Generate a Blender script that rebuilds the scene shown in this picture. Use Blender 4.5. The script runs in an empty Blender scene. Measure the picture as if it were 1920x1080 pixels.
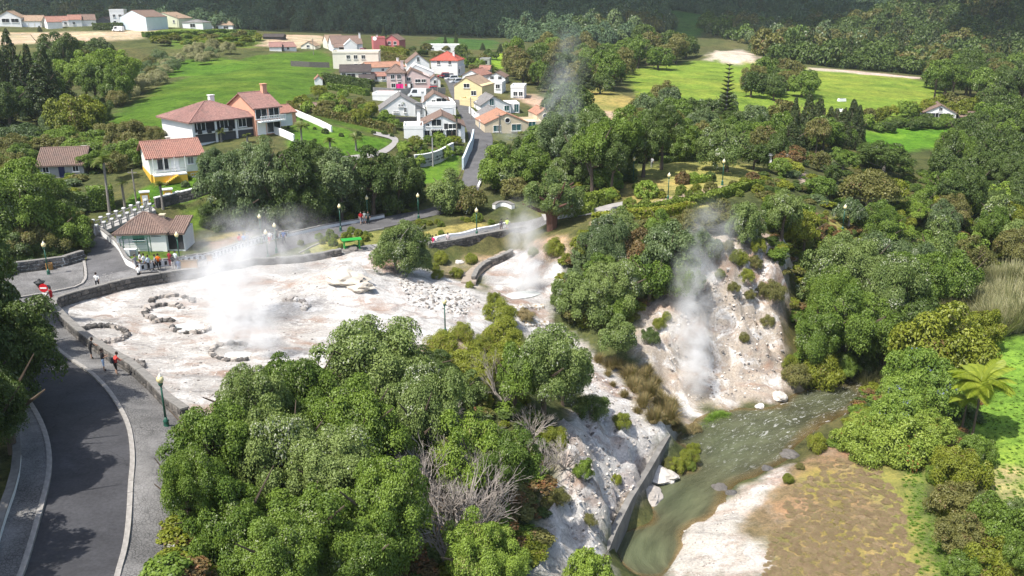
import bpy, bmesh, math, random
import numpy as np
from mathutils import Vector, Matrix

# ------------------------------------------------------------------ camera, sky, sun, exposure
SC = bpy.context.scene
COL = SC.collection
R = math.radians
CAM_Z, PITCH, FPX = 40.0, R(18.6), 1600.0          # focal length in pixels of a 1920 wide frame
cam_d = bpy.data.cameras.new('camera')
cam = bpy.data.objects.new('camera', cam_d); COL.objects.link(cam)
cam.location = (0, 0, CAM_Z); cam.rotation_euler = (R(90) - PITCH, 0, 0)
cam_d.sensor_width = 36.0; cam_d.lens = FPX * 36.0 / 1920.0
cam_d.clip_start = 1.0; cam_d.clip_end = 9000.0
SC.camera = cam

SUN = Vector((-0.62, -0.50, 1.35)).normalized()     # towards the sun
sun_el = math.asin(SUN.z); sun_az = math.atan2(SUN.x, SUN.y)
W = bpy.data.worlds.new('World'); SC.world = W; W.use_nodes = True
wn = W.node_tree.nodes; wl = W.node_tree.links
sky = wn.new('ShaderNodeTexSky'); sky.sky_type = 'NISHITA'; sky.sun_disc = False
sky.sun_elevation = sun_el; sky.sun_rotation = sun_az
sky.air_density = 1.0; sky.dust_density = 2.0; sky.ozone_density = 1.0
bg = wn['Background']; bg.inputs['Strength'].default_value = 0.15
wl.new(sky.outputs[0], bg.inputs[0])
sd = bpy.data.lights.new('sun', 'SUN'); sd.energy = 4.5; sd.angle = R(0.6); sd.color = (1.0, 0.955, 0.88)
so = bpy.data.objects.new('sun', sd); COL.objects.link(so)
so.rotation_euler = SUN.to_track_quat('Z', 'Y').to_euler()
SC.view_settings.view_transform = 'Standard'; SC.view_settings.look = 'None'
SC.view_settings.exposure = 0.64; SC.view_settings.gamma = 1.0
SC.view_settings.use_curve_mapping = False
cy = SC.cycles
cy.use_denoising = True
try: cy.denoiser = 'OPENIMAGEDENOISE'
except Exception: pass
cy.max_bounces = 9; cy.diffuse_bounces = 3; cy.glossy_bounces = 2; cy.transmission_bounces = 4
cy.transparent_max_bounces = 8; cy.volume_bounces = 5; cy.sample_clamp_indirect = 6.0
cy.volume_step_rate = 1.0; cy.volume_max_steps = 160

# ------------------------------------------------------------------ small helpers
rng = np.random.default_rng(7)
random.seed(7)
sp_, cp_ = math.sin(PITCH), math.cos(PITCH)
def ray(u, v):
    a = (u - 960.0) / FPX; b = -(v - 540.0) / FPX
    return np.array([a, cp_ + b * sp_, -sp_ + b * cp_])
def at_z(u, v, z):
    d = ray(u, v); t = (z - CAM_Z) / d[2]
    return np.array([d[0] * t, d[1] * t, z])
def proj(P):
    P = np.asarray(P, float); x, y, z = P[..., 0], P[..., 1], P[..., 2] - CAM_Z
    dep = y * cp_ - z * sp_; up = y * sp_ + z * cp_
    return 960 + FPX * x / dep, 540 - FPX * up / dep, dep

def hash2(ix, iy, seed):
    h = (ix * 374761393 + iy * 668265263 + seed * 974634777) & 0xFFFFFFFF
    h = ((h ^ (h >> 13)) * 1274126177) & 0xFFFFFFFF
    return ((h ^ (h >> 16)) & 0xFFFF) / 65535.0
def vnoise(x, y, seed=0):
    ix = np.floor(x).astype(np.int64); iy = np.floor(y).astype(np.int64)
    fx = x - ix; fy = y - iy
    fx = fx * fx * (3 - 2 * fx); fy = fy * fy * (3 - 2 * fy)
    a = hash2(ix, iy, seed); b = hash2(ix + 1, iy, seed); c = hash2(ix, iy + 1, seed); d = hash2(ix + 1, iy + 1, seed)
    return (a * (1 - fx) + b * fx) * (1 - fy) + (c * (1 - fx) + d * fx) * fy
def fbm(x, y, seed=0, octv=4):
    s = 0; a = 0.5; t = 0
    for k in range(octv):
        s = s + a * vnoise(x, y, seed + k * 17); t += a
        x = x * 2.03 + 11.3; y = y * 2.03 + 5.7; a *= 0.5
    return s / t                                       # 0..1

def mk_mesh(name, V, F, mats=(), midx=None, smooth=False):
    """fast mesh from arrays; F an (M,3) or (M,4) array or list of faces"""
    me = bpy.data.meshes.new(name)
    V = np.asarray(V, np.float32)
    if isinstance(F, np.ndarray):
        n = F.shape[1]; M = F.shape[0]
        me.vertices.add(len(V)); me.vertices.foreach_set('co', V.ravel())
        me.loops.add(M * n); me.loops.foreach_set('vertex_index', F.astype(np.int32).ravel())
        me.polygons.add(M); me.polygons.foreach_set('loop_start', np.arange(0, M * n, n, dtype=np.int32))
        try: me.polygons.foreach_set('loop_total', np.full(M, n, np.int32))
        except Exception: pass
        me.update(calc_edges=True)
    else:
        me.from_pydata([tuple(v) for v in V], [], F); me.update()
    for m in mats: me.materials.append(m)
    if midx is not None: me.polygons.foreach_set('material_index', np.asarray(midx, np.int32))
    if smooth: me.polygons.foreach_set('use_smooth', np.ones(len(me.polygons), bool))
    return me
def link(name, me, parent=None, loc=None):
    o = bpy.data.objects.new(name, me); COL.objects.link(o)
    if parent is not None: o.parent = parent
    if loc is not None: o.location = loc
    return o
def empty(name, loc=(0, 0, 0), rz=0.0, parent=None):
    o = bpy.data.objects.new(name, None); COL.objects.link(o)
    o.empty_display_size = 0.3
    o.location = loc; o.rotation_euler = (0, 0, rz)
    if parent is not None: o.parent = parent
    return o
def tag(o, label=None, cat=None, group=None, kind=None):
    if label: o['label'] = label
    if cat: o['category'] = cat
    if group: o['group'] = group
    if kind: o['kind'] = kind
    return o
ORD = ['first', 'second', 'third', 'fourth', 'fifth', 'sixth', 'seventh', 'eighth', 'ninth', 'tenth', 'eleventh', 'twelfth',
       'thirteenth', 'fourteenth', 'fifteenth', 'sixteenth', 'seventeenth', 'eighteenth', 'nineteenth', 'twentieth']
def ordn(i):
    if i < 20: return ORD[i]
    n = i + 1
    suf = 'th' if n % 100 in (11, 12, 13) else {1: 'st', 2: 'nd', 3: 'rd'}.get(n % 10, 'th')
    return f'{n}{suf}'

class MB:
    """collects boxes, tubes and faces into one mesh"""
    def __init__(s): s.v = []; s.f = []; s.m = []
    def face(s, pts, m=0):
        i = len(s.v); s.v += [tuple(p) for p in pts]; s.f.append(tuple(range(i, i + len(pts)))); s.m.append(m)
    def box(s, c, d, rz=0.0, m=0, taper=1.0):
        cx, cy_, cz = c; a, b, h = d[0] / 2, d[1] / 2, d[2] / 2
        i = len(s.v); cr, sr = math.cos(rz), math.sin(rz)
        for dz, k in ((-h, 1.0), (h, taper)):
            for x, y in ((-a, -b), (a, -b), (a, b), (-a, b)):
                x *= k; y *= k
                s.v.append((cx + x * cr - y * sr, cy_ + x * sr + y * cr, cz + dz))
        for f in ((0, 3, 2, 1), (4, 5, 6, 7), (0, 1, 5, 4), (1, 2, 6, 5), (2, 3, 7, 6), (3, 0, 4, 7)):
            s.f.append(tuple(i + k for k in f)); s.m.append(m)
    def tube(s, pts, rad, n=6, m=0, caps=True):
        pts = [Vector(p) for p in pts]
        if not hasattr(rad, '__len__'): rad = [rad] * len(pts)
        i0 = len(s.v)
        for k, p in enumerate(pts):
            t = (pts[min(k + 1, len(pts) - 1)] - pts[max(k - 1, 0)])
            if t.length < 1e-9: t = Vector((0, 0, 1))
            t.normalize()
            ax = Vector((1, 0, 0)) if abs(t.x) < 0.9 else Vector((0, 1, 0))
            a = t.cross(ax).normalized(); b = t.cross(a)
            for q in range(n):
                an = 2 * math.pi * q / n
                s.v.append(tuple(p + (a * math.cos(an) + b * math.sin(an)) * rad[k]))
        for k in range(len(pts) - 1):
            for q in range(n):
                q2 = (q + 1) % n
                s.f.append((i0 + k * n + q, i0 + (k + 1) * n + q, i0 + (k + 1) * n + q2, i0 + k * n + q2)); s.m.append(m)
        if caps:
            s.f.append(tuple(i0 + q for q in range(n))); s.m.append(m)
            s.f.append(tuple(i0 + (len(pts) - 1) * n + q for q in reversed(range(n)))); s.m.append(m)
    def lathe(s, prof, n=10, c=(0, 0, 0), m=0):
        i0 = len(s.v)
        for r, z in prof:
            for q in range(n):
                an = 2 * math.pi * q / n
                s.v.append((c[0] + r * math.cos(an), c[1] + r * math.sin(an), c[2] + z))
        for k in range(len(prof) - 1):
            for q in range(n):
                q2 = (q + 1) % n
                s.f.append((i0 + k * n + q, i0 + k * n + q2, i0 + (k + 1) * n + q2, i0 + (k + 1) * n + q)); s.m.append(m)
        s.f.append(tuple(i0 + q for q in reversed(range(n)))); s.m.append(m)
        s.f.append(tuple(i0 + (len(prof) - 1) * n + q for q in range(n))); s.m.append(m)
    def mesh(s, name, mats, smooth=False):
        me = bpy.data.meshes.new(name); me.from_pydata(s.v, [], s.f); me.update()
        for m in (mats if isinstance(mats, (list, tuple)) else [mats]): me.materials.append(m)
        if any(s.m): me.polygons.foreach_set('material_index', s.m)
        if smooth: me.polygons.foreach_set('use_smooth', np.ones(len(me.polygons), bool))
        return me
    def build(s, name, mats, parent=None, loc=None, smooth=False):
        return link(name, s.mesh(name, mats, smooth), parent, loc)

# ------------------------------------------------------------------ materials
def mat(name):
    m = bpy.data.materials.new(name); m.use_nodes = True
    nt = m.node_tree; return m, nt, nt.nodes['Principled BSDF'], nt.nodes['Material Output']
def nnode(nt, t, **kw):
    n = nt.nodes.new(t)
    for k, v in kw.items(): setattr(n, k, v)
    return n
def ramp(nt, fac, stops, interp='LINEAR'):
    r = nt.nodes.new('ShaderNodeValToRGB'); r.color_ramp.interpolation = interp
    e = r.color_ramp.elements
    while len(e) < len(stops): e.new(0.5)
    for k, (p, c) in enumerate(stops):
        e[k].position = p; e[k].color = (c[0], c[1], c[2], 1) if hasattr(c, '__len__') else (c, c, c, 1)
    nt.links.new(fac, r.inputs[0]); return r.outputs[0]
def mix(nt, a, b, fac, mode='MIX'):
    n = nt.nodes.new('ShaderNodeMix'); n.data_type = 'RGBA'; n.blend_type = mode
    for val, idx in ((fac, 0), (a, 6), (b, 7)):
        if hasattr(val, 'node'): nt.links.new(val, n.inputs[idx])
        elif idx == 0: n.inputs[0].default_value = val
        else: n.inputs[idx].default_value = (val[0], val[1], val[2], 1) if hasattr(val, '__len__') else (val, val, val, 1)
    return n.outputs[2]
def noise(nt, scale, detail=4, rough=0.55, coord='Object', vec=None, dist=0.0):
    n = nt.nodes.new('ShaderNodeTexNoise'); n.inputs['Scale'].default_value = scale
    n.inputs['Detail'].default_value = detail; n.inputs['Roughness'].default_value = rough; n.inputs['Distortion'].default_value = dist
    if vec is None:
        tc = nt.nodes.get('TC') or nt.nodes.new('ShaderNodeTexCoord'); tc.name = 'TC'
        vec = tc.outputs[coord]
    nt.links.new(vec, n.inputs['Vector']); return n.outputs['Fac']
def mathn(nt, op, a, b=0.0, clamp=False):
    n = nt.nodes.new('ShaderNodeMath'); n.operation = op; n.use_clamp = clamp
    for k, x in enumerate((a, b)):
        if hasattr(x, 'node'): nt.links.new(x, n.inputs[k])
        else: n.inputs[k].default_value = x
    return n.outputs[0]
def bump(nt, b, h, strength=0.3, dist=0.05):
    n = nt.nodes.new('ShaderNodeBump'); n.inputs['Strength'].default_value = strength; n.inputs['Distance'].default_value = dist
    nt.links.new(h, n.inputs['Height']); nt.links.new(n.outputs[0], b.inputs['Normal'])
def plain(name, c, rough=0.7, var=0.18, scale=3.0, metal=0.0, bmp=0.0, spec=0.3, coord='Object', stain=0.0):
    m, nt, b, o = mat(name)
    f = noise(nt, scale, 5, 0.6, coord)
    col = ramp(nt, f, [(0.25, [x * (1 - var) for x in c]), (0.75, [min(1, x * (1 + var)) for x in c])])
    if stain:
        f2 = noise(nt, scale * 0.35, 3, 0.7, coord)
        col = mix(nt, col, [x * 0.45 for x in c], mathn(nt, 'MULTIPLY', ramp(nt, f2, [(0.5, 0), (0.75, 1)]), stain))
    nt.links.new(col, b.inputs['Base Color'])
    b.inputs['Roughness'].default_value = rough; b.inputs['Metallic'].default_value = metal
    b.inputs['Specular IOR Level'].default_value = spec
    if bmp: bump(nt, b, noise(nt, scale * 4, 4, 0.6, coord), bmp, 0.03)
    return m
# ------------------------------------------------------------------ terrain heights: (u, v, z) seen points and (X, Y, z) plan points
PX = [
 # near road plateau
 (20,1075,15),(120,1078,15),(250,1075,15),(320,1075,15),(20,900,15),(160,900,14.9),(290,900,14.9),(240,800,14.6),(320,800,14.4),
 (140,690,13.8),(215,700,13.9),(60,700,14),(20,620,13.4),(100,600,13.0),
 # plaza
 (60,545,12.7),(150,520,12.6),(230,520,12.5),(300,505,12.3),(200,460,12.5),(380,495,12.0),(20,500,13.0),(340,480,12.2),
 # esplanade street
 (450,478,11.6),(519,474,11.4),(540,450,11.4),(640,430,11.2),(720,412,11.3),(800,398,11.6),(600,465,11.2),(690,450,11.2),
 (820,452,11.1),(890,440,11.2),(950,428,11.3),(1010,415,11.8),(850,425,11.5),(760,435,11.3),
 # foot of the promenade wall
 (803,487,9.6),(825,484,9.6),(850,481,9.5),(880,477,9.4),(915,470,9.4),(945,464,9.4),(965,460,9.5),(810,461,11.1),(850,454,11.1),(915,441,11.2),(960,431,11.3),(975,450,9.9),
 # caldera pan
 (345,770,12.9),(300,700,12.6),(220,640,12.0),(160,590,11.6),(200,560,11.5),(300,545,11.2),(380,530,10.9),(300,600,11.5),(400,660,11.9),
 (480,680,11.9),(480,560,11.0),(560,600,11.0),(560,520,10.6),(620,580,10.8),(700,590,10.8),(800,590,10.2),(850,575,9.7),(790,540,10.3),
 (600,500,10.6),(640,505,12.3),(700,485,11.4),(660,535,11.8),(740,520,10.9),(700,540,10.9),
 # bowl left of the stairs, pool and falls
 (870,490,9.2),(830,490,9.3),(900,515,8.8),(940,480,9.3),(900,555,9.0),(880,590,9.3),(985,545,8.2),(960,575,8.2),(1000,575,8.0),(1000,608,5.9),(960,610,7.4),
 (1000,480,9.9),(1040,465,11.3),(1060,440,12.2),(1035,425,12.2),(1020,520,8.6),
 # slope down to the river, near side
 (1080,640,5.2),(1130,700,4.4),(1200,760,3.4),(1240,800,2.9),(1190,880,2.9),(1130,980,2.9),(1060,870,6.6),(1100,960,4.3),(1000,760,8.6),
 (900,690,9.4),(860,650,9.9),(780,660,10.6),(900,800,9.2),(760,800,11.0),(600,760,12.0),(480,800,12.8),(400,860,13.2),(900,950,8.0),(700,950,10.6),
 (500,1000,11.6),(430,1075,11.6),(600,1078,10.8),(800,1078,9.0),(950,1078,6.3),(1060,1078,3.2),(1040,700,6.9),
 # river bed
 (1180,1075,-1.1),(1230,960,-1.0),(1330,870,-0.9),(1440,800,-0.8),(1540,745,-0.7),(1620,705,-0.6),(1270,1050,-0.25),(1330,940,-0.3),(1460,860,-0.3),
 (1290,840,-0.25),(1380,770,-0.15),(1490,735,-0.05),(1150,1040,-1.0),(1262,830,-0.2),(1210,910,-0.6),
 # right bank flat
 (1310,1000,0.5),(1290,1060,0.4),(1420,920,0.6),(1490,880,0.7),(1540,830,0.7),(1400,1060,1.2),(1600,900,1.5),(1600,1060,1.6),(1700,950,1.8),
 (1740,1060,2.2),(1830,1000,2.8),(1900,900,3.2),(1900,750,3.4),(1860,660,3.4),(1780,820,2.4),(1640,800,1.2),(1720,720,1.6),(1900,600,3.8),(1760,620,2.4),
 # far bank: hot cliff
 (1290,745,0.7),(1340,745,0.8),(1420,740,0.7),(1480,715,0.8),(1270,680,3.0),(1350,690,2.2),(1430,680,2.4),(1260,600,6.6),(1330,600,6.4),(1400,590,6.6),
 (1250,520,10.0),(1330,520,10.2),(1400,510,10.6),(1330,455,13.2),(1400,440,13.4),(1280,450,13.4),(1210,450,13.6),(1150,450,13.2),(1200,640,5.6),
 (1160,560,8.6),(1100,540,9.0),(1110,600,6.6),(1460,540,8.6),(1460,470,12.0),(1500,640,2.6),(1500,560,6.0),(1530,500,9.3),
 (1540,690,0.9),(1600,660,1.2),(1640,600,2.5),(1620,520,6.0),(1700,500,5.2),
 # park terrace
 (1252,376,15),(1354,347,15.2),(1187,342,15.1),(1120,400,13.8),(1120,430,13.6),(1200,410,14.4),(1300,395,14.6),(1400,390,14.4),(1450,425,13.0),(1250,310,15.7),
 (1579,434,10.5),(1540,410,11.8),(1500,330,13.6),(1500,375,13.2),(1650,420,8.6),(1740,440,5.6),(1600,350,10.5),(1700,350,7.6),(1100,330,15.2),(1000,345,13.8),
 # stream valley beyond the far bank
 (1700,600,0.6),(1760,530,1.6),(1830,470,3.2),(1880,440,5.0),
 # behind the esplanade: gardens and houses
 (480,420,11.6),(600,405,11.4),(700,395,11.4),(400,400,13.0),(350,415,12.6),(290,390,14.2),(220,410,12.8),(160,430,12.8),(400,370,15.0),
 (325,335,15.6),(360,340,15.4),(260,350,15.2),(180,370,14.4),(100,335,15.0),(30,420,14.4),(30,330,15.5),
 (400,262,18.4),(500,245,18.8),(560,262,18.0),(540,295,16.6),(640,275,17.0),(700,270,16.6),(450,300,16.8),(640,330,14.4),(760,320,13.8),(840,310,13.6),
 (760,290,15.2),(830,285,15.0),(700,240,17.6),(640,220,18.4),
 # uphill road and village
 (888,352,12.7),(895,310,13.8),(905,285,14.3),(905,260,14.9),(890,230,15.6),(868,200,16.3),(855,175,16.9),(850,155,17.4),
 (820,265,15.2),(780,215,16.6),(840,215,16.4),(960,245,14.9),(1010,240,14.6),(930,205,15.6),(890,185,16.5),(940,170,16.5),
 (765,170,17.6),(690,175,18.4),(700,145,19.0),(660,128,20.0),(830,135,18.4),(760,125,19.4),(640,150,19.4),(600,180,19.3),(560,215,19.2),
 (650,97,22.2),(560,95,22.6),(725,90,22.4),(800,95,20.4),(870,110,18.6),(950,120,16.5),(930,150,16.6),(1000,170,15.6),
 (350,170,20.4),(500,150,21.0),(250,220,18.4),(520,110,22.0),(420,120,21.6),(300,110,22.0),(230,180,19.0),(150,260,17.0),(60,260,16.0),(150,200,17.8),
 (50,190,17.4),(10,150,18.6),(160,130,20.4),(400,95,24.0),(300,85,25.2),(450,85,24.0),
 (30,72,26.4),(120,68,26.6),(220,64,27.0),(60,52,29.0),(180,50,29.4),(270,50,29.4),(380,55,28.4),(480,60,26.5),
 # fields to the right
 (1150,200,14.2),(1120,260,14.8),(1200,150,14.2),(1290,150,13.6),(1300,112,14.6),(1450,180,12.2),(1400,230,12.4),(1550,180,11.0),(1530,130,12.6),(1650,190,9.6),(1700,152,10.6),
 (1600,220,10.2),(1760,225,7.6),(1680,255,7.4),(1780,260,7.2),(1560,280,11.4),(1450,290,13.2),(1250,250,15.0),(1350,100,17.5),(1390,98,17.0),(1080,130,16.0),(1040,95,16.5),
 (1730,185,9.2),(1820,230,8.0),
]
XYZ = [
 # beyond the ridge: valley floor and mountain foot
 (-700,560,34),(-450,560,30),(-200,560,24),(-60,560,20),(80,560,15),(200,560,10),
 (-60,640,16),(60,640,14),(160,660,13),
 (-900,700,60),(-500,700,44),(-250,700,30),(-60,720,22),(100,720,20),(220,700,20),
 (-900,1000,260),(-450,1000,230),(-150,1000,190),(100,1000,170),(350,1000,190),(700,1000,260),
 (-900,1500,560),(-200,1500,520),(400,1500,540),(900,1500,600),
 (230,520,10),(300,520,22),(380,540,48),(480,600,100),(700,700,230),(280,600,24),
 (260,440,7),(330,440,24),(430,430,70),(600,440,150),(200,440,8.5),(250,370,6.5),(300,330,10),(380,330,40),(520,300,110),
 (170,250,7),(200,250,14),(260,240,40),(360,220,85),(112,205,6.5),(120,180,7.0),(140,190,15),(180,180,36),(115,150,8),(135,140,18),(170,120,34),(110,125,6.5),
 (104,100,6),(130,80,12),(170,60,22),
 # left and near, outside the frame
 (-70,60,16.5),(-50,40,16.2),(-40,20,16),(-25,15,15.6),(0,15,11),(20,15,6),(45,30,1.5),(35,15,-0.6),(70,40,4),(90,60,5.5),(20,-60,4),(-60,-60,18),(80,-60,8),
 (-110,110,19),(-120,180,20),(-200,260,26),(-160,340,29),(-300,400,36),(-100,60,20),(-800,300,70),(-600,100,60),(-400,-60,40),(500,-60,90),(500,100,100),
]
ctrl = np.array([at_z(u, v, z) for u, v, z in PX] + [np.array(p, float) for p in XYZ])
_c = ctrl[:, :2]; _n = len(ctrl)
_K = np.sqrt(((_c[:, None] - _c[None]) ** 2).sum(-1) + 0.25)
_A = np.zeros((_n + 3, _n + 3)); _A[:_n, :_n] = _K - np.eye(_n) * 0.25
_A[:_n, _n] = 1; _A[:_n, _n + 1:] = _c / 100; _A[_n, :_n] = 1; _A[_n + 1:, :_n] = (_c / 100).T
_w = np.linalg.solve(_A, np.concatenate([ctrl[:, 2], np.zeros(3)]))
def base_h(x, y):
    x = np.asarray(x, float).ravel(); y = np.asarray(y, float).ravel(); out = np.empty(len(x))
    for i in range(0, len(x), 8000):
        q = np.stack([x[i:i + 8000], y[i:i + 8000]], 1)
        d = np.sqrt(((q[:, None] - _c[None]) ** 2).sum(-1) + 0.25)
        out[i:i + 8000] = d @ _w[:_n] + _w[_n] + q @ _w[_n + 1:] / 100
    return out
def axis(lo, a, b, hi, step, grow):
    m = list(np.arange(a, b + 1e-6, step)); s = step; x = b
    while x < hi: s *= grow; x += s; m.append(x)
    s = step; x = a; left = []
    while x > lo: s *= grow; x -= s; left.append(x)
    return np.array(left[::-1] + m)
GX = axis(-1100, -72, 84, 1100, 0.6, 1.045)
GY = axis(-120, 36, 150, 1700, 0.6, 1.022)
_xx, _yy = np.meshgrid(GX, GY)
GZ = base_h(_xx, _yy).reshape(_xx.shape)

def bil(Z, x, y):
    x = np.asarray(x, float); y = np.asarray(y, float)
    i = np.clip(np.searchsorted(GX, x) - 1, 0, len(GX) - 2); j = np.clip(np.searchsorted(GY, y) - 1, 0, len(GY) - 2)
    fx = (x - GX[i]) / (GX[i + 1] - GX[i]); fy = (y - GY[j]) / (GY[j + 1] - GY[j])
    return (Z[j, i] * (1 - fx) + Z[j, i + 1] * fx) * (1 - fy) + (Z[j + 1, i] * (1 - fx) + Z[j + 1, i + 1] * fx) * fy
def gz(x, y): return bil(GZ, x, y)
def G(u, v, tmin=25.0, tmax=1500.0):
    """first point of the terrain along a line of sight"""
    d = ray(u, v); t = tmin * (tmax / tmin) ** np.linspace(0, 1, 900)
    z = CAM_Z + d[2] * t - gz(d[0] * t, d[1] * t)
    k = np.argmax(z < 0)
    if z[k] >= 0: k = len(t) - 1
    a, b = t[max(k - 1, 0)], t[k]
    for _ in range(18):
        m = 0.5 * (a + b)
        if CAM_Z + d[2] * m - gz(d[0] * m, d[1] * m) < 0: b = m
        else: a = m
    return Vector((d[0] * b, d[1] * b, float(gz(d[0] * b, d[1] * b))))
def GL(pts): return [G(u, v) for u, v in pts]
def dens(P, step):
    """resample a polyline at about `step` metres"""
    P = [Vector(p) for p in P]; out = [P[0]]
    for a, b in zip(P[:-1], P[1:]):
        n = max(1, int(round((b - a).length / step)))
        for k in range(1, n + 1): out.append(a.lerp(b, k / n))
    return out
def smoothline(P, it=2):
    P = [Vector(p) for p in P]
    for _ in range(it):
        Q = [P[0]]
        for a, b in zip(P[:-1], P[1:]): Q += [a.lerp(b, 0.25), a.lerp(b, 0.75)]
        Q.append(P[-1]); P = Q
    return P
def resample(P, n):
    P = [Vector(p) for p in P]; L = [0.0]
    for a, b in zip(P[:-1], P[1:]): L.append(L[-1] + (b - a).length)
    out = []; j = 0
    for k in range(n):
        s = L[-1] * k / (n - 1)
        while j < len(L) - 2 and L[j + 1] < s: j += 1
        d = L[j + 1] - L[j]
        out.append(P[j].lerp(P[j + 1], 0 if d < 1e-9 else (s - L[j]) / d))
    return out
def length(P): return sum((Vector(b) - Vector(a)).length for a, b in zip(P[:-1], P[1:]))
def sdist(poly, x, y):
    """signed distance to a plan polygon, positive inside (arrays)"""
    P = np.array([(p[0], p[1]) for p in poly]); n = len(P)
    ins = np.zeros(x.shape, bool); dm = np.full(x.shape, 1e9)
    for k in range(n):
        ax, ay = P[k]; bx, by = P[(k + 1) % n]
        cond = ((ay > y) != (by > y))
        with np.errstate(divide='ignore', invalid='ignore'):
            xi = (bx - ax) * (y - ay) / (by - ay if by != ay else 1e-9) + ax
        ins ^= cond & (x < xi)
        dx, dy = bx - ax, by - ay; L = dx * dx + dy * dy + 1e-12
        t = np.clip(((x - ax) * dx + (y - ay) * dy) / L, 0, 1)
        dm = np.minimum(dm, np.hypot(x - ax - t * dx, y - ay - t * dy))
    return np.where(ins, dm, -dm)
def ldist(line, x, y):
    P = np.array([(p[0], p[1]) for p in line]); dm = np.full(x.shape, 1e9)
    for k in range(len(P) - 1):
        ax, ay = P[k]; bx, by = P[k + 1]; dx, dy = bx - ax, by - ay; L = dx * dx + dy * dy + 1e-12
        t = np.clip(((x - ax) * dx + (y - ay) * dy) / L, 0, 1)
        dm = np.minimum(dm, np.hypot(x - ax - t * dx, y - ay - t * dy))
    return dm
# ------------------------------------------------------------------ ground colours by zone (plan polygons), relief, one sheet
UNDER = (0.075, 0.088, 0.030)
ZN = []     # (polygon px, colour, soft edge m, mineral, grassy, wobble m)
def zone(pts, col, soft=0.8, mineral=0.0, grassy=0.0, wob=1.0): ZN.append((GL(pts), col, soft, mineral, grassy, wob))
MEADOW = (0.068, 0.135, 0.014); FIELD = (0.150, 0.230, 0.030); LAWN = (0.250, 0.250, 0.075); DRY = (0.25, 0.205, 0.10); PAN = (0.50, 0.47, 0.435)
SHADEF = (0.045, 0.105, 0.020)  # field green darkened to put in the shade at the mountain foot
zone([(60,300),(130,275),(230,205),(330,150),(430,132),(470,105),(600,94),(630,112),(610,150),(575,190),(530,240),(430,250),(310,262),(200,290)], MEADOW, 1.5, 0, 1, 2)
zone([(240,120),(420,108),(470,118),(420,140),(260,150)], (0.07,0.15,0.015), 1.5, 0, 1, 2)
zone([(-60,86),(-60,58),(120,60),(300,55),(310,64),(245,74),(120,80),(0,84)], (0.42,0.345,0.22), 2.5, 0.25, 0, 2)
zone([(490,86),(500,66),(600,66),(620,80),(560,92)], (0.42,0.345,0.22), 2, 0.25, 0, 2)
zone([(280,58),(420,56),(490,70),(480,90),(330,92)], (0.10,0.17,0.025), 3, 0, 1, 3)
zone([(1165,132),(1300,114),(1450,116),(1520,128),(1720,148),(1800,186),(1740,206),(1640,240),(1560,232),(1430,214),(1350,200),(1200,186)], FIELD, 2, 0, 1, 2)
zone([(1600,246),(1700,238),(1830,236),(1810,268),(1700,284),(1610,282)], (0.085,0.20,0.015), 2, 0, 1, 1)
zone([(1095,158),(1150,172),(1195,190),(1195,225),(1130,212),(1105,205)], (0.25,0.24,0.07), 1.5, 0, 1, 1)
zone([(1130,208),(1185,212),(1185,228),(1135,226)], (0.38,0.29,0.20), 1, 0.2, 0, 1)
zone([(870,112),(960,96),(1000,108),(960,130),(890,128)], (0.16,0.27,0.025), 2, 0, 1, 2)
zone([(960,180),(1000,176),(1080,205),(1060,222),(1000,200)], (0.36,0.28,0.19), 1.5, 0.1, 0, 1)
zone([(1330,112),(1340,96),(1395,94),(1420,108),(1380,122)], (0.52,0.46,0.38), 3, 0.2, 0, 3)
zone([(1515,130),(1520,126),(1730,145),(1725,149)], (0.46,0.40,0.32), 1.5, 0.1, 0, 1)
zone([(1165,325),(1300,298),(1430,312),(1430,345),(1340,385),(1230,400),(1165,372)], LAWN, 0.8, 0, 1, 0.6)
zone([(1545,402),(1620,398),(1670,425),(1640,448),(1560,456)], LAWN, 0.8, 0, 1, 0.6)
zone([(1440,282),(1580,276),(1580,300),(1440,306)], (0.10,0.15,0.06), 0.8, 0, 1, 0.6)
zone([(560,474),(600,455),(650,440),(720,432),(735,448),(690,470),(610,484)], LAWN, 0.3, 0, 1, 0.2)
zone([(780,440),(830,425),(905,413),(915,424),(800,450)], LAWN, 0.3, 0, 1, 0.2)
zone([(235,478),(250,465),(340,470),(335,485),(290,492),(240,496)], (0.085,0.15,0.02), 0.3, 0, 1, 0.2)
zone([(385,452),(470,434),(480,438),(400,470)], (0.30,0.19,0.12), 0.5, 0.2, 0, 0.3)
zone([(385,446),(470,430),(475,436),(390,455)], (0.25,0.22,0.06), 0.4, 0, 1, 0.3)
zone([(225,390),(300,336),(405,332),(415,365),(300,388)], (0.070,0.160,0.012), 0.6, 0, 1, 0.4)
zone([(345,395),(430,375),(445,405),(420,425),(350,432)], (0.085,0.150,0.02), 0.8, 0, 1, 0.6)
zone([(545,215),(600,230),(690,255),(745,262),(700,292),(620,300),(540,285)], (0.070,0.160,0.014), 1.2, 0, 1, 1)
zone([(780,320),(830,290),(860,290),(862,330),(820,345),(770,345)], (0.065,0.150,0.014), 0.8, 0, 1, 0.6)
zone([(780,298),(800,280),(850,285),(840,300)], (0.075,0.175,0.014), 0.8, 0, 1, 0.6)
zone([(560,190),(620,185),(700,215),(745,250),(690,250),(600,225)], (0.065,0.12,0.015), 1.2, 0, 1, 1)
zone([(1830,640),(1930,630),(2150,600),(2400,760),(2500,1080),(1980,1085),(1900,1000),(1840,900),(1800,830),(1845,720)], (0.150,0.270,0.035), 1.0, 0, 1, 1.2)
zone([(1840,905),(1870,870),(1925,885),(1925,945),(1870,950)], (0.30,0.30,0.12), 1.0, 0, 1, 1.0)
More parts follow.
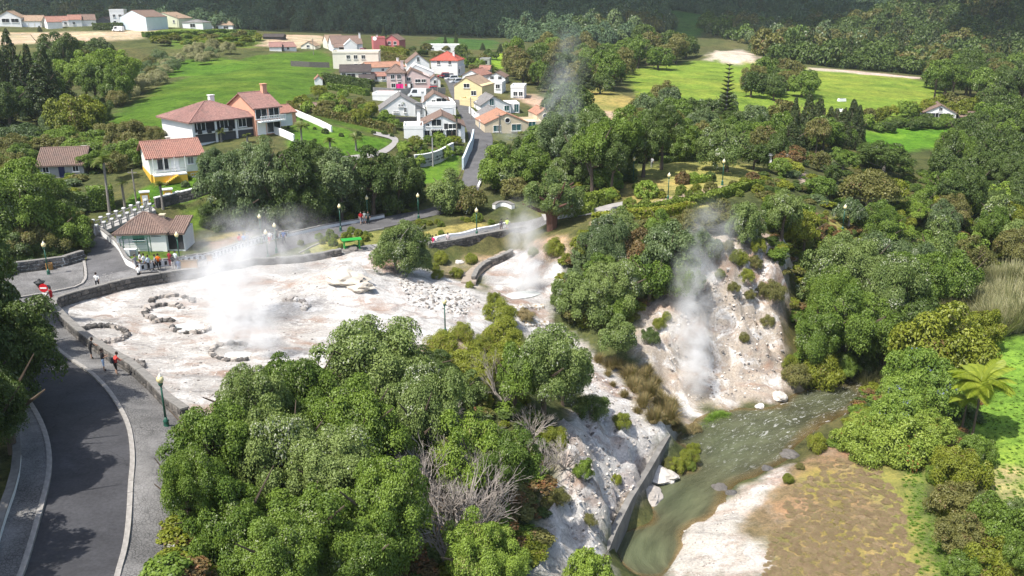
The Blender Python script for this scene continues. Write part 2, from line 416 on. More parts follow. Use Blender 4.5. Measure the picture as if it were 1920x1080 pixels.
zone([(1270,1085),(1290,1010),(1340,960),(1440,905),(1480,875),(1560,835),(1660,850),(1730,930),(1780,1085)], (0.205,0.160,0.085), 0.8, 0.10, 0.45, 1.2)
for q_ in ([(1500,900),(1560,880),(1590,920),(1530,940)],[(1600,1000),(1660,1010),(1650,1060),(1590,1050)],[(1450,1010),(1500,1000),(1510,1050),(1460,1060)],[(1620,890),(1680,900),(1690,950),(1630,940)],[(1680,990),(1730,1000),(1740,1060),(1690,1060)]): zone(q_, (0.215,0.205,0.055), 1.8, 0, 1, 2.2)
zone([(1590,868),(1650,855),(1715,875),(1745,960),(1775,1085),(1700,1085),(1650,970)], (0.19,0.21,0.055), 1.6, 0, 1, 1.6)
zone([(1540,930),(1610,1000),(1590,1060),(1530,1040)], (0.20,0.19,0.05), 1.6, 0, 1, 1.6)
zone([(1255,1085),(1265,1005),(1330,955),(1470,880),(1490,872),(1480,890),(1420,935),(1375,1000),(1420,1020),(1460,1085)], (0.56,0.52,0.46), 0.7, 0.8, 0, 0.8)
zone([(1705,880),(1725,880),(1760,980),(1800,1085),(1765,1085),(1730,985)], (0.085,0.15,0.03), 0.9, 0, 1, 1.0)
# hot ground
zone([(98,585),(130,566),(180,553),(260,537),(390,514),(480,495),(560,488),(640,474),(700,462),(760,490),(860,528),(905,552),(935,590),(905,622),(830,645),(780,668),(700,720),(560,740),(450,760),(360,800),(300,746),(230,690),(150,636)], PAN, 0.5, 1, 0, 0.5)
zone([(600,520),(690,485),(770,500),(860,532),(915,560),(935,590),(900,622),(800,650),(700,660),(640,600)], (0.60,0.58,0.55), 2.0, 1, 0, 1.5)
zone([(905,500),(960,470),(1040,480),(1060,520),(1030,600),(1000,640),(930,600)], (0.44,0.42,0.40), 0.8, 1, 0, 0.8)
zone([(995,600),(1080,628),(1140,690),(1262,800),(1245,840),(1142,1010),(1120,1085),(985,1085),(1035,950),(1060,880),(1060,800),(1110,770),(1060,700)], (0.60,0.565,0.52), 0.8, 1, 0, 1.0)
zone([(1215,520),(1300,462),(1370,428),(1430,436),(1490,480),(1475,560),(1450,610),(1470,690),(1500,728),(1420,752),(1330,762),(1290,815),(1235,740),(1195,660),(1195,590)], (0.45,0.385,0.315), 0.9, 1, 0, 1.2)
zone([(1000,455),(1060,440),(1080,480),(1030,500)], (0.33,0.265,0.155), 0.8, 0.2, 0, 0.6)
zone([(815,500),(870,480),(945,478),(925,500),(880,525),(830,520)], (0.26,0.215,0.125), 0.8, 0.1, 0, 0.6)
zone([(780,655),(870,622),(900,650),(880,690),(800,690)], (0.27,0.20,0.13), 0.8, 0.3, 0, 0.6)
zone([(690,468),(720,466),(765,500),(735,510),(700,500)], (0.42,0.27,0.20), 0.6, 0.8, 0, 0.5)
zone([(1110,415),(1180,392),(1250,372),(1380,345),(1385,352),(1260,385),(1185,402),(1120,428)], (0.36,0.29,0.21), 0.3, 0.1, 0, 0.2)
zone([(1503,320),(1500,332),(1506,360),(1510,345),(1508,322)], (0.50,0.42,0.33), 0.5, 0, 0, 0.2)
zone([(1530,400),(1540,402),(1545,452),(1532,452)], (0.24,0.13,0.085), 0.3, 0, 0, 0.2)
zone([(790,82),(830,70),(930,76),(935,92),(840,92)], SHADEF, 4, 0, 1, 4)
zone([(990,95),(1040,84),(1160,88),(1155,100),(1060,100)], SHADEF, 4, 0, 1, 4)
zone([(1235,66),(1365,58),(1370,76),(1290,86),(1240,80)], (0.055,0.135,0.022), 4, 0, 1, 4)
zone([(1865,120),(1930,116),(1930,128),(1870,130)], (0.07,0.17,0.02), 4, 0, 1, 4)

xs, ys = _xx.ravel(), _yy.ravel()
colr = np.tile(np.array(UNDER), (len(xs), 1)); minr = np.zeros(len(xs)); grs = np.full(len(xs), 0.35)
wx = fbm(xs * 0.45, ys * 0.45, 3, 3) - 0.5; wy = fbm(xs * 0.45, ys * 0.45, 9, 3) - 0.5
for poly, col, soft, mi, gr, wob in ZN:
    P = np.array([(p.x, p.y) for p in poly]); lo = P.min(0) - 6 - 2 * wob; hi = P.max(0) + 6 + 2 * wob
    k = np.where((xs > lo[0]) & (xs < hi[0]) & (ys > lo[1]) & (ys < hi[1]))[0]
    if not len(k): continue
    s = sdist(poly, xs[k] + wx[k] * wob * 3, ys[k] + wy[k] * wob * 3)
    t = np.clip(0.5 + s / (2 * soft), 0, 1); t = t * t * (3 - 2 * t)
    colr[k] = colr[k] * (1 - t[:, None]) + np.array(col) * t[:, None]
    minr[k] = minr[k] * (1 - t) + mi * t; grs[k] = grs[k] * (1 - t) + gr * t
# relief
wall_line_px = [(352,796),(300,748),(230,692),(150,637),(112,604),(100,586),(112,571),(180,554),(260,538),(330,525),(392,514)]
CALD = smoothline(GL(wall_line_px), 2)
dwall = ldist(CALD, xs, ys)
slope_gy, slope_gx = np.gradient(GZ, GY, GX); steep = np.clip(np.hypot(slope_gx, slope_gy).ravel(), 0, 1.4)
nr = 1 - np.abs(2 * fbm(xs * 0.5, ys * 0.5, 21, 4) - 1) ; nf = fbm(xs * 1.3, ys * 1.3, 33, 3)
crust = GL([(650,480),(700,470),(860,540),(905,560),(900,600),(760,600),(690,560),(620,520)]); cm = np.clip(0.5 + sdist(crust, xs, ys) / 3, 0, 1)
keep = np.clip((dwall - 0.6) / 2.0, 0, 1)
dzr = minr * keep * ((nr - 0.6) * (0.25 + 3.6 * np.clip(steep - 0.3, 0, 1)) + (nf - 0.5) * (0.22 + 0.75 * cm + 1.8 * np.clip(steep - 0.3, 0, 1)))
rock = np.array(G(655, 520)[:2]); dzr += 0.9 * np.exp(-(((xs - rock[0]) / 4.0) ** 2 + ((ys - rock[1]) / 2.2) ** 2)) * (0.6 + 0.8 * nf)
und = grs * np.clip((ys - 140) / 60, 0, 1) * (fbm(xs * 0.07, ys * 0.07, 5, 3) - 0.5) * 1.2
rb = np.clip((xs - 15) / 10, 0, 1) * np.clip((110 - ys) / 20, 0, 1) * (1 - minr) * (fbm(xs * 0.6, ys * 0.6, 55, 3) - 0.5) * 0.25
gul = (1 - np.abs(2 * fbm(xs * 0.42 + ys * 0.10, ys * 0.10, 61, 3) - 1)) - 0.6
far = np.clip((ys - 560) / 200, 0, 1) * ((1 - np.abs(2 * fbm(xs * 0.006, ys * 0.004, 77, 3) - 1)) - 0.55) * 90
FZ = GZ.ravel() + dzr + minr * np.clip(steep - 0.3, 0, 0.8) * gul * 4.0 + und + rb + far
POOLS = {}
for cu, cv, rx, ry in ((980, 552, 30, 9), (445, 664, 24, 5), (352, 612, 24, 6)):           # level beds for the hot pools
    P = [G(cu + rx * math.cos(t) * (1 + .12 * math.sin(3 * t)), cv - ry * math.sin(t)) for t in np.linspace(0, 6.283, 28, endpoint=False)]; zp = sum(p.z for p in P) / 28; POOLS[(cu, cv)] = (P, zp)
    sd_ = sdist(P, xs, ys); t = np.clip(1 + sd_ / 0.9, 0, 1); FZ = FZ * (1 - t) + (zp - 0.10 - 0.25 * np.clip(sd_, 0, 1)) * t
GZ = FZ.reshape(GZ.shape)

def ground_material():
    m, nt, b, o = mat('ground_soil_grass_and_mineral')
    at = nnode(nt, 'ShaderNodeAttribute', attribute_name='zone_colour').outputs['Color']
    am = nnode(nt, 'ShaderNodeAttribute', attribute_name='mineral').outputs['Fac']
    ag = nnode(nt, 'ShaderNodeAttribute', attribute_name='grassy').outputs['Fac']
    n1 = noise(nt, 0.12, 4, 0.6); n2 = noise(nt, 0.9, 5, 0.65); n3 = noise(nt, 5.0, 4, 0.7)
    # vegetation / soil variation
    k = mathn(nt, 'ADD', mathn(nt, 'MULTIPLY', n1, 0.5), mathn(nt, 'ADD', mathn(nt, 'MULTIPLY', n2, 0.6), mathn(nt, 'MULTIPLY', n3, 0.55)))
    g0 = noise(nt, 0.045, 5, 0.65); atv = mix(nt, at, mix(nt, at, (1.35, 1.10, 1.25), 1.0, 'MULTIPLY'), ramp(nt, g0, [(0.46, 0), (0.62, 1)])); atv = mix(nt, atv, mix(nt, at, (0.62, 0.70, 0.6), 1.0, 'MULTIPLY'), ramp(nt, noise(nt, 0.10, 5, 0.7, dist=0.4), [(0.53, 0), (0.68, 0.8)]))
    veg = mix(nt, atv, ramp(nt, k, [(0.66, (0.42, 0.45, 0.42)), (0.83, (1.0, 1.0, 1.0)), (1.0, (1.7, 1.5, 1.4))]), 1.0, 'MULTIPLY')
    # mineral variation: rust, sulphur, ash and salt white
    mp = nnode(nt, 'ShaderNodeMapping'); tc = nt.nodes['TC']; nt.links.new(tc.outputs['Object'], mp.inputs['Vector']); mp.inputs['Scale'].default_value = (0.5, 1.0, 1.0)
    p1 = noise(nt, 0.22, 6, 0.65, vec=mp.outputs[0], dist=0.8); p2 = noise(nt, 0.35, 6, 0.7, vec=mp.outputs[0], dist=0.5); p3 = noise(nt, 0.6, 7, 0.75, vec=mp.outputs[0], dist=1.0)
    mi = mix(nt, at, (0.34, 0.215, 0.15), mathn(nt, 'MULTIPLY', ramp(nt, p1, [(0.50, 0), (0.64, 1)]), 0.8))
    mi = mix(nt, mi, (0.52, 0.43, 0.20), mathn(nt, 'MULTIPLY', ramp(nt, p2, [(0.63, 0), (0.74, 1)]), 0.45))
    mi = mix(nt, mi, (0.24, 0.225, 0.215), mathn(nt, 'MULTIPLY', ramp(nt, p3, [(0.50, 0), (0.64, 1)]), 0.7))
    mi = mix(nt, mi, (0.72, 0.70, 0.67), ramp(nt, noise(nt, 0.4, 6, 0.7, dist=0.6), [(0.50, 0), (0.62, 0.9)]))
    mi = mix(nt, mi, ramp(nt, n3, [(0.3, 0.62), (0.7, 1.15)]), 1.0, 'MULTIPLY')
    nt.links.new(mix(nt, veg, mi, am), b.inputs['Base Color'])
    b.inputs['Roughness'].default_value = 0.92; b.inputs['Specular IOR Level'].default_value = 0.15
    h = mathn(nt, 'ADD', mathn(nt, 'MULTIPLY', n3, 0.5), n2)
    bump(nt, b, mathn(nt, 'ADD', h, noise(nt, 14.0, 3, 0.7)), 0.7, 0.16)
    return m
M_GROUND = ground_material()
ny, nx = _xx.shape
idx = np.arange(ny * nx).reshape(ny, nx)
FA = np.stack([idx[:-1, :-1].ravel(), idx[:-1, 1:].ravel(), idx[1:, 1:].ravel(), idx[1:, :-1].ravel()], 1)
me = mk_mesh('ground', np.stack([xs, ys, FZ], 1), FA, [M_GROUND], smooth=True)
a = me.attributes.new('zone_colour', 'FLOAT_COLOR', 'POINT'); a.data.foreach_set('color', np.concatenate([colr, np.ones((len(xs), 1))], 1).astype(np.float32).ravel())
a = me.attributes.new('mineral', 'FLOAT', 'POINT'); a.data.foreach_set('value', minr.astype(np.float32))
a = me.attributes.new('grassy', 'FLOAT', 'POINT'); a.data.foreach_set('value', grs.astype(np.float32))
tag(link('ground', me), 'valley floor, terraces, bare hot ground and wooded slopes', kind='structure')

# ------------------------------------------------------------------ sheets laid on the ground
def strip(name, A, B, m, dz=0.05, across=6, step=1.2, label=None, parent=None, up=0.0, kind='structure'):
    """sheet between two plan lines, draped over the ground"""
    n = max(4, int(max(length(A), length(B)) / step)); A = resample(A, n); B = resample(B, n)
    V = []; F = []
    for a, b in zip(A, B):
        for k in range(across + 1):
            p = a.lerp(b, k / across); V.append((p.x, p.y, float(gz(p.x, p.y)) + dz))
    w = across + 1
    for i in range(n - 1):
        for k in range(across): F.append((i * w + k, i * w + k + 1, (i + 1) * w + k + 1, (i + 1) * w + k))
    V = np.array(V); a, b, c = V[F[0][0]], V[F[0][1]], V[F[0][2]]
    if np.cross(b - a, c - a)[2] < 0: F = [f[::-1] for f in F]
    o = link(name, mk_mesh(name, V, np.array(F), [m], smooth=True), parent)
    if kind: tag(o, label, kind=kind)
    return o
def asphalt(name, c, cobble=0.0):
    m, nt, b, o = mat(name)
    n1 = noise(nt, 0.35, 5, 0.65); n2 = noise(nt, 6.0, 3, 0.6)
    col = ramp(nt, n1, [(0.3, [x * 0.72 for x in c]), (0.7, [x * 1.3 for x in c])])
    col = mix(nt, col, ramp(nt, n2, [(0.3, 0.8), (0.7, 1.15)]), 1.0, 'MULTIPLY')
    # cracks and seams
    vo = nnode(nt, 'ShaderNodeTexVoronoi', feature='DISTANCE_TO_EDGE'); vo.inputs['Scale'].default_value = 0.30 if not cobble else 5.5
    tc = nt.nodes['TC']
    wv = nnode(nt, 'ShaderNodeMix', data_type='VECTOR'); wv.inputs[0].default_value = 0.25 if not cobble else 0.03
    nz = nnode(nt, 'ShaderNodeTexNoise'); nz.inputs['Scale'].default_value = 1.2; nz.inputs['Detail'].default_value = 5
    nt.links.new(tc.outputs['Object'], nz.inputs['Vector']); nt.links.new(tc.outputs['Object'], wv.inputs[4]); nt.links.new(nz.outputs['Color'], wv.inputs[5])
    sc = nnode(nt, 'ShaderNodeVectorMath', operation='ADD'); s2 = nnode(nt, 'ShaderNodeVectorMath', operation='SCALE'); s2.inputs[3].default_value = 0.9 if not cobble else 0.1
    nt.links.new(nz.outputs['Color'], s2.inputs[0]); nt.links.new(tc.outputs['Object'], sc.inputs[0]); nt.links.new(s2.outputs[0], sc.inputs[1])
    nt.links.new(sc.outputs[0], vo.inputs['Vector'])
    if cobble:
        ed = ramp(nt, vo.outputs['Distance'], [(0.02, 0.0), (0.10, 1.0)])
        col = mix(nt, [x * 0.45 for x in c], col, ed); bump(nt, b, ed, 0.6, 0.03)
        st = ramp(nt, noise(nt, 0.16, 5, 0.7), [(0.5, 0), (0.68, 1)])
        col = mix(nt, col, [min(1, x * 2.0) for x in c], mathn(nt, 'MULTIPLY', st, 0.55))
    else:
        ed = ramp(nt, vo.outputs['Distance'], [(0.0, 1.0), (0.012, 0.0)])
        brk = ramp(nt, noise(nt, 0.2, 3, 0.6), [(0.45, 0), (0.6, 1)])
        col = mix(nt, col, [x * 0.45 for x in c], mathn(nt, 'MULTIPLY', ed, mathn(nt, 'MULTIPLY', brk, 0.8)))
        st = ramp(nt, noise(nt, 0.5, 6, 0.75), [(0.60, 0), (0.72, 1)])
        col = mix(nt, col, [x * 1.9 for x in c], mathn(nt, 'MULTIPLY', st, 0.45))
        bump(nt, b, noise(nt, 25, 3, 0.6), 0.25, 0.01)
    nt.links.new(col, b.inputs['Base Color']); b.inputs['Roughness'].default_value = 0.85; b.inputs['Specular IOR Level'].default_value = 0.25
    return m
M_ASPH = asphalt('asphalt', (0.056, 0.056, 0.061)); M_COB = asphalt('dark_cobbles', (0.165, 0.160, 0.155), 1); M_COB2 = asphalt('grey_cobbles', (0.20, 0.195, 0.19), 1)
M_ASPH2 = asphalt('worn_asphalt', (0.105, 0.103, 0.105)); M_PAVE = plain('pale_paving', (0.30, 0.285, 0.27), 0.85, 0.2, 1.2, bmp=0.2)

road_l = smoothline(GL([(25,1120),(45,1075),(72,985),(95,900),(96,845),(80,792),(50,745),(10,700),(-20,660),(-30,620),(-20,590)]), 2)
road_r = smoothline(GL([(212,1120),(222,1078),(243,960),(250,870),(243,802),(215,747),(175,706),(135,678),(105,655),(82,630),(72,605),(74,585)]), 2)
strip('road', road_l, road_r, M_ASPH, 0.05, 8, 0.8, 'dark asphalt road curving past the pan wall')
walk_r = smoothline(GL([(305,1120),(315,1075),(332,985),(345,900),(352,840),(348,800),(300,752),(230,695),(150,640),(110,606),(98,588)]), 2)
road_r2 = smoothline(GL([(215,1120),(225,1078),(246,960),(253,870),(246,802),(218,747),(178,706),(138,678),(107,655),(84,630),(74,605),(76,586)]), 2)
strip('pavement', road_r2, walk_r, M_COB, 0.14, 8, 0.8, 'dark cobbled pavement beside the pan wall')
walk_l = smoothline(GL([(-60,1120),(-30,1075),(5,960),(30,880),(34,830),(15,780),(-20,740),(-60,700)]), 2)
road_l2 = smoothline(GL([(22,1120),(42,1075),(69,985),(92,900),(93,845),(77,792),(47,745),(8,700)]), 2)
strip('pavement', walk_l, road_l2, M_COB, 0.14, 6, 0.8, 'cobbled pavement along the inside of the road bend')
# plaza and streets
strip('plaza', smoothline(GL([(-60,640),(40,610),(95,580),(112,568),(180,551),(260,535),(330,522),(392,511)]), 1),
      smoothline(GL([(-80,560),(0,548),(70,540),(160,520),(236,500),(262,507),(330,494),(392,484)]), 1), M_COB2, 0.06, 8, 0.8, 'grey cobbled plaza in front of the kiosk')
strip('driveway', GL([(160,528),(160,500),(166,470),(176,450),(186,436)]), GL([(250,505),(236,498),(228,478),(214,460),(192,440)]), M_ASPH2, 0.065, 6, 0.8, 'driveway climbing beside the kiosk wall')
strip('street', smoothline(GL([(385,513),(470,492),(540,470),(600,450),(650,440),(720,428),(800,407),(860,396),(895,372)]), 1),
      smoothline(GL([(385,486),(450,470),(500,456),(560,440),(640,423),(700,411),(760,400),(800,393),(862,372)]), 1), M_ASPH2, 0.055, 6, 0.8, 'grey street running behind the pan towards the hill road')
strip('hill_road', smoothline(GL([(858,380),(868,330),(880,285),(878,250),(866,225),(852,195),(844,175),(838,158),(833,150)]), 1),
      smoothline(GL([(905,372),(895,352),(917,300),(926,265),(917,240),(890,213),(872,190),(864,170),(862,156),(862,150)]), 1), M_ASPH2, 0.10, 6, 1.2, 'narrow asphalt road climbing between the village houses')
strip('promenade', smoothline(GL([(560,492),(640,478),(700,468),(800,460),(880,446),(960,430),(1035,416)]), 1),
      smoothline(GL([(555,484),(640,468),(700,458),(800,449),(880,431),(950,418),(1020,405)]), 1), M_COB2, 0.06, 6, 0.8, 'paved promenade above the stone retaining wall')
strip('path', smoothline(GL([(1020,414),(1060,410),(1120,402),(1180,386)]), 1), smoothline(GL([(1015,402),(1060,400),(1115,390),(1170,378)]), 1), M_PAVE, 0.06, 3, 0.8, 'pale paved path from the big tree into the park')
strip('path', smoothline(GL([(590,300),(700,290),(732,272),(738,262),(700,253)]), 2), smoothline(GL([(590,309),(715,297),(748,272),(746,256),(700,247)]), 2), M_PAVE, 0.10, 3, 1.0, 'curved pale garden drive above the dark trees')

# ------------------------------------------------------------------ river
wl_ = smoothline(GL([(1108,1180),(1120,1085),(1150,1000),(1200,915),(1262,826),(1330,795),(1400,765),(1490,732),(1560,712),(1620,680)]), 1)
def flat(P): return [Vector((p.x, p.y, 0)) for p in P]
rl = [Vector((30, 5, 0))] + flat([at_z(*q, 0) if False else Vector(at_z(q[0], q[1], 0)) for q in [(1090,1085),(1120,1000),(1175,915),(1240,826),(1300,780),(1390,745),(1470,715),(1540,690),(1600,660),(1680,610),(1740,560)]])
rr = [Vector((48, 12, 0))] + flat([Vector(at_z(q[0], q[1], 0)) for q in [(1300,1085),(1300,1010),(1370,950),(1520,870),(1590,820),(1650,780),(1690,740),(1720,700),(1740,660),(1780,620),(1830,560)]])
n = 150; A = resample(smoothline(rl, 2), n); B = resample(smoothline(rr, 2), n); wa = 40
V = np.array([a.lerp(b, k / wa) for a, b in zip(A, B) for k in range(wa + 1)], float).reshape(-1, 3)
V[:, 2] = 0.0
dep = -gz(V[:, 0], V[:, 1])
flow = np.array([i / n for i in range(n) for k in range(wa + 1)])
ii = np.arange(n * (wa + 1)).reshape(n, wa + 1)
F = np.stack([ii[:-1, :-1].ravel(), ii[:-1, 1:].ravel(), ii[1:, 1:].ravel(), ii[1:, :-1].ravel()], 1)
def water_material():
    m, nt, b, o = mat('river_water')
    d = nnode(nt, 'ShaderNodeAttribute', attribute_name='depth').outputs['Fac']
    fl = nnode(nt, 'ShaderNodeAttribute', attribute_name='flow').outputs['Fac']
    uv = nnode(nt, 'ShaderNodeAttribute', attribute_name='along').outputs['Vector']
    mp = nnode(nt, 'ShaderNodeMapping'); nt.links.new(uv, mp.inputs['Vector']); mp.inputs['Scale'].default_value = (1.5, 0.45, 1)
    w1 = noise(nt, 2.0, 6, 0.65, vec=mp.outputs[0], dist=0.7); w2 = noise(nt, 0.5, 3, 0.5, vec=mp.outputs[0])
    rap = ramp(nt, fl, [(0.45, 0.3), (0.62, 1.0)])
    h = mathn(nt, 'MULTIPLY', w1, rap)
    foam = mathn(nt, 'MULTIPLY', ramp(nt, noise(nt, 2.1, 7, 0.7, vec=mp.outputs[0], dist=1.4), [(0.56, 0), (0.67, 1)]), ramp(nt, fl, [(0.50, 0), (0.62, 0.85)]))
    col = ramp(nt, d, [(0.0, (0.22, 0.14, 0.065)), (0.13, (0.19, 0.15, 0.075)), (0.30, (0.108, 0.112, 0.062)), (1.0, (0.094, 0.106, 0.058))])
    col = mix(nt, col, ramp(nt, w2, [(0.35, 0.7), (0.7, 1.25)]), 1.0, 'MULTIPLY')
    col = mix(nt, col, (0.75, 0.75, 0.73), foam)
    nt.links.new(col, b.inputs['Base Color']); b.inputs['Roughness'].default_value = 0.16; b.inputs['IOR'].default_value = 1.25; b.inputs['Specular IOR Level'].default_value = 0.5
    bump(nt, b, h, 0.9, 0.5)
    tr = nnode(nt, 'ShaderNodeBsdfTransparent'); tr.inputs[0].default_value = (0.86, 0.80, 0.62, 1); ms = nnode(nt, 'ShaderNodeMixShader')
    nt.links.new(mathn(nt, 'MAXIMUM', ramp(nt, d, [(0.02, 0.35), (0.25, 0.80), (0.6, 0.97)]), foam), ms.inputs[0])
    nt.links.new(tr.outputs[0], ms.inputs[1]); nt.links.new(b.outputs[0], ms.inputs[2]); nt.links.new(ms.outputs[0], o.inputs[0])
    return m
me = mk_mesh('river', V, F, [water_material()], smooth=True)
if me.polygons[0].normal.z < 0: me.flip_normals()
a = me.attributes.new('depth', 'FLOAT', 'POINT'); a.data.foreach_set('value', np.clip(dep, 0, 2).astype(np.float32))
a = me.attributes.new('flow', 'FLOAT', 'POINT'); a.data.foreach_set('value', flow.astype(np.float32))
Lr = length(A); al = np.stack([np.tile(np.linspace(0, 10, wa + 1), n), flow * Lr, np.zeros(len(flow))], 1)
a = me.attributes.new('along', 'FLOAT_VECTOR', 'POINT'); a.data.foreach_set('vector', al.astype(np.float32).ravel())
tag(link('river', me), 'shallow green river flowing past the hot banks', kind='structure')
# ------------------------------------------------------------------ foliage materials
def leaf_mat(name, dark, light, odd=None, oddf=0.1, transl=0.22, rough=0.50, spec=0.32):
    m, nt, b, o = mat(name)
    t = nnode(nt, 'ShaderNodeAttribute', attribute_name='tint').outputs['Fac']
    oi = nnode(nt, 'ShaderNodeObjectInfo').outputs['Random']
    k = mathn(nt, 'ADD', mathn(nt, 'MULTIPLY', t, 0.78), mathn(nt, 'MULTIPLY', oi, 0.36))
    col = ramp(nt, k, [(0.05, dark), (0.95, light)])
    if odd is not None:
        t2 = nnode(nt, 'ShaderNodeAttribute', attribute_name='odd').outputs['Fac']
        col = mix(nt, col, odd, ramp(nt, t2, [(1 - oddf - 0.02, 0), (1 - oddf, 1)]))
    nt.links.new(col, b.inputs['Base Color']); b.inputs['Roughness'].default_value = rough; b.inputs['Specular IOR Level'].default_value = spec
    tr = nnode(nt, 'ShaderNodeBsdfTranslucent'); nt.links.new(mix(nt, col, (1.1, 1.25, 0.55), 1.0, 'MULTIPLY'), tr.inputs[0])
    ms = nnode(nt, 'ShaderNodeMixShader'); ms.inputs[0].default_value = transl
    nt.links.new(b.outputs[0], ms.inputs[1]); nt.links.new(tr.outputs[0], ms.inputs[2]); nt.links.new(ms.outputs[0], o.inputs[0])
    return m
LM = {
 'silver': leaf_mat('silver_green_leaves', (0.075,0.124,0.026), (0.230,0.292,0.086), (0.44,0.46,0.34), 0.11),  # pale odd flecks: felted leaves and silvery highlights put into the colour
 'green': leaf_mat('mid_green_leaves', (0.057,0.108,0.015), (0.184,0.264,0.039), (0.32,0.36,0.19), 0.06),
 'lime': leaf_mat('lime_leaves', (0.106,0.172,0.020), (0.268,0.366,0.055), (0.30,0.30,0.10), 0.06),
 'dark': leaf_mat('dark_evergreen_leaves', (0.039,0.070,0.014), (0.113,0.163,0.035), (0.20,0.23,0.13), 0.08),
 'bluish': leaf_mat('grey_green_leaves', (0.056,0.097,0.032), (0.174,0.228,0.090), (0.34,0.37,0.27), 0.09),
 'heath': leaf_mat('yellow_green_heath', (0.099,0.130,0.012), (0.258,0.281,0.032), (0.16,0.11,0.04), 0.10),
 'olive': leaf_mat('olive_leaves', (0.086,0.095,0.022), (0.214,0.203,0.061), (0.20,0.13,0.06), 0.10),
 'rust': leaf_mat('rusty_leaves', (0.100,0.081,0.027), (0.243,0.162,0.068), (0.26,0.12,0.05), 0.25),
 'box': leaf_mat('clipped_box_leaves', (0.086,0.129,0.016), (0.214,0.270,0.041), None),
 'conifer': leaf_mat('conifer_needles', (0.025,0.047,0.014), (0.086,0.112,0.032), (0.10,0.08,0.04), 0.06),
 'forest': leaf_mat('mountain_forest_leaves', (0.060,0.105,0.058), (0.165,0.230,0.120), (0.11,0.13,0.08), 0.05, spec=0.08),
 'bramble': leaf_mat('bramble_leaves', (0.108,0.178,0.018), (0.311,0.386,0.067), (0.30,0.10,0.04), 0.012),
 'straw': leaf_mat('straw_grass', (0.167,0.126,0.053), (0.367,0.289,0.137), (0.14,0.14,0.05), 0.2, 0.2),
 'reed': leaf_mat('reed_leaves', (0.140,0.154,0.055), (0.373,0.352,0.187), (0.42,0.38,0.24), 0.15, 0.25),
 'fern': leaf_mat('tree_fern_fronds', (0.152,0.209,0.018), (0.350,0.396,0.044), None, 0, 0.4),
 'palm': leaf_mat('palm_fronds', (0.072,0.101,0.022), (0.214,0.243,0.068), (0.22,0.19,0.08), 0.12, 0.3),
 'grassy': leaf_mat('fresh_grass_blades', (0.140,0.230,0.035), (0.220,0.340,0.055), None, 0, 0.3),
 'wisteria': leaf_mat('blue_flowered_leaves', (0.102,0.178,0.024), (0.262,0.356,0.060), (0.13,0.14,0.34), 0.03),
}
M_BARK = plain('brown_bark', (0.10, 0.075, 0.055), 0.9, 0.4, 6, bmp=0.5); M_BARKG = plain('grey_bark', (0.22, 0.20, 0.175), 0.9, 0.35, 6, bmp=0.5)
M_BARKR = plain('red_brown_bark', (0.11, 0.058, 0.042), 0.9, 0.4, 4, bmp=0.5); M_TWIG = plain('dead_grey_twigs', (0.30, 0.265, 0.235), 0.9, 0.3, 4)

# ------------------------------------------------------------------ crown prototypes (unit radius, unit height)
def unit(v): return v / (np.linalg.norm(v, axis=1, keepdims=True) + 1e-9)
def kites(P, N, L, Wd, g, tint, odd, name, curl=0.18):
    n = len(P); T = unit(np.cross(N, g.normal(size=(n, 3)))); S = np.cross(N, T)
    L = np.broadcast_to(L, (n,))[:, None]; Wd = np.broadcast_to(Wd, (n,))[:, None]
    a = P - T * L * 0.5; c = P + T * L * 0.5; b = P + S * Wd * 0.5 + N * L * curl; d = P - S * Wd * 0.5 + N * L * curl
    V = np.stack([a, b, c, d], 1).reshape(-1, 3); F = np.arange(4 * n).reshape(n, 4)
    return V, F, np.repeat(tint, 4), np.repeat(odd, 4)
def leafmesh(name, V, F, tint, odd, m):
    me = mk_mesh(name, V, F, [m])
    a = me.attributes.new('tint', 'FLOAT', 'POINT'); a.data.foreach_set('value', tint.astype(np.float32))
    a = me.attributes.new('odd', 'FLOAT', 'POINT'); a.data.foreach_set('value', odd.astype(np.float32))
    return me
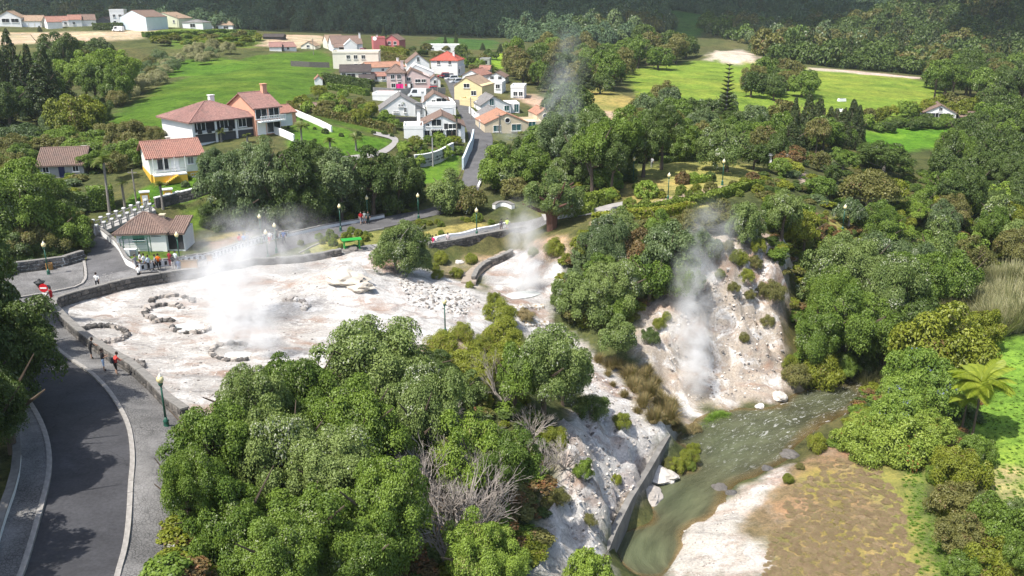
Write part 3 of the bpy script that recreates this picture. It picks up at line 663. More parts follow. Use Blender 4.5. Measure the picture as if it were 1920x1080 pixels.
def crown(name, seed, K, cr, nl, leaf, aspect=1.25, shape='dome', rough=0.35, width=0.62):
    g = np.random.default_rng(seed)
    i = np.arange(K) + 0.5; ph = i * 2.399963 + g.normal(size=K) * 0.25
    if shape == 'cone':
        t = i / K; z = t; rr = (1 - t) ** 0.85 * (0.70 + 0.3 * g.random(K)) + 0.03
        C = np.stack([rr * np.cos(ph), rr * np.sin(ph), z * aspect], 1); r = cr * (0.55 + 0.75 * (1 - t)) * (0.8 + 0.4 * g.random(K))
        out = unit(np.stack([np.cos(ph), np.sin(ph), np.full(K, 0.35)], 1))
    elif shape == 'flat':
        q = np.sqrt(i / K); rr = q * (0.8 + 0.2 * g.random(K))
        C = np.stack([rr * np.cos(ph), rr * np.sin(ph), (0.75 + 0.2 * g.random(K) - 0.45 * q ** 2) * aspect], 1); r = cr * (0.7 + 0.6 * g.random(K))
        out = unit(np.stack([np.cos(ph) * q, np.sin(ph) * q, np.full(K, 0.9)], 1))
    else:
        zz = 1 - 1.62 * i / K; s = np.sqrt(np.maximum(0, 1 - zz ** 2)); D = unit(np.stack([s * np.cos(ph), s * np.sin(ph), zz], 1) + g.normal(size=(K, 3)) * 0.16)
        lob = unit(g.normal(size=(5, 3))); la = g.normal(size=5) * rough * 0.55
        rad = 0.74 + g.normal(size=K) * rough * 0.30 + (np.clip(D @ lob.T, 0, 1) ** 2 @ la)
        rad = np.clip(rad, 0.45, 1.04)
        C = D * rad[:, None] * np.array([1, 1, aspect * 0.58]); C[:, 2] += aspect * 0.45
        r = cr * (0.65 + 0.7 * g.random(K)); out = unit(D * np.array([1, 1, 0.8]) + np.array([0, 0, 0.25]))
    if shape == 'dome':                                   # a second, inner layer of clumps behind the gaps
        q = g.permutation(K)[:K // 2]; C = np.concatenate([C, np.stack([C[q, 0] * 0.62, C[q, 1] * 0.62, aspect * 0.42 + (C[q, 2] - aspect * 0.45) * 0.62], 1)]); r = np.concatenate([r, r[q] * 1.25]); out = np.concatenate([out, out[q]]); K0, K = K, len(r)
    w = r ** 2
    if shape == 'dome': w[K0:] *= 0.22
    p = w / w.sum(); k = g.choice(K, nl, p=p)
    axis = unit(out * 0.75 + np.array([0, 0, 0.7]))
    d = unit(g.normal(size=(nl, 3)) * 0.75 + axis[k])
    inner = g.random(nl) < 0.10
    rad = np.where(inner, 0.45, 0.72 + 0.40 * g.random(nl) ** 0.7)
    P = C[k] + d * (r[k] * rad)[:, None] * np.array([1.08, 1.08, 0.80])
    N = unit(d * 0.62 + g.normal(size=(nl, 3)) * 0.40 + np.array([0, 0, 0.45]))
    ct = g.random(K); tint = np.clip(0.45 * ct[k] + 0.55 * g.random(nl), 0, 1); odd = np.clip(0.55 * g.random(K)[k] + 0.5 * g.random(nl), 0, 1)
    L = leaf * (0.7 + 0.6 * g.random(nl)) * np.where(inner, 2.4, 1.0)
    V, F, t4, o4 = kites(P, N, L, L * width, g, tint, odd, name)
    zmin, zmax = np.percentile(V[:, 2], 0.3), V[:, 2].max(); V[:, 2] = (V[:, 2] - zmin) / (zmax - zmin)
    rm = np.percentile(np.hypot(V[:, 0], V[:, 1]), 99); V[:, :2] /= rm
    return leafmesh(name, V, F, t4, o4, LM['green'])
PROTO = {
 'x':  [crown('crown', 100 + s, 62 + 10 * s, 0.225, 36000, 0.047, 1.15, rough=0.66) for s in range(4)],
 'h':  [crown('crown', 120 + s, 46 + 6 * s, 0.25, 16000, 0.068, 1.2, rough=0.62) for s in range(5)],
 'm':  [crown('crown', 140 + s, 32 + 4 * s, 0.31, 4600, 0.125, 1.2, rough=0.55) for s in range(5)],
 'l':  [crown('crown', 160 + s, 16 + 2 * s, 0.42, 1000, 0.26, 1.25, rough=0.4) for s in range(5)],
 'cone': [crown('crown', 180 + s, 70, 0.30, 5200, 0.12, 2.6, 'cone') for s in range(3)],
 'flat': [crown('crown', 190 + s, 60, 0.26, 8000, 0.085, 0.75, 'flat') for s in range(3)],
 'heath': [crown('foliage', 200 + s, 26, 0.34, 7000, 0.11, 0.9, rough=0.35, width=0.26) for s in range(4)],
 'ball': [crown('foliage', 220 + s, 60, 0.16, 3600, 0.115, 1.2, rough=0.05) for s in range(2)],
 'cone_l': [crown('crown', 185 + s, 26, 0.36, 900, 0.26, 2.4, 'cone') for s in range(2)],
}
def trunkmesh(name, seed, m, n_limb=6, r0=0.06, multi=1):
    g = random.Random(seed); b = MB()
    for q in range(multi):
        a0 = g.uniform(0, 6.28); lean = 0.10 if multi == 1 else 0.25
        top = (math.cos(a0) * lean, math.sin(a0) * lean, 0.62)
        b.tube([(0, 0, -0.06), (top[0] * 0.3, top[1] * 0.3, 0.22), (top[0] * 0.7, top[1] * 0.7, 0.42), top], [r0 * 1.5, r0, r0 * 0.8, r0 * 0.45], 7)
        for k in range(n_limb):
            an = g.uniform(0, 6.28); z0 = g.uniform(0.25, 0.58); f = z0 / 0.62
            p0 = Vector((top[0] * f, top[1] * f, z0)); rr = g.uniform(0.45, 0.92)
            p2 = Vector((rr * math.cos(an), rr * math.sin(an), z0 + g.uniform(0.12, 0.42))); p1 = p0.lerp(p2, 0.5) + Vector((0, 0, -0.04))
            b.tube([p0, p1, p2], [r0 * 0.5, r0 * 0.33, r0 * 0.12], 5)
    return b.mesh(name, m)
TRUNK = {'b': [trunkmesh('trunk', s, M_BARK) for s in range(3)], 'g': [trunkmesh('trunk', 10 + s, M_BARKG) for s in range(3)],
         'r': [trunkmesh('trunk', 20, M_BARKR, 9, 0.11, 3)], 'm': [trunkmesh('trunk', 30 + s, M_BARKG, 4, 0.04, 3) for s in range(2)]}

def size_from_px(base, vtop, wpx):
    """real height and half width of something standing at `base` that reaches up to row vtop and spans wpx"""
    _, v0, dep = proj(base); lo, hi = 0.2, 60.0
    for _ in range(30):
        m_ = 0.5 * (lo + hi)
        if proj((base[0], base[1], base[2] + m_))[1] > vtop: lo = m_
        else: hi = m_
    return lo, wpx * float(dep) / FPX / 2
NTREE = [0]
KIND = {'silver': 'silver_leaved_tree', 'dark': 'evergreen_tree', 'bluish': 'evergreen_tree', 'conifer': 'conifer_tree', 'olive': 'olive_leaved_tree', 'heath': 'heath_tree', 'lime': 'lime_leaved_tree', 'rust': 'olive_leaved_tree', 'green': 'broadleaf_tree'}
SKIND = {'box': 'clipped_bush', 'heath': 'heath_bush', 'bramble': 'bramble_bush', 'dark': 'evergreen_shrub', 'bluish': 'evergreen_shrub', 'wisteria': 'flowering_shrub', 'olive': 'olive_shrub', 'reed': 'reed_bush'}
def tree_at(base, h, r, leaf='green', lod=None, cb=0.16, trunk='b', name='broadleaf_tree', shape=None, sink=0.0):
    is_tree = name.endswith('tree')
    name = (KIND if name == 'broadleaf_tree' else SKIND).get(leaf, name) if name in ('broadleaf_tree', 'shrub') else name
    NTREE[0] += 1; g = random.Random(NTREE[0] * 31 + 5)
    dep = float(proj(base)[2])
    if lod is None:
        px = 2 * r * FPX / dep
        lod = 'x' if px > 120 else 'h' if px > 66 else 'm' if px > 30 else 'l'
    me = g.choice(PROTO[shape or lod])
    e = empty(name, (base[0], base[1], base[2] - sink), g.uniform(0, 6.28))
    if trunk:
        t = link('trunk', g.choice(TRUNK[trunk]), e); t.scale = (r, r, h)
    c = link('crown' if is_tree else 'foliage', me, e); ch = h * (1 - cb)
    if shape is None or shape in ('h', 'm', 'x', 'l'): ch = min(ch, 1.62 * r)
    elif shape in ('heath', 'ball') and not is_tree: h = min(h, 1.45 * r); ch = h * (1 - cb)
    c.location = (0, 0, h - ch); c.scale = (r * g.uniform(0.92, 1.1), r * g.uniform(0.8, 1.1), ch)
    if shape is None or shape in ('h', 'm', 'x', 'l'): c.rotation_euler = (g.uniform(-.22, .22), g.uniform(-.22, .22), g.uniform(0, 6.28))
    c.material_slots[0].link = 'OBJECT'; c.material_slots[0].material = LM[leaf]
    return e
COLW = {'silver': 'silvery green', 'green': 'mid green', 'lime': 'lime green', 'dark': 'dark evergreen', 'bluish': 'grey green', 'heath': 'yellow green heath', 'olive': 'olive',
        'rust': 'rusty brown', 'box': 'clipped green', 'conifer': 'dark conifer', 'bramble': 'pale green bramble', 'wisteria': 'blue flowered', 'reed': 'pale reed', 'straw': 'straw coloured tussock'}
REG = {}      # group -> [(u, object, description, noun)]
def reg(group, u, o, desc, cat): REG.setdefault(group, []).append((u, o, desc, cat))
def label_groups():
    for grp, rows in REG.items():
        rows.sort(key=lambda r: r[0])
        for i, (u, o, desc, cat) in enumerate(rows):
            lab = f'{desc}, {ordn(i)} from left of the {grp}' if len(rows) > 1 else f'{desc}, the only one of the {grp}'
            tag(o, lab, cat, grp)
def T(group, u, vb, vt, w, leaf='green', label=None, **kw):
    base = G(u, vb); h, r = size_from_px(base, vt, w)
    o = tree_at(base, h, r, leaf, **kw)
    cat = 'shrub' if not kw.get('name', 'broadleaf_tree').endswith('tree') else 'tree'
    if label: tag(o, label, cat, group)
    else: reg(group, u, o, COLW[leaf] + (' tree' if cat == 'tree' else ' shrub'), cat)
    return o
def S(group, u, vb, vt, w, leaf='heath', shape='heath', label=None, name='shrub', **kw):
    kw.setdefault('trunk', None)
    return T(group, u, vb, vt, w, leaf, label, shape=shape, cb=kw.pop('cb', -0.06), name=name, **kw)
def inpoly(pts, u, v):
    ins = False; n = len(pts)
    for k in range(n):
        (ax, ay), (bx, by) = pts[k], pts[(k + 1) % n]
        if (ay > v) != (by > v) and u < (bx - ax) * (v - ay) / (by - ay) + ax: ins = not ins
    return ins
def fill(group, pts, n, gap, hrange, rrange, leaves, seed, tries=40, **kw):
    """single trees spread over a wooded patch, kept `gap` metres apart"""
    g = random.Random(seed); us = [p[0] for p in pts]; vs = [p[1] for p in pts]; put = []
    for _ in range(n * tries):
        if len(put) >= n: break
        u, v = g.uniform(min(us), max(us)), g.uniform(min(vs), max(vs))
        if not inpoly(pts, u, v): continue
        b = G(u, v)
        if any((b.x - q.x) ** 2 + (b.y - q.y) ** 2 < gap * gap for q in put): continue
        put.append(b); lf = g.choice(leaves)
        k2 = dict(kw)
        if lf == 'conifer': k2['shape'] = 'cone'; k2['cb'] = 0.05
        o = tree_at(b, g.uniform(*hrange), g.uniform(*rrange), lf, **k2)
        cat = 'tree' if k2.get('name', 'broadleaf_tree').endswith('tree') else 'shrub'
        reg(group, u, o, COLW[lf] + ' ' + cat, cat)
    return put

# ------------------------------------------------------------------ scattered stuff by geometry nodes (nobody could count it)
def scatter(name, pts, rot, scl, protos, idx, label, tilt=None):
    pc = bpy.data.collections.new(name + '_kinds')
    for k, (me, m) in enumerate(protos):
        po = bpy.data.objects.new(f'{name}_kind_{k:02d}', me); pc.objects.link(po)
        if m is not None: po.material_slots[0].link = 'OBJECT'; po.material_slots[0].material = m
    me = bpy.data.meshes.new(name); pts = np.asarray(pts, np.float32); me.vertices.add(len(pts)); me.vertices.foreach_set('co', pts.ravel())
    scl = np.asarray(scl, np.float32); scl = np.repeat(scl[:, None], 3, 1) if scl.ndim == 1 else scl
    r3 = np.zeros((len(pts), 3), np.float32); r3[:, 2] = rot
    if tilt is not None: r3[:, :2] = tilt
    for nm, ty, arr, f in (('rot', 'FLOAT_VECTOR', r3, 'vector'), ('scl', 'FLOAT_VECTOR', scl, 'vector'), ('kid', 'INT', np.asarray(idx, np.int32), 'value')):
        a = me.attributes.new(nm, ty, 'POINT'); a.data.foreach_set(f, arr.ravel())
    o = link(name, me)
    ng = bpy.data.node_groups.new(name + '_scatter', 'GeometryNodeTree')
    ng.interface.new_socket('Geometry', in_out='INPUT', socket_type='NodeSocketGeometry'); ng.interface.new_socket('Geometry', in_out='OUTPUT', socket_type='NodeSocketGeometry')
    gi = ng.nodes.new('NodeGroupInput'); go = ng.nodes.new('NodeGroupOutput'); ip = ng.nodes.new('GeometryNodeInstanceOnPoints'); ci = ng.nodes.new('GeometryNodeCollectionInfo')
    ci.inputs['Collection'].default_value = pc; ci.inputs['Separate Children'].default_value = True; ci.inputs['Reset Children'].default_value = True
    ip.inputs['Pick Instance'].default_value = True
    def attr(nm, ty):
        n = ng.nodes.new('GeometryNodeInputNamedAttribute'); n.data_type = ty; n.inputs['Name'].default_value = nm; return [s for s in n.outputs if s.enabled][0]
    L = ng.links
    L.new(gi.outputs[0], ip.inputs['Points']); L.new(ci.outputs[0], ip.inputs['Instance']); L.new(attr('kid', 'INT'), ip.inputs['Instance Index'])
    L.new(attr('scl', 'FLOAT_VECTOR'), ip.inputs['Scale'])
    er = ng.nodes.new('FunctionNodeEulerToRotation'); L.new(attr('rot', 'FLOAT_VECTOR'), er.inputs[0]); L.new(er.outputs[0], ip.inputs['Rotation'])
    L.new(ip.outputs[0], go.inputs[0])
    md = o.modifiers.new('scatter', 'NODES'); md.node_group = ng
    return tag(o, label, kind='stuff')
def sample_px(pts, n, seed):
    g = random.Random(seed); us = [p[0] for p in pts]; vs = [p[1] for p in pts]; out = []
    while len(out) < n:
        u, v = g.uniform(min(us), max(us)), g.uniform(min(vs), max(vs))
        if inpoly(pts, u, v): out.append(G(u, v))
    return out
# ------------------------------------------------------------------ foreground thicket
g1 = 'trees in the foreground thicket'
for a in [(690,765,592,205,'silver'),(590,795,662,170,'green'),(475,845,690,175,'silver'),(405,930,765,185,'green'),(365,1010,830,150,'green'),(455,1075,900,220,'green'),
          (560,955,755,205,'silver'),(680,905,715,190,'green'),(785,880,690,180,'silver'),(885,940,770,190,'lime'),(945,990,800,130,'green'),(590,1090,890,220,'green'),
          (720,1080,850,210,'green'),(760,740,650,110,'green'),(520,760,690,110,'green'),(640,1000,800,170,'silver'),
          (880,1120,970,160,'lime'),(930,1125,1000,110,'lime'),(690,1130,960,190,'green'),(530,1130,960,180,'green')]:
    T(g1, *a, lod='x', cb=0.10)
fill('lower trees of the thicket', [(340,1000),(400,860),(560,770),(780,700),(930,760),(800,860),(790,1000),(760,1080),(420,1085)], 38, 3.0, (2.4,4.2), (1.8,2.8), ['green','silver','silver','green','dark'], 135, cb=0.0)
g2 = 'trees at the edge of the white slope'
for a in [(1020,795,612,165,'silver'),(965,775,640,120,'green'),(1055,760,660,90,'silver'),(1100,1125,1035,110,'lime')]:
    T(g2, *a, cb=0.06)
S('bushes on the white slope', 1093, 908, 860, 50, 'lime', 'h'); S('bushes on the white slope', 1160, 690, 590, 84, 'silver', 'h')
S('bushes on the white slope', 1105, 985, 950, 34, 'olive'); S('bushes on the white slope', 1050, 945, 905, 50, 'olive'); S('bushes on the white slope', 1040, 840, 765, 64, 'heath')
S('bushes on the white slope', 1110, 780, 735, 70, 'dark'); S('bushes on the white slope', 1165, 800, 752, 44, 'heath'); S('bushes on the white slope', 1155, 905, 888, 26, 'heath')
g3 = 'bushes between thicket and pool'
for a in [(830,662,620,76),(868,640,603,58),(940,608,550,72),(945,655,592,92),(885,698,650,116),(960,705,640,100),(815,690,650,60),(905,735,690,70),(905,660,620,50),(925,570,540,34),(985,600,578,40,'straw')]:
    S(g3, *a)
# ------------------------------------------------------------------ far bank, cliff and park edge
g4 = 'trees below the park hedge'
for a in [(1130,520,405,125,'bluish'),(1190,520,425,100,'rust'),(1250,545,412,115,'bluish'),(1160,590,482,125,'silver'),(1090,600,505,115,'silver'),(1215,570,462,115,'green'),
          (1275,560,470,90,'green'),(1060,585,520,70,'silver'),(1165,600,530,80,'green'),(1235,500,420,80,'dark'),(1100,480,430,80,'heath'),(1310,480,415,90,'bluish'),(1280,470,410,80,'olive'),(1130,560,470,90,'green')]:
    T(g4, *a, cb=0.04)
g5 = 'trees beside the top of the cliff'
for a in [(1390,455,375,90,'silver'),(1462,440,362,80,'green'),(1465,450,352,80,'silver'),(1350,430,372,90,'olive'),(1505,480,390,80,'heath'),(1500,440,380,60,'green')]:
    T(g5, *a, cb=0.04)
g6 = 'shrubs clinging to the cliff'
for a in [(1450,560,520,50,'olive'),(1385,495,465,40,'heath'),(1340,480,455,36,'heath'),(1420,470,440,40,'heath'),(1235,615,590,30,'heath'),(1250,600,575,24,'heath'),(1482,690,650,40,'heath'),(1405,560,535,26,'olive'),(1440,610,580,30,'olive'),(1365,470,450,30,'olive'),(1400,525,500,34,'heath'),(1375,545,525,26,'olive'),(1430,550,520,34,'olive'),(1415,500,478,36,'olive'),(1350,520,500,24,'heath'),(1395,640,622,26,'olive'),(1310,470,448,36,'olive'),(1220,640,612,40,'dark'),(1300,500,478,30,'olive')]:
    S(g6, *a)
g7 = 'trees crowding the far river bank'
for a in [(1545,640,500,125,'green'),(1580,705,525,150,'green'),(1535,700,560,130,'green'),(1640,660,475,140,'silver'),(1700,640,470,130,'green'),(1655,700,550,140,'green'),
          (1595,590,445,130,'silver'),(1548,555,458,105,'silver'),(1690,580,440,120,'bluish'),(1745,560,430,110,'silver'),(1780,600,470,110,'green'),(1720,690,560,110,'dark'),
          (1630,560,430,100,'bluish'),(1570,540,430,90,'silver'),(1800,560,440,90,'olive')]:
    T(g7, *a, cb=0.03)
fill('lower trees of the far river bank', [(1505,600),(1520,520),(1600,470),(1760,470),(1780,560),(1700,660),(1640,690),(1560,705),(1515,690)], 40, 3.0, (2.6,4.6), (1.9,3.0), ['green','green','silver','olive','dark'], 131, cb=0.0)
fill('lower trees below the park hedge', [(1065,560),(1090,470),(1150,440),(1300,430),(1280,490),(1220,540),(1160,590),(1090,610)], 22, 2.6, (2.2,3.8), (1.6,2.5), ['bluish','silver','green','olive','rust'], 133, cb=0.0)
S('bushes at the river edge', 1535, 724, 655, 96, 'heath'); S('bushes at the river edge', 1490, 718, 668, 60, 'olive'); S('bushes at the river edge', 1580, 715, 660, 60, 'green', 'h')
for a in [(1268,882,835,40,'heath'),(1290,868,822,44,'heath'),(1300,850,815,34,'heath'),(1255,880,850,34,'olive'),(1295,880,858,26,'box'),(1530,845,810,50,'heath'),(1478,905,880,26,'heath'),(1500,880,868,20,'olive'),(1475,898,872,18,'heath'),(1300,815,785,34,'straw'),(1275,812,790,26,'olive')]:
    S('bushes at the river edge', *a)
# ------------------------------------------------------------------ near bank, right
g8 = 'bushes on the meadow bank'
for a in [(1745,735,565,190,'heath','h'),(1700,775,640,130,'wisteria','h'),(1692,800,700,105,'wisteria','h'),(1760,790,680,120,'wisteria','h'),(1800,700,610,120,'olive','h'),(1690,830,740,130,'wisteria','h'),(1830,660,575,90,'heath','h')]:
    S(g8, *a)
for a in [(1602,838,790,100),(1640,860,785,130),(1700,870,790,130),(1632,805,765,85),(1740,850,770,100),(1660,830,775,110),(1600,825,790,66)]: S(g8, *a, 'bramble', 'h')
for a in [(1790,905,835,110,'heath','h'),(1825,870,815,70,'green','h'),(1790,970,905,110,'olive','h'),(1850,1000,930,110,'green','h'),(1900,1060,950,130,'green','h'),(1800,1040,960,100,'olive','h'),(1860,1085,1010,120,'heath','h'),(1905,990,935,70,'silver','h'),(1820,1085,1030,90,'green','h'),(1760,905,870,50,'lime','h'),(1920,1100,1000,90,'green','h'),(1770,960,925,50,'heath','h')]:
    S('bushes beside the mown meadow', *a)
# ------------------------------------------------------------------ left foreground trees (and the same belt on, beyond the frame, that shades the road)
g9 = 'dark trees inside the road bend'
for a in [(22,770,550,225,'dark'),(24,850,640,215,'dark'),(-30,830,560,190,'dark'),(-25,725,540,230,'green'),(-5,900,710,150,'dark'),(-40,960,640,170,'green'),(-40,690,530,180,'bluish')]:
    T(g9, *a, cb=0.12)
for x, y, h, r in [(-30,31,13,4.6),(-31.5,37.5,13,4.6),(-34,44,13,4.6),(-36,51,12,4.6),(-28.5,25,13,4.6),(-42,60,11,5),(-46,68,10,4.5),(-25,20,12,4.5)]:
    o = tree_at(Vector((x, y, float(gz(x, y)))), h, r, 'dark', lod='h', cb=0.2); u = float(proj((x, y, 16))[0]); reg(g9, u, o, 'dark evergreen tree', 'tree')
g10 = 'trees behind the white jointed wall'
for a in [(60,470,300,170,'green'),(120,472,375,105,'green'),(15,480,330,140,'dark'),(70,482,405,140,'olive'),(25,486,420,120,'dark'),(146,455,395,55,'olive'),(110,440,330,100,'dark'),(20,420,290,110,'olive'),(135,468,425,50,'heath'),(90,484,440,80,'dark')]:
    T(g10, *a, cb=0.05)
# ------------------------------------------------------------------ the tree by the promenade and other single trees
T('single trees round the pan', 745, 512, 402, 124, 'silver', 'rounded silvery tree standing at the back rim of the steaming pan', cb=0.06, trunk='m')
S('single trees round the pan', 782, 520, 458, 62, 'bluish', 'h', label='small grey green bush at the foot of the tree on the pan rim')
T('single trees round the pan', 1035, 428, 318, 128, 'silver', 'big dome crowned tree with thick red brown trunk beside the promenade', cb=0.27, trunk='r', lod='x')
T('single trees round the pan', 845, 398, 313, 105, 'silver', 'rounded silvery tree below the hill road', cb=0.05)
T('single trees round the pan', 882, 400, 348, 70, 'olive', 'olive spreading tree at the foot of the hill road', shape='flat', cb=0.2)
g11 = 'dark trees behind the esplanade'
for a in [(425,415,272,120,'bluish'),(490,428,255,130,'bluish'),(560,425,262,120,'dark'),(465,432,325,110,'bluish'),(640,418,275,110,'bluish'),(700,408,272,110,'dark'),(748,400,285,85,'dark'),
          (600,420,320,100,'dark'),(520,430,330,100,'dark'),(405,350,272,70,'bluish'),(670,405,320,90,'dark'),(725,398,330,80,'dark'),(580,330,262,80,'dark')]:
    T(g11, *a, cb=0.06)
fill('lower trees behind the esplanade', [(395,425),(400,360),(560,330),(770,330),(775,385),(700,398),(600,412),(480,432)], 34, 3.4, (3.0,5.5), (2.2,3.4), ['dark','bluish','dark'], 137, cb=0.0)
fill('lower trees between road and park', [(930,365),(935,300),(1040,250),(1170,230),(1170,360),(1080,350),(1000,365)], 30, 3.2, (3.0,5.5), (2.2,3.4), ['dark','green','silver','green'], 139, cb=0.0)
g12 = 'trees between road and park'
for a in [(935,352,262,100,'green'),(985,345,265,90,'green'),(1050,330,205,90,'bluish'),(1110,375,215,105,'green'),(1085,350,245,80,'silver'),(1145,372,250,80,'dark'),(1160,350,192,100,'green'),(1040,325,240,80,'bluish'),
          (1060,240,150,110,'dark'),(1045,225,165,60,'dark'),(1115,310,195,80,'silver'),(965,372,330,60,'olive'),(1130,345,225,70,'green')]:
    T(g12, *a, cb=0.05)
g13 = 'park trees around the lawn'
for a in [(1205,332,215,95,'dark'),(1240,318,190,90,'dark'),(1290,300,220,70,'green'),(1312,298,225,60,'olive'),(1362,322,222,105,'silver'),(1412,318,270,60,'dark'),(1340,298,250,60,'green'),(1180,305,235,70,'green'),(1270,300,240,70,'green'),
          (1455,310,240,70,'dark'),(1430,300,235,60,'olive')]:
    T(g13, *a, cb=0.22, trunk='b')
T(g13, 1625, 400, 315, 110, 'olive', shape='flat', cb=0.35, trunk='g'); T(g13, 1590, 428, 370, 60, 'bluish', shape='flat', cb=0.3, trunk='g'); T(g13, 1650, 400, 330, 90, 'heath', shape='flat', cb=0.4, trunk='g')
T(g13, 1580, 325, 280, 60, 'green', cb=0.4, trunk='g'); T(g13, 1655, 330, 265, 110, 'dark', cb=0.2, trunk='g')
g14 = 'trees of the far park'
fill(g14, [(1440,330),(1500,300),(1640,300),(1750,330),(1760,400),(1690,420),(1640,380),(1540,380),(1470,380)], 15, 4.0, (1.8,3.8), (1.6,2.6), ['olive','dark','heath','green','rust'], 31)
g15 = 'trees beyond the park'
fill(g15, [(1185,262),(1300,258),(1440,268),(1560,272),(1600,292),(1440,294),(1300,298),(1185,300)], 26, 5, (4.5,7.5), (2.6,3.8), ['dark','olive','green','bluish','conifer'], 33)
g16 = 'trees along the stream valley'
fill(g16, [(1640,460),(1700,420),(1800,400),(1900,400),(1960,460),(1900,520),(1780,520),(1680,480)], 36, 4.2, (3.5,7), (2.2,3.6), ['olive','green','bluish','heath','silver','lime'], 35)
g17 = 'trees on the steep hillside'
fill(g17, [(1760,420),(1755,330),(1800,270),(1850,235),(1960,190),(2020,230),(2000,400),(1860,415)], 90, 4.0, (5,9), (2.6,4.2), ['dark','dark','dark','dark','green'], 37)
fill('shrubs before the farmhouse', [(1640,250),(1660,236),(1820,232),(1830,240),(1700,246)], 16, 3.0, (2.2,3.2), (1.8,2.6), ['dark','green'], 39, name='shrub', trunk=None)
fill('bushes behind the farmhouse', [(1600,250),(1650,225),(1720,205),(1790,195),(1850,205),(1840,222),(1730,222),(1650,240)], 30, 3.2, (3,5.5), (2,3), ['heath','heath','lime','olive'], 41, name='shrub', trunk=None)
g18 = 'trees standing in the bright pasture'
fill(g18, [(1400,185),(1420,150),(1470,140),(1520,160),(1530,178),(1460,190)], 16, 6.0, (5.5,8.5), (3.4,5), ['green','dark','olive'], 43)
fill('trees along the pasture ridge', [(1130,135),(1155,100),(1230,92),(1285,105),(1290,128),(1210,132)], 20, 7, (8,14), (4.5,6.5), ['green','dark','olive'], 45)
fill('trees on the village knoll', [(950,150),(990,105),(1080,92),(1140,110),(1185,140),(1160,170),(1080,185),(1010,180)], 60, 5.5, (6,12), (3.4,5.2), ['green','olive','dark','olive','conifer'], 47)
fill('trees below the bright pasture', [(1185,215),(1250,205),(1330,222),(1420,235),(1560,250),(1580,262),(1300,258),(1190,250)], 26, 5.5, (4.5,7.5), (2.8,4.2), ['dark','bluish','olive','green'], 49)
fill('trees at the stream end', [(1720,190),(1750,150),(1830,130),(1930,150),(1930,200),(1850,225),(1800,200)], 50, 6.5, (8,15), (4.5,6.5), ['dark','dark','olive','green'], 51)
fill('conifers below the pasture', [(1470,285),(1500,262),(1620,255),(1640,280),(1560,290)], 12, 4, (7,11), (2.0,2.8), ['conifer'], 53, shape='cone', cb=0.04, name='conifer_tree')
# upper left
g20 = 'trees above the meadow'
for a in [(35,205,58,62,'conifer'),(68,205,80,50,'conifer'),(14,210,80,60,'conifer'),(50,215,110,60,'conifer'),(100,215,85,50,'conifer')]: T(g20, *a, shape='cone', cb=0.03, name='conifer_tree')
for a in [(100,150,55,70,'dark'),(130,160,60,80,'dark'),(80,170,95,60,'dark'),(115,190,110,60,'dark'),(160,120,75,60,'dark'),(190,110,70,50,'dark'),(20,240,150,80,'dark'),(150,150,80,60,'olive')]: T(g20, *a, cb=0.05)
for a in [(130,190,108,60,'lime'),(165,190,92,70,'lime'),(205,185,88,80,'lime'),(240,180,92,70,'lime'),(180,195,115,70,'green'),(225,195,120,70,'green')]: T(g20, *a, cb=0.1)
fill(g20, [(-60,250),(-60,120),(60,150),(120,205),(110,250)], 22, 5, (6,12), (3,5), ['dark','green','conifer'], 55)
g21 = 'bushes at the foot of the meadow'
for a in [(150,245,172,110,'heath'),(190,225,178,60,'dark'),(60,275,230,110,'bluish'),(110,275,235,100,'green'),(200,268,225,70,'olive'),(240,275,218,80,'olive'),(285,270,235,60,'olive'),(160,300,255,110,'green'),(30,290,250,90,'olive'),(100,245,205,60,'bluish')]:
    S(g21, *a, shape='h')
fill('bushes round the old house', [(-20,330),(60,290),(180,285),(255,280),(255,325),(190,355),(165,325),(160,300),(60,300),(20,350)], 18, 3.2, (2.5,4.5), (1.8,2.8), ['green','olive','dark'], 57, name='shrub', trunk=None)
fill('bushes on the far upper terrace', [(280,86),(330,66),(480,66),(495,84),(400,92)], 40, 5, (1.5,3), (2,3.5), ['heath','green','lime','olive'], 59, name='shrub', trunk=None)
fill('bushes along the meadow edge', [(235,165),(290,120),(340,100),(440,92),(440,104),(350,130),(300,160),(250,190),(210,215)], 34, 4, (3,5), (2.2,3.2), ['reed','reed','olive','bluish'], 61, name='shrub', trunk=None, shape='heath')
fill('garden bushes below the village', [(560,215),(600,180),(690,205),(745,240),(740,248),(660,232),(600,215)], 26, 2.6, (1.6,3.4), (1.3,2.4), ['olive','green','heath','lime'], 63, name='shrub', trunk=None)
fill('bushes round the shuttered house', [(740,330),(740,285),(790,265),(860,262),(860,290),(800,315),(770,345)], 20, 2.6, (1.2,2.4), (1,1.8), ['green','heath','lime'], 65, name='shrub', trunk=None)
fill('bushes among upper village houses', [(690,105),(760,95),(870,100),(930,110),(930,135),(870,135),(790,105),(740,115)], 22, 5, (2,4.5), (2,3.4), ['green','olive','dark'], 67, name='shrub', trunk=None)
fill('bushes beside the beige house', [(1045,215),(1075,215),(1080,262),(1045,262)], 6, 3.0, (2.5,5), (1.8,3), ['dark','green'], 69, name='shrub', trunk=None)
for a in [(720,70,48,10),(855,82,58,10),(835,84,62,9),(905,95,80,12),(938,100,82,14)]: T('small conifers behind the village', *a, 'conifer', shape='cone', cb=0.03, name='conifer_tree')
for a in [(12,66,52,14),(75,60,48,10),(1080,95,68,14)]: T('small conifers behind the village', *a, 'conifer', shape='cone', cb=0.03, name='conifer_tree')
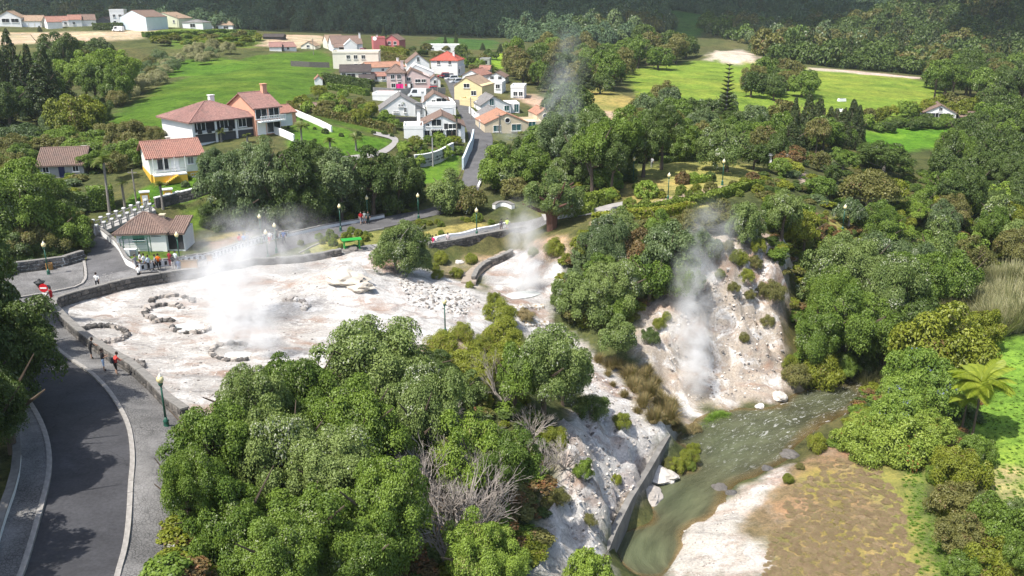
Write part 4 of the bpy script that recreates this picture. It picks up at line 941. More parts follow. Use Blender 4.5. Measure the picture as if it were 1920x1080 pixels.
# park shrubs, clipped
g22 = 'clipped bushes on the lawn island'
for u, v, w in [(564,454,15),(599,442,18),(619,435,18),(613,446,15),(625,452,21),(627,442,15),(650,442,26),(640,460,14),(672,435,18),(685,436,12),(684,445,18),(695,440,10),(677,455,14),(577,472,14),(604,452,13),(659,430,18)]:
    S(g22, u, v + w * 0.38, v - w * 0.36, w, 'box' if (u % 2) else 'heath', 'ball')
g23 = 'bushes on the promenade lawn'
for u, v, w in [(786,414,16),(795,415,14),(806,417,14),(820,414,13),(827,419,15),(792,424,13),(867,409,10),(876,411,13),(895,406,24),(921,415,15),(827,435,12)]:
    S(g23, u, v + w * 0.38, v - w * 0.36, w, 'box' if (u % 2) else 'heath', 'ball')
for u, v, w in [(827,480,34),(885,482,29),(857,508,30),(815,498,24),(881,532,20),(820,512,26),(1040,458,46),(1000,470,24),(1062,480,24)]:
    S('bushes in the promenade hollow', u, v + w * 0.4, v - w * 0.4, w, 'heath')
g24 = 'clipped bushes in the upper park'
for u, v, w, l in [(1279,332,32,'rust'),(1212,352,46,'lime'),(1240,364,18,'heath'),(1267,371,15,'box'),(1277,353,22,'box'),(1292,361,18,'box'),(1310,366,28,'box'),(1337,360,21,'box'),(1332,349,30,'olive'),(1305,351,22,'heath'),(1272,361,14,'box'),
                   (1180,378,28,'box'),(1209,381,28,'box'),(1165,391,17,'box'),(1187,388,24,'olive'),(1330,330,26,'dark'),(1375,345,22,'olive'),(1395,340,26,'heath'),(1420,352,26,'heath'),(1440,345,24,'olive'),(1160,345,20,'green'),(1280,322,14,'olive'),(1300,330,26,'lime'),
                   (1192,348,14,'box'),(1240,358,14,'olive'),(1385,360,20,'box'),(1410,330,26,'rust'),(1120,372,30,'box'),(1145,362,34,'heath')]:
    S(g24, u, v + w * 0.38, v - w * 0.36, w, l, 'ball')
g25 = 'clipped bushes along the red park path'
for u, v, w, l in [(1548,398,12,'heath'),(1546,407,13,'rust'),(1545,415,14,'heath'),(1549,424,15,'rust'),(1552,433,16,'heath'),(1553,444,15,'box'),(1579,441,16,'box'),(1591,434,16,'rust'),(1622,430,44,'olive'),(1518,410,40,'olive'),(1490,395,36,'heath'),(1655,422,14,'box'),(1610,452,26,'heath'),(1640,450,20,'heath')]:
    S(g25, u, v + w * 0.38, v - w * 0.36, w, l, 'ball')
S(g24, 1146, 396, 352, 28, 'lime', 'm'); S('garden shrubs of the yellow house', 352, 336, 326, 14, 'box', 'ball'); S('garden shrubs of the yellow house', 376, 334, 327, 11, 'box', 'ball')
for u, v, w, l in [(342,360,12,'box'),(355,358,11,'heath'),(393,350,14,'box'),(348,344,18,'bluish'),(388,342,14,'bluish')]: S('garden shrubs of the yellow house', u, v + w * 0.38, v - w * 0.36, w, l, 'ball')
for u, v, w in [(533,247,13),(541,238,8),(553,218,8),(565,225,7),(577,233,7),(590,240,7),(610,245,14),(640,252,10),(672,250,14),(700,247,10),(721,248,12),(735,253,10),(590,262,8)]: S('clipped bushes along the garden drive', u, v + w * 0.38, v - w * 0.36, w, 'dark', 'ball')

# ------------------------------------------------------------------ hedges
def hedge(label, line, w, h, leaf='box', group=None, dens_=55, size=0.34):
    P = resample(GL(line), max(3, int(length(GL(line)) / 0.6))); g = np.random.default_rng(len(label) * 7 + int(line[0][0]))
    L = length(P); n = int(min(9000, L * (w + 2 * h) * dens_)); org = P[len(P) // 2]
    t = g.random(n) * (len(P) - 1); i = np.minimum(t.astype(int), len(P) - 2); f = t - i
    A = np.array(P, float).reshape(-1, 3); C = A[i] * (1 - f[:, None]) + A[i + 1] * f[:, None]; Tn = unit(A[i + 1] - A[i]); Sd = np.stack([-Tn[:, 1], Tn[:, 0], np.zeros(n)], 1)
    q = g.random(n) * (w + 2 * h); side = np.where(q < w, 0, np.where(q < w + h, 1, -1)); hh = h * (0.88 + 0.2 * vnoise(t * 1.1, t * 0.3, 4))
    off = np.where(side == 0, q - w / 2, side * w / 2 * (0.95 + 0.1 * g.random(n))); zz = np.where(side == 0, hh, g.random(n) * hh) + g.normal(size=n) * 0.05
    Pt = C + Sd * off[:, None] + np.array([0, 0, 1]) * zz[:, None]
    Nn = unit(np.where((side == 0)[:, None], np.array([0, 0, 1.0]), Sd * side[:, None]) + g.normal(size=(n, 3)) * 0.4)
    LL = size * (0.6 + 0.7 * g.random(n)); V, F, t4, o4 = kites(Pt - np.array(org), Nn, LL, LL * 0.6, g, g.random(n), g.random(n), 'x')
    e = empty('hedge', org); o = link('foliage', leafmesh('foliage', V, F, t4, o4, LM[leaf]), e)
    b = MB(); pts = [Vector(p) - Vector(org) for p in P]                       # woody core
    for a, c in zip(pts[:-1], pts[1:]):
        m_ = (a + c) / 2; d = c - a; b.box((m_.x, m_.y, m_.z + h * 0.42), (d.length * 1.02, w * 0.8, h * 0.8), math.atan2(d.y, d.x))
    link('core', b.mesh('core', LM[leaf]), e)
    return tag(e, label, 'hedge', group)
hedge('long curved clipped hedge along the cliff side of the park', [(1180,402),(1255,392),(1330,378),(1375,362),(1400,352),(1425,352)], 1.5, 1.0, 'box', 'park hedges')
hedge('low clipped hedge in front of the long curved park hedge', [(1110,418),(1160,410),(1230,408),(1300,396)], 1.6, 1.1, 'heath', 'park hedges')
hedge('square dark hedge just right of the big domed tree', [(1095,392),(1120,386),(1138,380)], 1.8, 1.9, 'box', 'park hedges')
hedge('low hedge beside the paved park path', [(1075,405),(1112,396)], 1.6, 1.2, 'box', 'park hedges')
hedge('bright square clipped hedge beside the upper park lamp', [(1290,344),(1328,340)], 1.3, 0.9, 'lime', 'park hedges')
hedge('straight hedge at the back of the park lawn', [(1240,306),(1280,302),(1308,300)], 1.2, 0.9, 'dark', 'park hedges')
hedge('hedge running down beside the red path lawn', [(1532,462),(1560,460),(1590,452)], 1.0, 0.6, 'box', 'park hedges')
hedge('tall dark hedge below the cream house', [(608,156),(650,163),(700,172)], 1.8, 2.6, 'dark', 'village hedges', 30, 0.45)
hedge('second hedge below the tall dark village hedge', [(615,168),(650,172),(690,180)], 1.6, 1.5, 'green', 'village hedges', 30, 0.45)
hedge('long hedge above the sloping garden lawn', [(590,215),(640,226),(690,238),(740,250)], 1.4, 1.4, 'olive', 'village hedges', 30, 0.45)
hedge('hedge beside the short grey garden shed', [(545,205),(570,212),(588,214)], 1.6, 1.6, 'olive', 'village hedges', 30, 0.45)
hedge('clipped hedge below the red house', [(695,108),(720,112),(760,122),(770,128)], 2.0, 2.6, 'olive', 'village hedges', 18, 0.6)
hedge('upper hedge next to the red house terrace', [(715,96),(740,100),(765,104)], 2.0, 2.0, 'heath', 'village hedges', 18, 0.6)
hedge('dark hedge in front of the pale blue house', [(176,56),(210,56),(232,55)], 2.5, 2.6, 'dark', 'village hedges', 12, 0.8)
hedge('long hedge on the far upper terrace', [(270,70),(340,68),(420,64),(480,66)], 2.5, 1.8, 'green', 'village hedges', 10, 0.8)
hedge('square hedge of the palm garden', [(135,395),(165,392)], 2.6, 2.2, 'dark', 'village hedges'); hedge('tall leafy hedge block right of the palm garden hedge', [(168,392),(215,386)], 2.6, 2.8, 'green', 'village hedges')
hedge('low hedge at the foot of the long left meadow', [(300,290)  ,(330,284)], 1.2, 1.0, 'olive', 'village hedges')

# ------------------------------------------------------------------ bare grey twigs, tussocks, reeds
def twigs(name, seed, n=16, depth=3, spread=0.9, r0=0.02):
    g = random.Random(seed); b = MB()
    def grow(p, d, L, r, k):
        q = p + d * L * 0.5 + Vector((g.uniform(-1, 1), g.uniform(-1, 1), g.uniform(-1, 1))) * L * 0.08; e = p + d * L
        b.tube([p, q, e], [r, r * 0.8, r * 0.55], 3, caps=False)
        if k:
            for _ in range(g.choice([2, 3])):
                d2 = (d + Vector((g.uniform(-1, 1), g.uniform(-1, 1), g.uniform(-0.5, 0.9))) * 0.65).normalized(); grow(e, d2, L * g.uniform(0.55, 0.8), r * 0.55, k - 1)
    for k in range(n):
        an = g.uniform(0, 6.28); d = Vector((math.cos(an) * spread, math.sin(an) * spread, g.uniform(0.7, 1.3))).normalized()
        grow(Vector((0, 0, 0)), d, 0.34, r0, depth)
    return b.mesh(name, M_TWIG)
TW = [twigs('branches', 3), twigs('branches', 4), twigs('branches', 5, 9, 4, 0.6)]
for u, v, s, k in [(850,985,4.4,0),(830,930,4.2,1),(885,930,4.2,2),(870,1030,4.0,1),(840,1060,4.0,0),(900,990,4.2,2),(810,970,3.6,2),(945,760,3.0,0),(930,720,2.4,2),(820,830,2.6,1),(1010,900,2.6,0),(1000,820,2.2,1),(640,880,2.0,2),(905,860,2.4,0),(1060,880,2.0,1)]:
    b0 = G(u, v); e = empty('bare_bush', b0, u); o = link('branches', TW[k], e); o.scale = (s * 1.3, s * 1.3, s * 1.5); reg('bare bushes around the thicket', u, e, 'leafless grey bush', 'shrub')
def tussock(name, seed, n=420, L=1.0, droop=0.8):
    g = np.random.default_rng(seed); V = []; F = []; tt = []
    for k in range(n):
        an = g.uniform(0, 6.28); out = g.uniform(0.15, 1.0); l = L * g.uniform(0.7, 1.2); w = 0.022 * L; c, s = math.cos(an), math.sin(an); i = len(V); rr = 0.28 * math.sqrt(g.random())
        for q in range(4):
            f = q / 3; x = rr + out * l * f * 0.9; z = l * (f * 1.1 - droop * out * f * f); ww = w * (1 - 0.85 * f)
            V += [(x * c - ww * s, x * s + ww * c, z), (x * c + ww * s, x * s - ww * c, z)]
        F += [(i + 2 * q, i + 2 * q + 1, i + 2 * q + 3, i + 2 * q + 2) for q in range(3)]; tt += [g.random()] * 8
    return leafmesh(name, np.array(V), np.array(F), np.array(tt), np.array(tt) * 0.9 + g.random(len(tt)) * 0.1, LM['straw'])
TUS = [tussock('blades', 1), tussock('blades', 2)]; REEDM = [tussock('blades', 5, 260, 1.0, 0.35), tussock('blades', 6, 260, 1.0, 0.5)]
for u, v, s in [(1122,680,1.0),(1145,692,1.4),(1160,690,1.1),(1180,712,1.6),(1205,715,1.5),(1190,735,1.6),(1215,745,1.7),(1228,725,1.3),(1205,762,1.3),(1235,770,1.7),(1250,792,1.9),(1258,770,1.5),(1225,792,1.5),(1262,805,1.4),(1170,745,0.8),(1150,725,0.6),(1195,775,0.7),(1232,752,1.3),(1245,760,1.2),(1140,705,0.7),(1215,700,1.0)]:
    b0 = G(u, v); e = empty('grass_tussock', b0, u * 1.7); o = link('blades', TUS[u % 2], e); o.scale = (s * 0.95, s * 0.95, s * 1.15); reg('tussocks on the white slope', u, e, 'straw coloured drooping grass tussock', 'grass tussock')
for k, p in enumerate(sample_px([(1770,600),(1800,540),(1860,512),(1930,505),(1960,600),(1900,640),(1840,640)], 46, 71)):
    e = empty('reed_clump', p, k); o = link('blades', REEDM[k % 2], e); s = 2.4 + (k * 7 % 10) * 0.12; o.scale = (s * 0.9, s * 0.9, s * 1.2); o.material_slots[0].link = 'OBJECT'; o.material_slots[0].material = LM['reed']
    reg('pale reeds at the meadow corner', float(proj(p)[0]), e, 'pale bending reed clump', 'reeds')
for k, (u, v) in enumerate([(1640,690),(1660,672),(1650,710),(1625,722),(1690,655)]):
    e = empty('reed_clump', G(u, v), k); o = link('blades', REEDM[k % 2], e); o.scale = (2.2, 2.2, 1.5); o.material_slots[0].link = 'OBJECT'; o.material_slots[0].material = LM['reed']; reg('reeds leaning over the river bend', u, e, 'pale reed clump', 'reeds')

# ------------------------------------------------------------------ mountain forest and undergrowth
ul = [-200,0,200,480,640,700,760,790,840,940,990,1060,1150,1235,1300,1370,1400,1440,1520,1720,1800,1860,1930,2300]
vl = [46,44,44,56,60,62,64,66,64,70,80,80,84,58,54,72,88,108,124,140,150,150,150,150]
xg = np.arange(-720, 620, 6.8); yg = np.concatenate([np.arange(300, 700, 6.8), np.arange(700, 960, 8.5)])
X, Y = np.meshgrid(xg, yg); X = X.ravel() + rng.uniform(-2.8, 2.8, X.size); Y = Y.ravel() + rng.uniform(-2.8, 2.8, Y.size); Z = gz(X, Y)
u_, v_, d_ = proj(np.stack([X, Y, Z], 1)); kp = (v_ < np.interp(u_, ul, vl)) & (u_ > -260) & (u_ < 2180) & (Z < 150) & (Y > 380 + 120 * (u_ < 1200))
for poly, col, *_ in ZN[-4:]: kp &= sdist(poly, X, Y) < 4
X, Y, Z = X[kp], Y[kp], Z[kp]; n = len(X)
pr = [(m_, LM['forest']) for m_ in PROTO['l']] + [(PROTO['l'][0], LM['bluish']), (PROTO['cone_l'][0], LM['forest']), (PROTO['l'][1], LM['olive']), (PROTO['cone_l'][1], LM['conifer']), (PROTO['l'][2], LM['dark']), (PROTO['l'][3], LM['dark']), (PROTO['l'][4], LM['olive']), (PROTO['l'][0], LM['dark']), (PROTO['l'][1], LM['green'])]
patch = fbm(X * 0.012, Y * 0.012, 91, 3)
kid = np.where(patch > 0.60, rng.choice([5, 7, 9, 0, 1], n), np.where(patch < 0.42, rng.choice([6, 8, 0, 1, 2, 3], n), rng.integers(0, 5, n)))
uu_ = proj(np.stack([X, Y, Z], 1))[0]; kid = np.where((uu_ > 1180) & (Y < 640), np.where(patch > 0.58, rng.choice([7, 5, 11, 13], n), rng.choice([9, 10, 12, 9, 8, 11], n)), kid); rr = rng.uniform(4.2, 8.2, n) * np.where((kid == 6) | (kid == 8), 0.65, 1); sc3 = np.stack([rr, rr, rr * rng.uniform(1.1, 1.9, n) * np.where((kid == 6) | (kid == 8), 2.0, 1)], 1)
scatter('mountain_forest', np.stack([X, Y, Z - 1.0], 1), rng.uniform(0, 6.28, n), sc3, pr, kid, 'dark dense forest covering the mountain side')
def under(name, polys, cnt, s0, s1, leaves, seed, label, flat_=0.8):
    pts = []
    for k, (pl, c) in enumerate(zip(polys, cnt)): pts += sample_px(pl, c, seed + k)
    P = np.array(pts, float).reshape(-1, 3); g = np.random.default_rng(seed); n = len(P); s = g.uniform(s0, s1, n)
    pr = [(PROTO['l'][k % 5], LM[l]) for k, l in enumerate(leaves)]
    scatter(name, P - np.array([0, 0, 0.12]), g.uniform(0, 6.28, n), np.stack([s, s, s * flat_], 1), pr, g.integers(0, len(pr), n), label)
under('undergrowth', [[(300,1090),(360,800),(560,735),(780,680),(900,700),(1000,760),(1040,900),(990,1090)],
                      [(1060,480),(1120,425),(1300,410),(1330,440),(1240,520),(1190,600),(1090,620),(1050,560)],
                      [(1440,450),(1500,400),(1700,430),(1930,430),(1930,520),(1780,560),(1700,620),(1560,700),(1490,650),(1480,540)],
                      [(1560,840),(1640,700),(1760,600),(1850,640),(1830,780),(1770,880),(1640,850)]], [520, 260, 700, 320], 0.5, 1.3,
      ['olive', 'heath', 'green', 'dark', 'rust'], 401, 'low undergrowth between the trees of thicket and river banks')
under('ground_cover', [[(1420,320),(1560,300),(1760,320),(1760,430),(1650,400),(1540,390),(1440,400)], [(1760,430),(1755,330),(1850,230),(1960,190),(2000,400)], [(0,520),(0,300),(150,330),(160,480)],
                       [(930,370),(930,262),(1060,200),(1180,220),(1180,350),(1040,370)], [(400,430),(400,330),(560,310),(780,320),(780,395),(560,430)],
                       [(1180,300),(1200,250),(1600,260),(1600,300),(1440,300)], [(-40,320),(0,220),(120,230),(260,250),(260,300),(150,340)]],
      [160, 420, 160, 260, 260, 220, 160], 0.6, 1.6, ['olive', 'green', 'dark', 'heath', 'bluish'], 451, 'low leafy ground cover on slopes round park and village')

# ------------------------------------------------------------------ palms, tree fern and araucaria
def frond_mesh(name, L, n_leaf, leafl, droop, m, wid=0.05, up=0.35):
    V = []; F = []; tt = []; g = np.random.default_rng(9)
    def P(f): return np.array([L * f * (1 - 0.18 * f), 0, L * (up * f * 1.6 - droop * f * f)])
    for k in range(n_leaf):
        f = 0.08 + 0.92 * k / n_leaf; p = P(f); ln = leafl * (math.sin(math.pi * min(1, f * 0.9 + 0.12)) ** 0.7)
        for s in (-1, 1):
            i = len(V); tip = p + np.array([ln * 0.45, s * ln * 0.85, -ln * 0.35]); mid = (p + tip) / 2 + np.array([0, 0, ln * 0.05])
            V += [p + [-wid, 0, 0], mid + [-wid, 0, 0], tip, mid + [wid, 0, 0], p + [wid, 0, 0]]; F.append((i, i + 1, i + 2, i + 3, i + 4)); tt += [g.random()] * 5
    i0 = len(V); q = 7
    for k in range(q):
        p = P(k / (q - 1)); w = 0.05 * (1.1 - k / q); V += [p + [0, -w, 0.01], p + [0, w, 0.01]]; tt += [0.3, 0.3]
    F += [(i0 + 2 * k, i0 + 2 * k + 2, i0 + 2 * k + 3, i0 + 2 * k + 1) for k in range(q - 1)]
    me = mk_mesh(name, np.array(V), F, [m])
    a = me.attributes.new('tint', 'FLOAT', 'POINT'); a.data.foreach_set('value', np.array(tt, np.float32)); me.attributes.new('odd', 'FLOAT', 'POINT')
    return me
FR_FERN = frond_mesh('frond', 1.0, 38, 0.27, 0.68, LM['fern'], 0.017, 0.34); FR_PALM = frond_mesh('frond', 1.0, 30, 0.30, 0.95, LM['palm'], 0.012, 0.50)
def palm(label, u, vb, vt, wpx, kind='palm', lean=0.0, n=16, group='palms'):
    b0 = G(u, vb); h, r = size_from_px(b0, vt, wpx); e = empty('tree_fern' if kind == 'fern' else 'palm_tree', b0, u)
    hc = h - r * (0.30 if kind == 'fern' else 0.25); b = MB(); k0 = 0.10 if kind == 'fern' else 0.16
    b.tube([(0, 0, -0.1), (lean * 0.3, 0, hc * 0.35), (lean * 0.7, 0, hc * 0.7), (lean, 0, hc)], [k0 * 1.4, k0, k0 * 0.9, k0 * 1.1], 8); b.build('trunk', M_BARK if kind == 'fern' else M_BARKG, e)
    g = random.Random(u)
    for k in range(n):
        o = link('frond', FR_FERN if kind == 'fern' else FR_PALM, e); s = r * g.uniform(0.95, 1.12); o.scale = (s, s, s); o.location = (lean, 0, hc)
        o.rotation_euler = (0, g.uniform(-0.45, 0.35) if k > 3 else g.uniform(-0.9, -0.5), 2 * math.pi * k / n * 1.0 + g.uniform(-0.2, 0.2))
    return tag(e, label, 'palm' if kind != 'fern' else 'tree fern', group)
palm('big yellow green tree fern beside the bright meadow', 1822, 822, 700, 138, 'fern', 0, 26, None); palm('second tree fern trunk close beside the big tree fern', 1803, 806, 735, 80, 'fern', 0, 11, None)
for a in [('tall slender palm beside the straight garden hedge', 206, 402, 300, 58, 'palm', -0.8, 14), ('short stout palm in the yellow house garden', 235, 392, 340, 30), ('palm in front of the yellow gate house', 306, 392, 344, 34),
          ('small fan palm in front of the white gabled houses', 755, 216, 188, 24), ('tall thin palm in front of the shuttered white house', 857, 268, 219, 22), ('dark bushy palm above the yellow village house', 876, 125, 96, 32),
          ('palm below the veranda of the large white house', 415, 266, 244, 26), ('palm beside the veranda steps', 464, 268, 252, 22), ('arching palm on the garden lawn above the dark trees', 567, 280, 232, 40), ('second arching palm on the garden lawn', 620, 292, 262, 32), ('third arching palm near the curved drive', 668, 282, 256, 36), ('drooping palm on the lawn above the grey curved wall', 790, 300, 270, 30)]:
    palm(*a)
b0 = G(1357, 262); h, r = size_from_px(b0, 118, 44); e = empty('araucaria_tree', b0); b = MB(); b.tube([(0, 0, -0.2), (0, 0, h * 0.5), (0, 0, h)], [0.35, 0.22, 0.04], 8); b.build('trunk', M_BARKG, e)
for k in range(15):
    f = 0.22 + 0.75 * k / 14; n_ = 6
    for q in range(n_):
        o = link('branch', PROTO['cone_l'][k % 2], e); L = r * 1.25 * (1 - f * 0.72); an = 2 * math.pi * (q + 0.5 * (k % 2)) / n_
        o.location = (0, 0, h * f); o.rotation_euler = (0, R(72), an); o.scale = (L * 0.15, L * 0.15, L); o.material_slots[0].link = 'OBJECT'; o.material_slots[0].material = LM['conifer']
tag(e, 'tall araucaria with tiered branches standing behind the park', 'tree')
# unseen cloud over the mountain: it throws the shade that lies on the forest
bm = bmesh.new(); g = random.Random(8)
for k in range(80):
    c = Vector((g.uniform(-900, 130), g.uniform(450, 950), g.uniform(390, 430))) if k < 56 else Vector((g.uniform(140, 360), g.uniform(320, 560), g.uniform(390, 430))); s = g.uniform(50, 105)
    bmesh.ops.create_icosphere(bm, subdivisions=2, radius=1.0, matrix=Matrix.Translation(c) @ Matrix.Diagonal((s * 1.3, s, s * 0.45, 1)))
me = bpy.data.meshes.new('cloud'); bm.to_mesh(me); bm.free(); me.materials.append(plain('cloud_white', (0.85, 0.85, 0.86), 1.0, 0.02, 0.01, spec=0.0)); me.polygons.foreach_set('use_smooth', np.ones(len(me.polygons), bool))
tag(link('cloud', me), 'unseen low cloud bank shading the mountain', kind='stuff')
# ------------------------------------------------------------------ house materials
def tile_mat(name, c, period=0.26, amp=1.0):
    m, nt, b, o = mat(name)
    ru = nnode(nt, 'ShaderNodeAttribute', attribute_name='run').outputs['Fac']; fa = nnode(nt, 'ShaderNodeAttribute', attribute_name='fall').outputs['Fac']
    s = mathn(nt, 'ABSOLUTE', mathn(nt, 'SINE', mathn(nt, 'MULTIPLY', ru, math.pi / period)))
    rw = mathn(nt, 'FRACT', mathn(nt, 'MULTIPLY', fa, 1 / 0.36))
    n1 = noise(nt, 3.5, 4, 0.7); n2 = noise(nt, 0.6, 4, 0.7)
    col = ramp(nt, n1, [(0.28, [x * 0.62 for x in c]), (0.72, [min(1, x * 1.3) for x in c])])
    col = mix(nt, col, (0.13, 0.115, 0.10), mathn(nt, 'MULTIPLY', ramp(nt, n2, [(0.50, 0), (0.72, 1)]), 0.5))
    nt.links.new(col, b.inputs['Base Color']); b.inputs['Roughness'].default_value = 0.85; b.inputs['Specular IOR Level'].default_value = 0.2
    bump(nt, b, mathn(nt, 'ADD', s, mathn(nt, 'MULTIPLY', rw, 0.35)), 0.8 * amp, 0.07)
    return m
TILE = {'terra': tile_mat('terracotta_tiles', (0.34, 0.175, 0.135)), 'brown': tile_mat('old_brown_tiles', (0.215, 0.148, 0.12)), 'pink': tile_mat('pinkish_tiles', (0.31, 0.175, 0.15)), 'red': tile_mat('bright_red_tiles', (0.42, 0.105, 0.075)),
        'dark': tile_mat('dark_tiles', (0.075, 0.062, 0.060)), 'grey': tile_mat('grey_weathered_roof', (0.22, 0.21, 0.205)), 'orange': tile_mat('orange_tiles', (0.40, 0.21, 0.14)), 'tan': tile_mat('pale_tan_tiles', (0.36, 0.255, 0.18))}
def render_wall(name, c): return plain(name, c, 0.9, 0.06, 0.8, bmp=0.08, stain=0.12, spec=0.2)
WALL = {'white': render_wall('white_render', (0.78, 0.775, 0.755)), 'cream': render_wall('cream_render', (0.74, 0.70, 0.59)), 'pink': render_wall('pale_pink_render', (0.62, 0.485, 0.455)), 'salmon': render_wall('salmon_render', (0.66, 0.345, 0.235)),
        'yellow': render_wall('pale_yellow_render', (0.72, 0.60, 0.335)), 'ochre': render_wall('ochre_yellow_render', (0.68, 0.43, 0.06)), 'red': render_wall('rose_red_render', (0.55, 0.175, 0.175)), 'beige': render_wall('beige_render', (0.60, 0.51, 0.365)),
        'blue': render_wall('pale_blue_render', (0.56, 0.65, 0.70)), 'grey': render_wall('grey_cement', (0.36, 0.355, 0.35)), 'lime': render_wall('pale_green_render', (0.66, 0.67, 0.48)), 'dark': render_wall('dark_grey_render', (0.07, 0.07, 0.075)), 'mint': render_wall('very_pale_green_render', (0.74, 0.77, 0.68))}
M_TRIM = plain('white_paint', (0.80, 0.80, 0.78), 0.5, 0.05, 2); M_GLASS, _nt, _b, _o = mat('window_glass'); _b.inputs['Base Color'].default_value = (0.025, 0.03, 0.035, 1); _b.inputs['Roughness'].default_value = 0.08
M_DOOR = plain('dark_wood', (0.07, 0.05, 0.04), 0.6, 0.2, 4); M_SHUT = plain('dark_shutter_paint', (0.03, 0.03, 0.032), 0.6, 0.1, 3); M_TEAL = plain('teal_paint', (0.02, 0.085, 0.085), 0.5, 0.1, 3); M_BLUE = plain('dark_blue_paint', (0.012, 0.015, 0.075), 0.5, 0.1, 3)
M_DARKIN = plain('dark_interior', (0.02, 0.02, 0.022), 0.9, 0.1, 2); M_CONC = plain('weathered_concrete', (0.33, 0.32, 0.305), 0.9, 0.25, 1.2, bmp=0.3, stain=0.5); M_STEEL = plain('grey_steel', (0.30, 0.30, 0.31), 0.45, 0.1, 3, metal=0.6)
M_GARAGE = plain('pale_garage_door', (0.66, 0.68, 0.70), 0.5, 0.05, 2); M_GREENP = plain('green_lamp_paint', (0.015, 0.085, 0.055), 0.4, 0.1, 4, spec=0.5)

def roof_planes(planes, m, name, parent, fine=False, thick=0.14, period=0.26):
    """each plane: eave a, eave b, ridge c, ridge d (c above b, d above a); tiles run down the slope"""
    V = []; F = []; run = []; fall = []
    for a, b_, c, d in planes:
        a, b_, c, d = map(Vector, (a, b_, c, d)); e = (b_ - a); L = e.length; e.normalize(); nrm = e.cross((d + c) / 2 - (a + b_) / 2).normalized()
        if nrm.z < 0: nrm = -nrm
        sl = ((d + c) / 2 - (a + b_) / 2).length; nu = max(2, int(L / period * 4)) if fine else 2; nv = max(2, int(sl / 0.36) * 2) if fine else 2; i0 = len(V)
        for j in range(nv + 1):
            f = j / nv; p, q = a.lerp(d, f), b_.lerp(c, f)
            for k in range(nu + 1):
                P = p.lerp(q, k / nu); x = (P - a).dot(e); y = sl * (1 - f)
                if fine: P = P + nrm * (0.055 * abs(math.sin(x * math.pi / period)) + 0.03 * ((y / 0.36) % 1.0))
                V.append(tuple(P)); run.append(x); fall.append(y)
        for j in range(nv):
            for k in range(nu): i = i0 + j * (nu + 1) + k; F.append((i, i + 1, i + nu + 2, i + nu + 1))
        i1 = len(V); dn = Vector((0, 0, -thick))
        for P in (a, b_, c, d): V.append(tuple(P + dn)); run.append(0); fall.append(0)
        for P in (a, b_, c, d): V.append(tuple(P)); run.append(0); fall.append(0)
        F += [(i1, i1 + 3, i1 + 2, i1 + 1)] + [(i1 + k, i1 + (k + 1) % 4, i1 + 4 + (k + 1) % 4, i1 + 4 + k) for k in range(4)]
    me = mk_mesh(name, np.array(V), F, [m])
    for nm, arr in (('run', run), ('fall', fall)):
        at_ = me.attributes.new(nm, 'FLOAT', 'POINT'); at_.data.foreach_set('value', np.array(arr, np.float32))
    return link(name, me, parent)
def make_roof(parent, kind, w, d, h, rh, m, ov=0.4, fine=False, z0=0.0, ridge=True, cx=0.0, cy0=0.0, apex=0.5):
    x, y = w / 2 + ov, d / 2 + ov; H = h + z0; dz = -rh * ov / (d / 2 if kind == 'gable_x' else w / 2)
    P = lambda a, b, c: (a + cx, b + cy0, c)
    if kind == 'gable_x':
        o = roof_planes([(P(-x, -y, H + dz), P(x, -y, H + dz), P(x, 0, H + rh), P(-x, 0, H + rh)), (P(x, y, H + dz), P(-x, y, H + dz), P(-x, 0, H + rh), P(x, 0, H + rh))], m, 'roof', parent, fine); rl_ = [P(-x, 0, H + rh), P(x, 0, H + rh)]
    elif kind == 'gable_y':
        ax = -w / 2 + w * apex
        o = roof_planes([(P(-x, y, H + dz), P(-x, -y, H + dz), P(ax, -y, H + rh), P(ax, y, H + rh)), (P(x, -y, H + dz), P(x, y, H + dz), P(ax, y, H + rh), P(ax, -y, H + rh))], m, 'roof', parent, fine); rl_ = [P(ax, -y, H + rh), P(ax, y, H + rh)]
    elif kind == 'hip':
        r_ = max(0.05, x - y) if x > y else 0.05; q = max(0.0, y - x) if y > x else 0.0; dz = -rh * ov / min(w, d) * 2
        o = roof_planes([(P(-x, -y, H + dz), P(x, -y, H + dz), P(r_, -q, H + rh), P(-r_, -q, H + rh)), (P(x, y, H + dz), P(-x, y, H + dz), P(-r_, q, H + rh), P(r_, q, H + rh)),
                         (P(x, -y, H + dz), P(x, y, H + dz), P(r_, q, H + rh), P(r_, -q, H + rh)), (P(-x, y, H + dz), P(-x, -y, H + dz), P(-r_, -q, H + rh), P(-r_, q, H + rh))], m, 'roof', parent, fine); rl_ = [P(-r_, -q, H + rh), P(r_, q, H + rh)]
        if ridge:
            for sx in (-1, 1):
                for sy in (-1, 1):
                    b = MB(); b.tube([P(sx * x, sy * y, H + dz + 0.04), P(sx * r_, sy * q, H + rh + 0.04)], 0.10, 6); b.build('ridge_tile', m, o)
    else:
        b = MB(); b.box(P(0, 0, H + 0.1), (w + 2 * ov, d + 2 * ov, 0.2)); return b.build('roof', m, parent)
    if ridge: b = MB(); b.tube([Vector(rl_[0]) + Vector((0, 0, 0.03)), Vector(rl_[1]) + Vector((0, 0, 0.03))], 0.11, 6); b.build('ridge_tile', m, o)
    return o
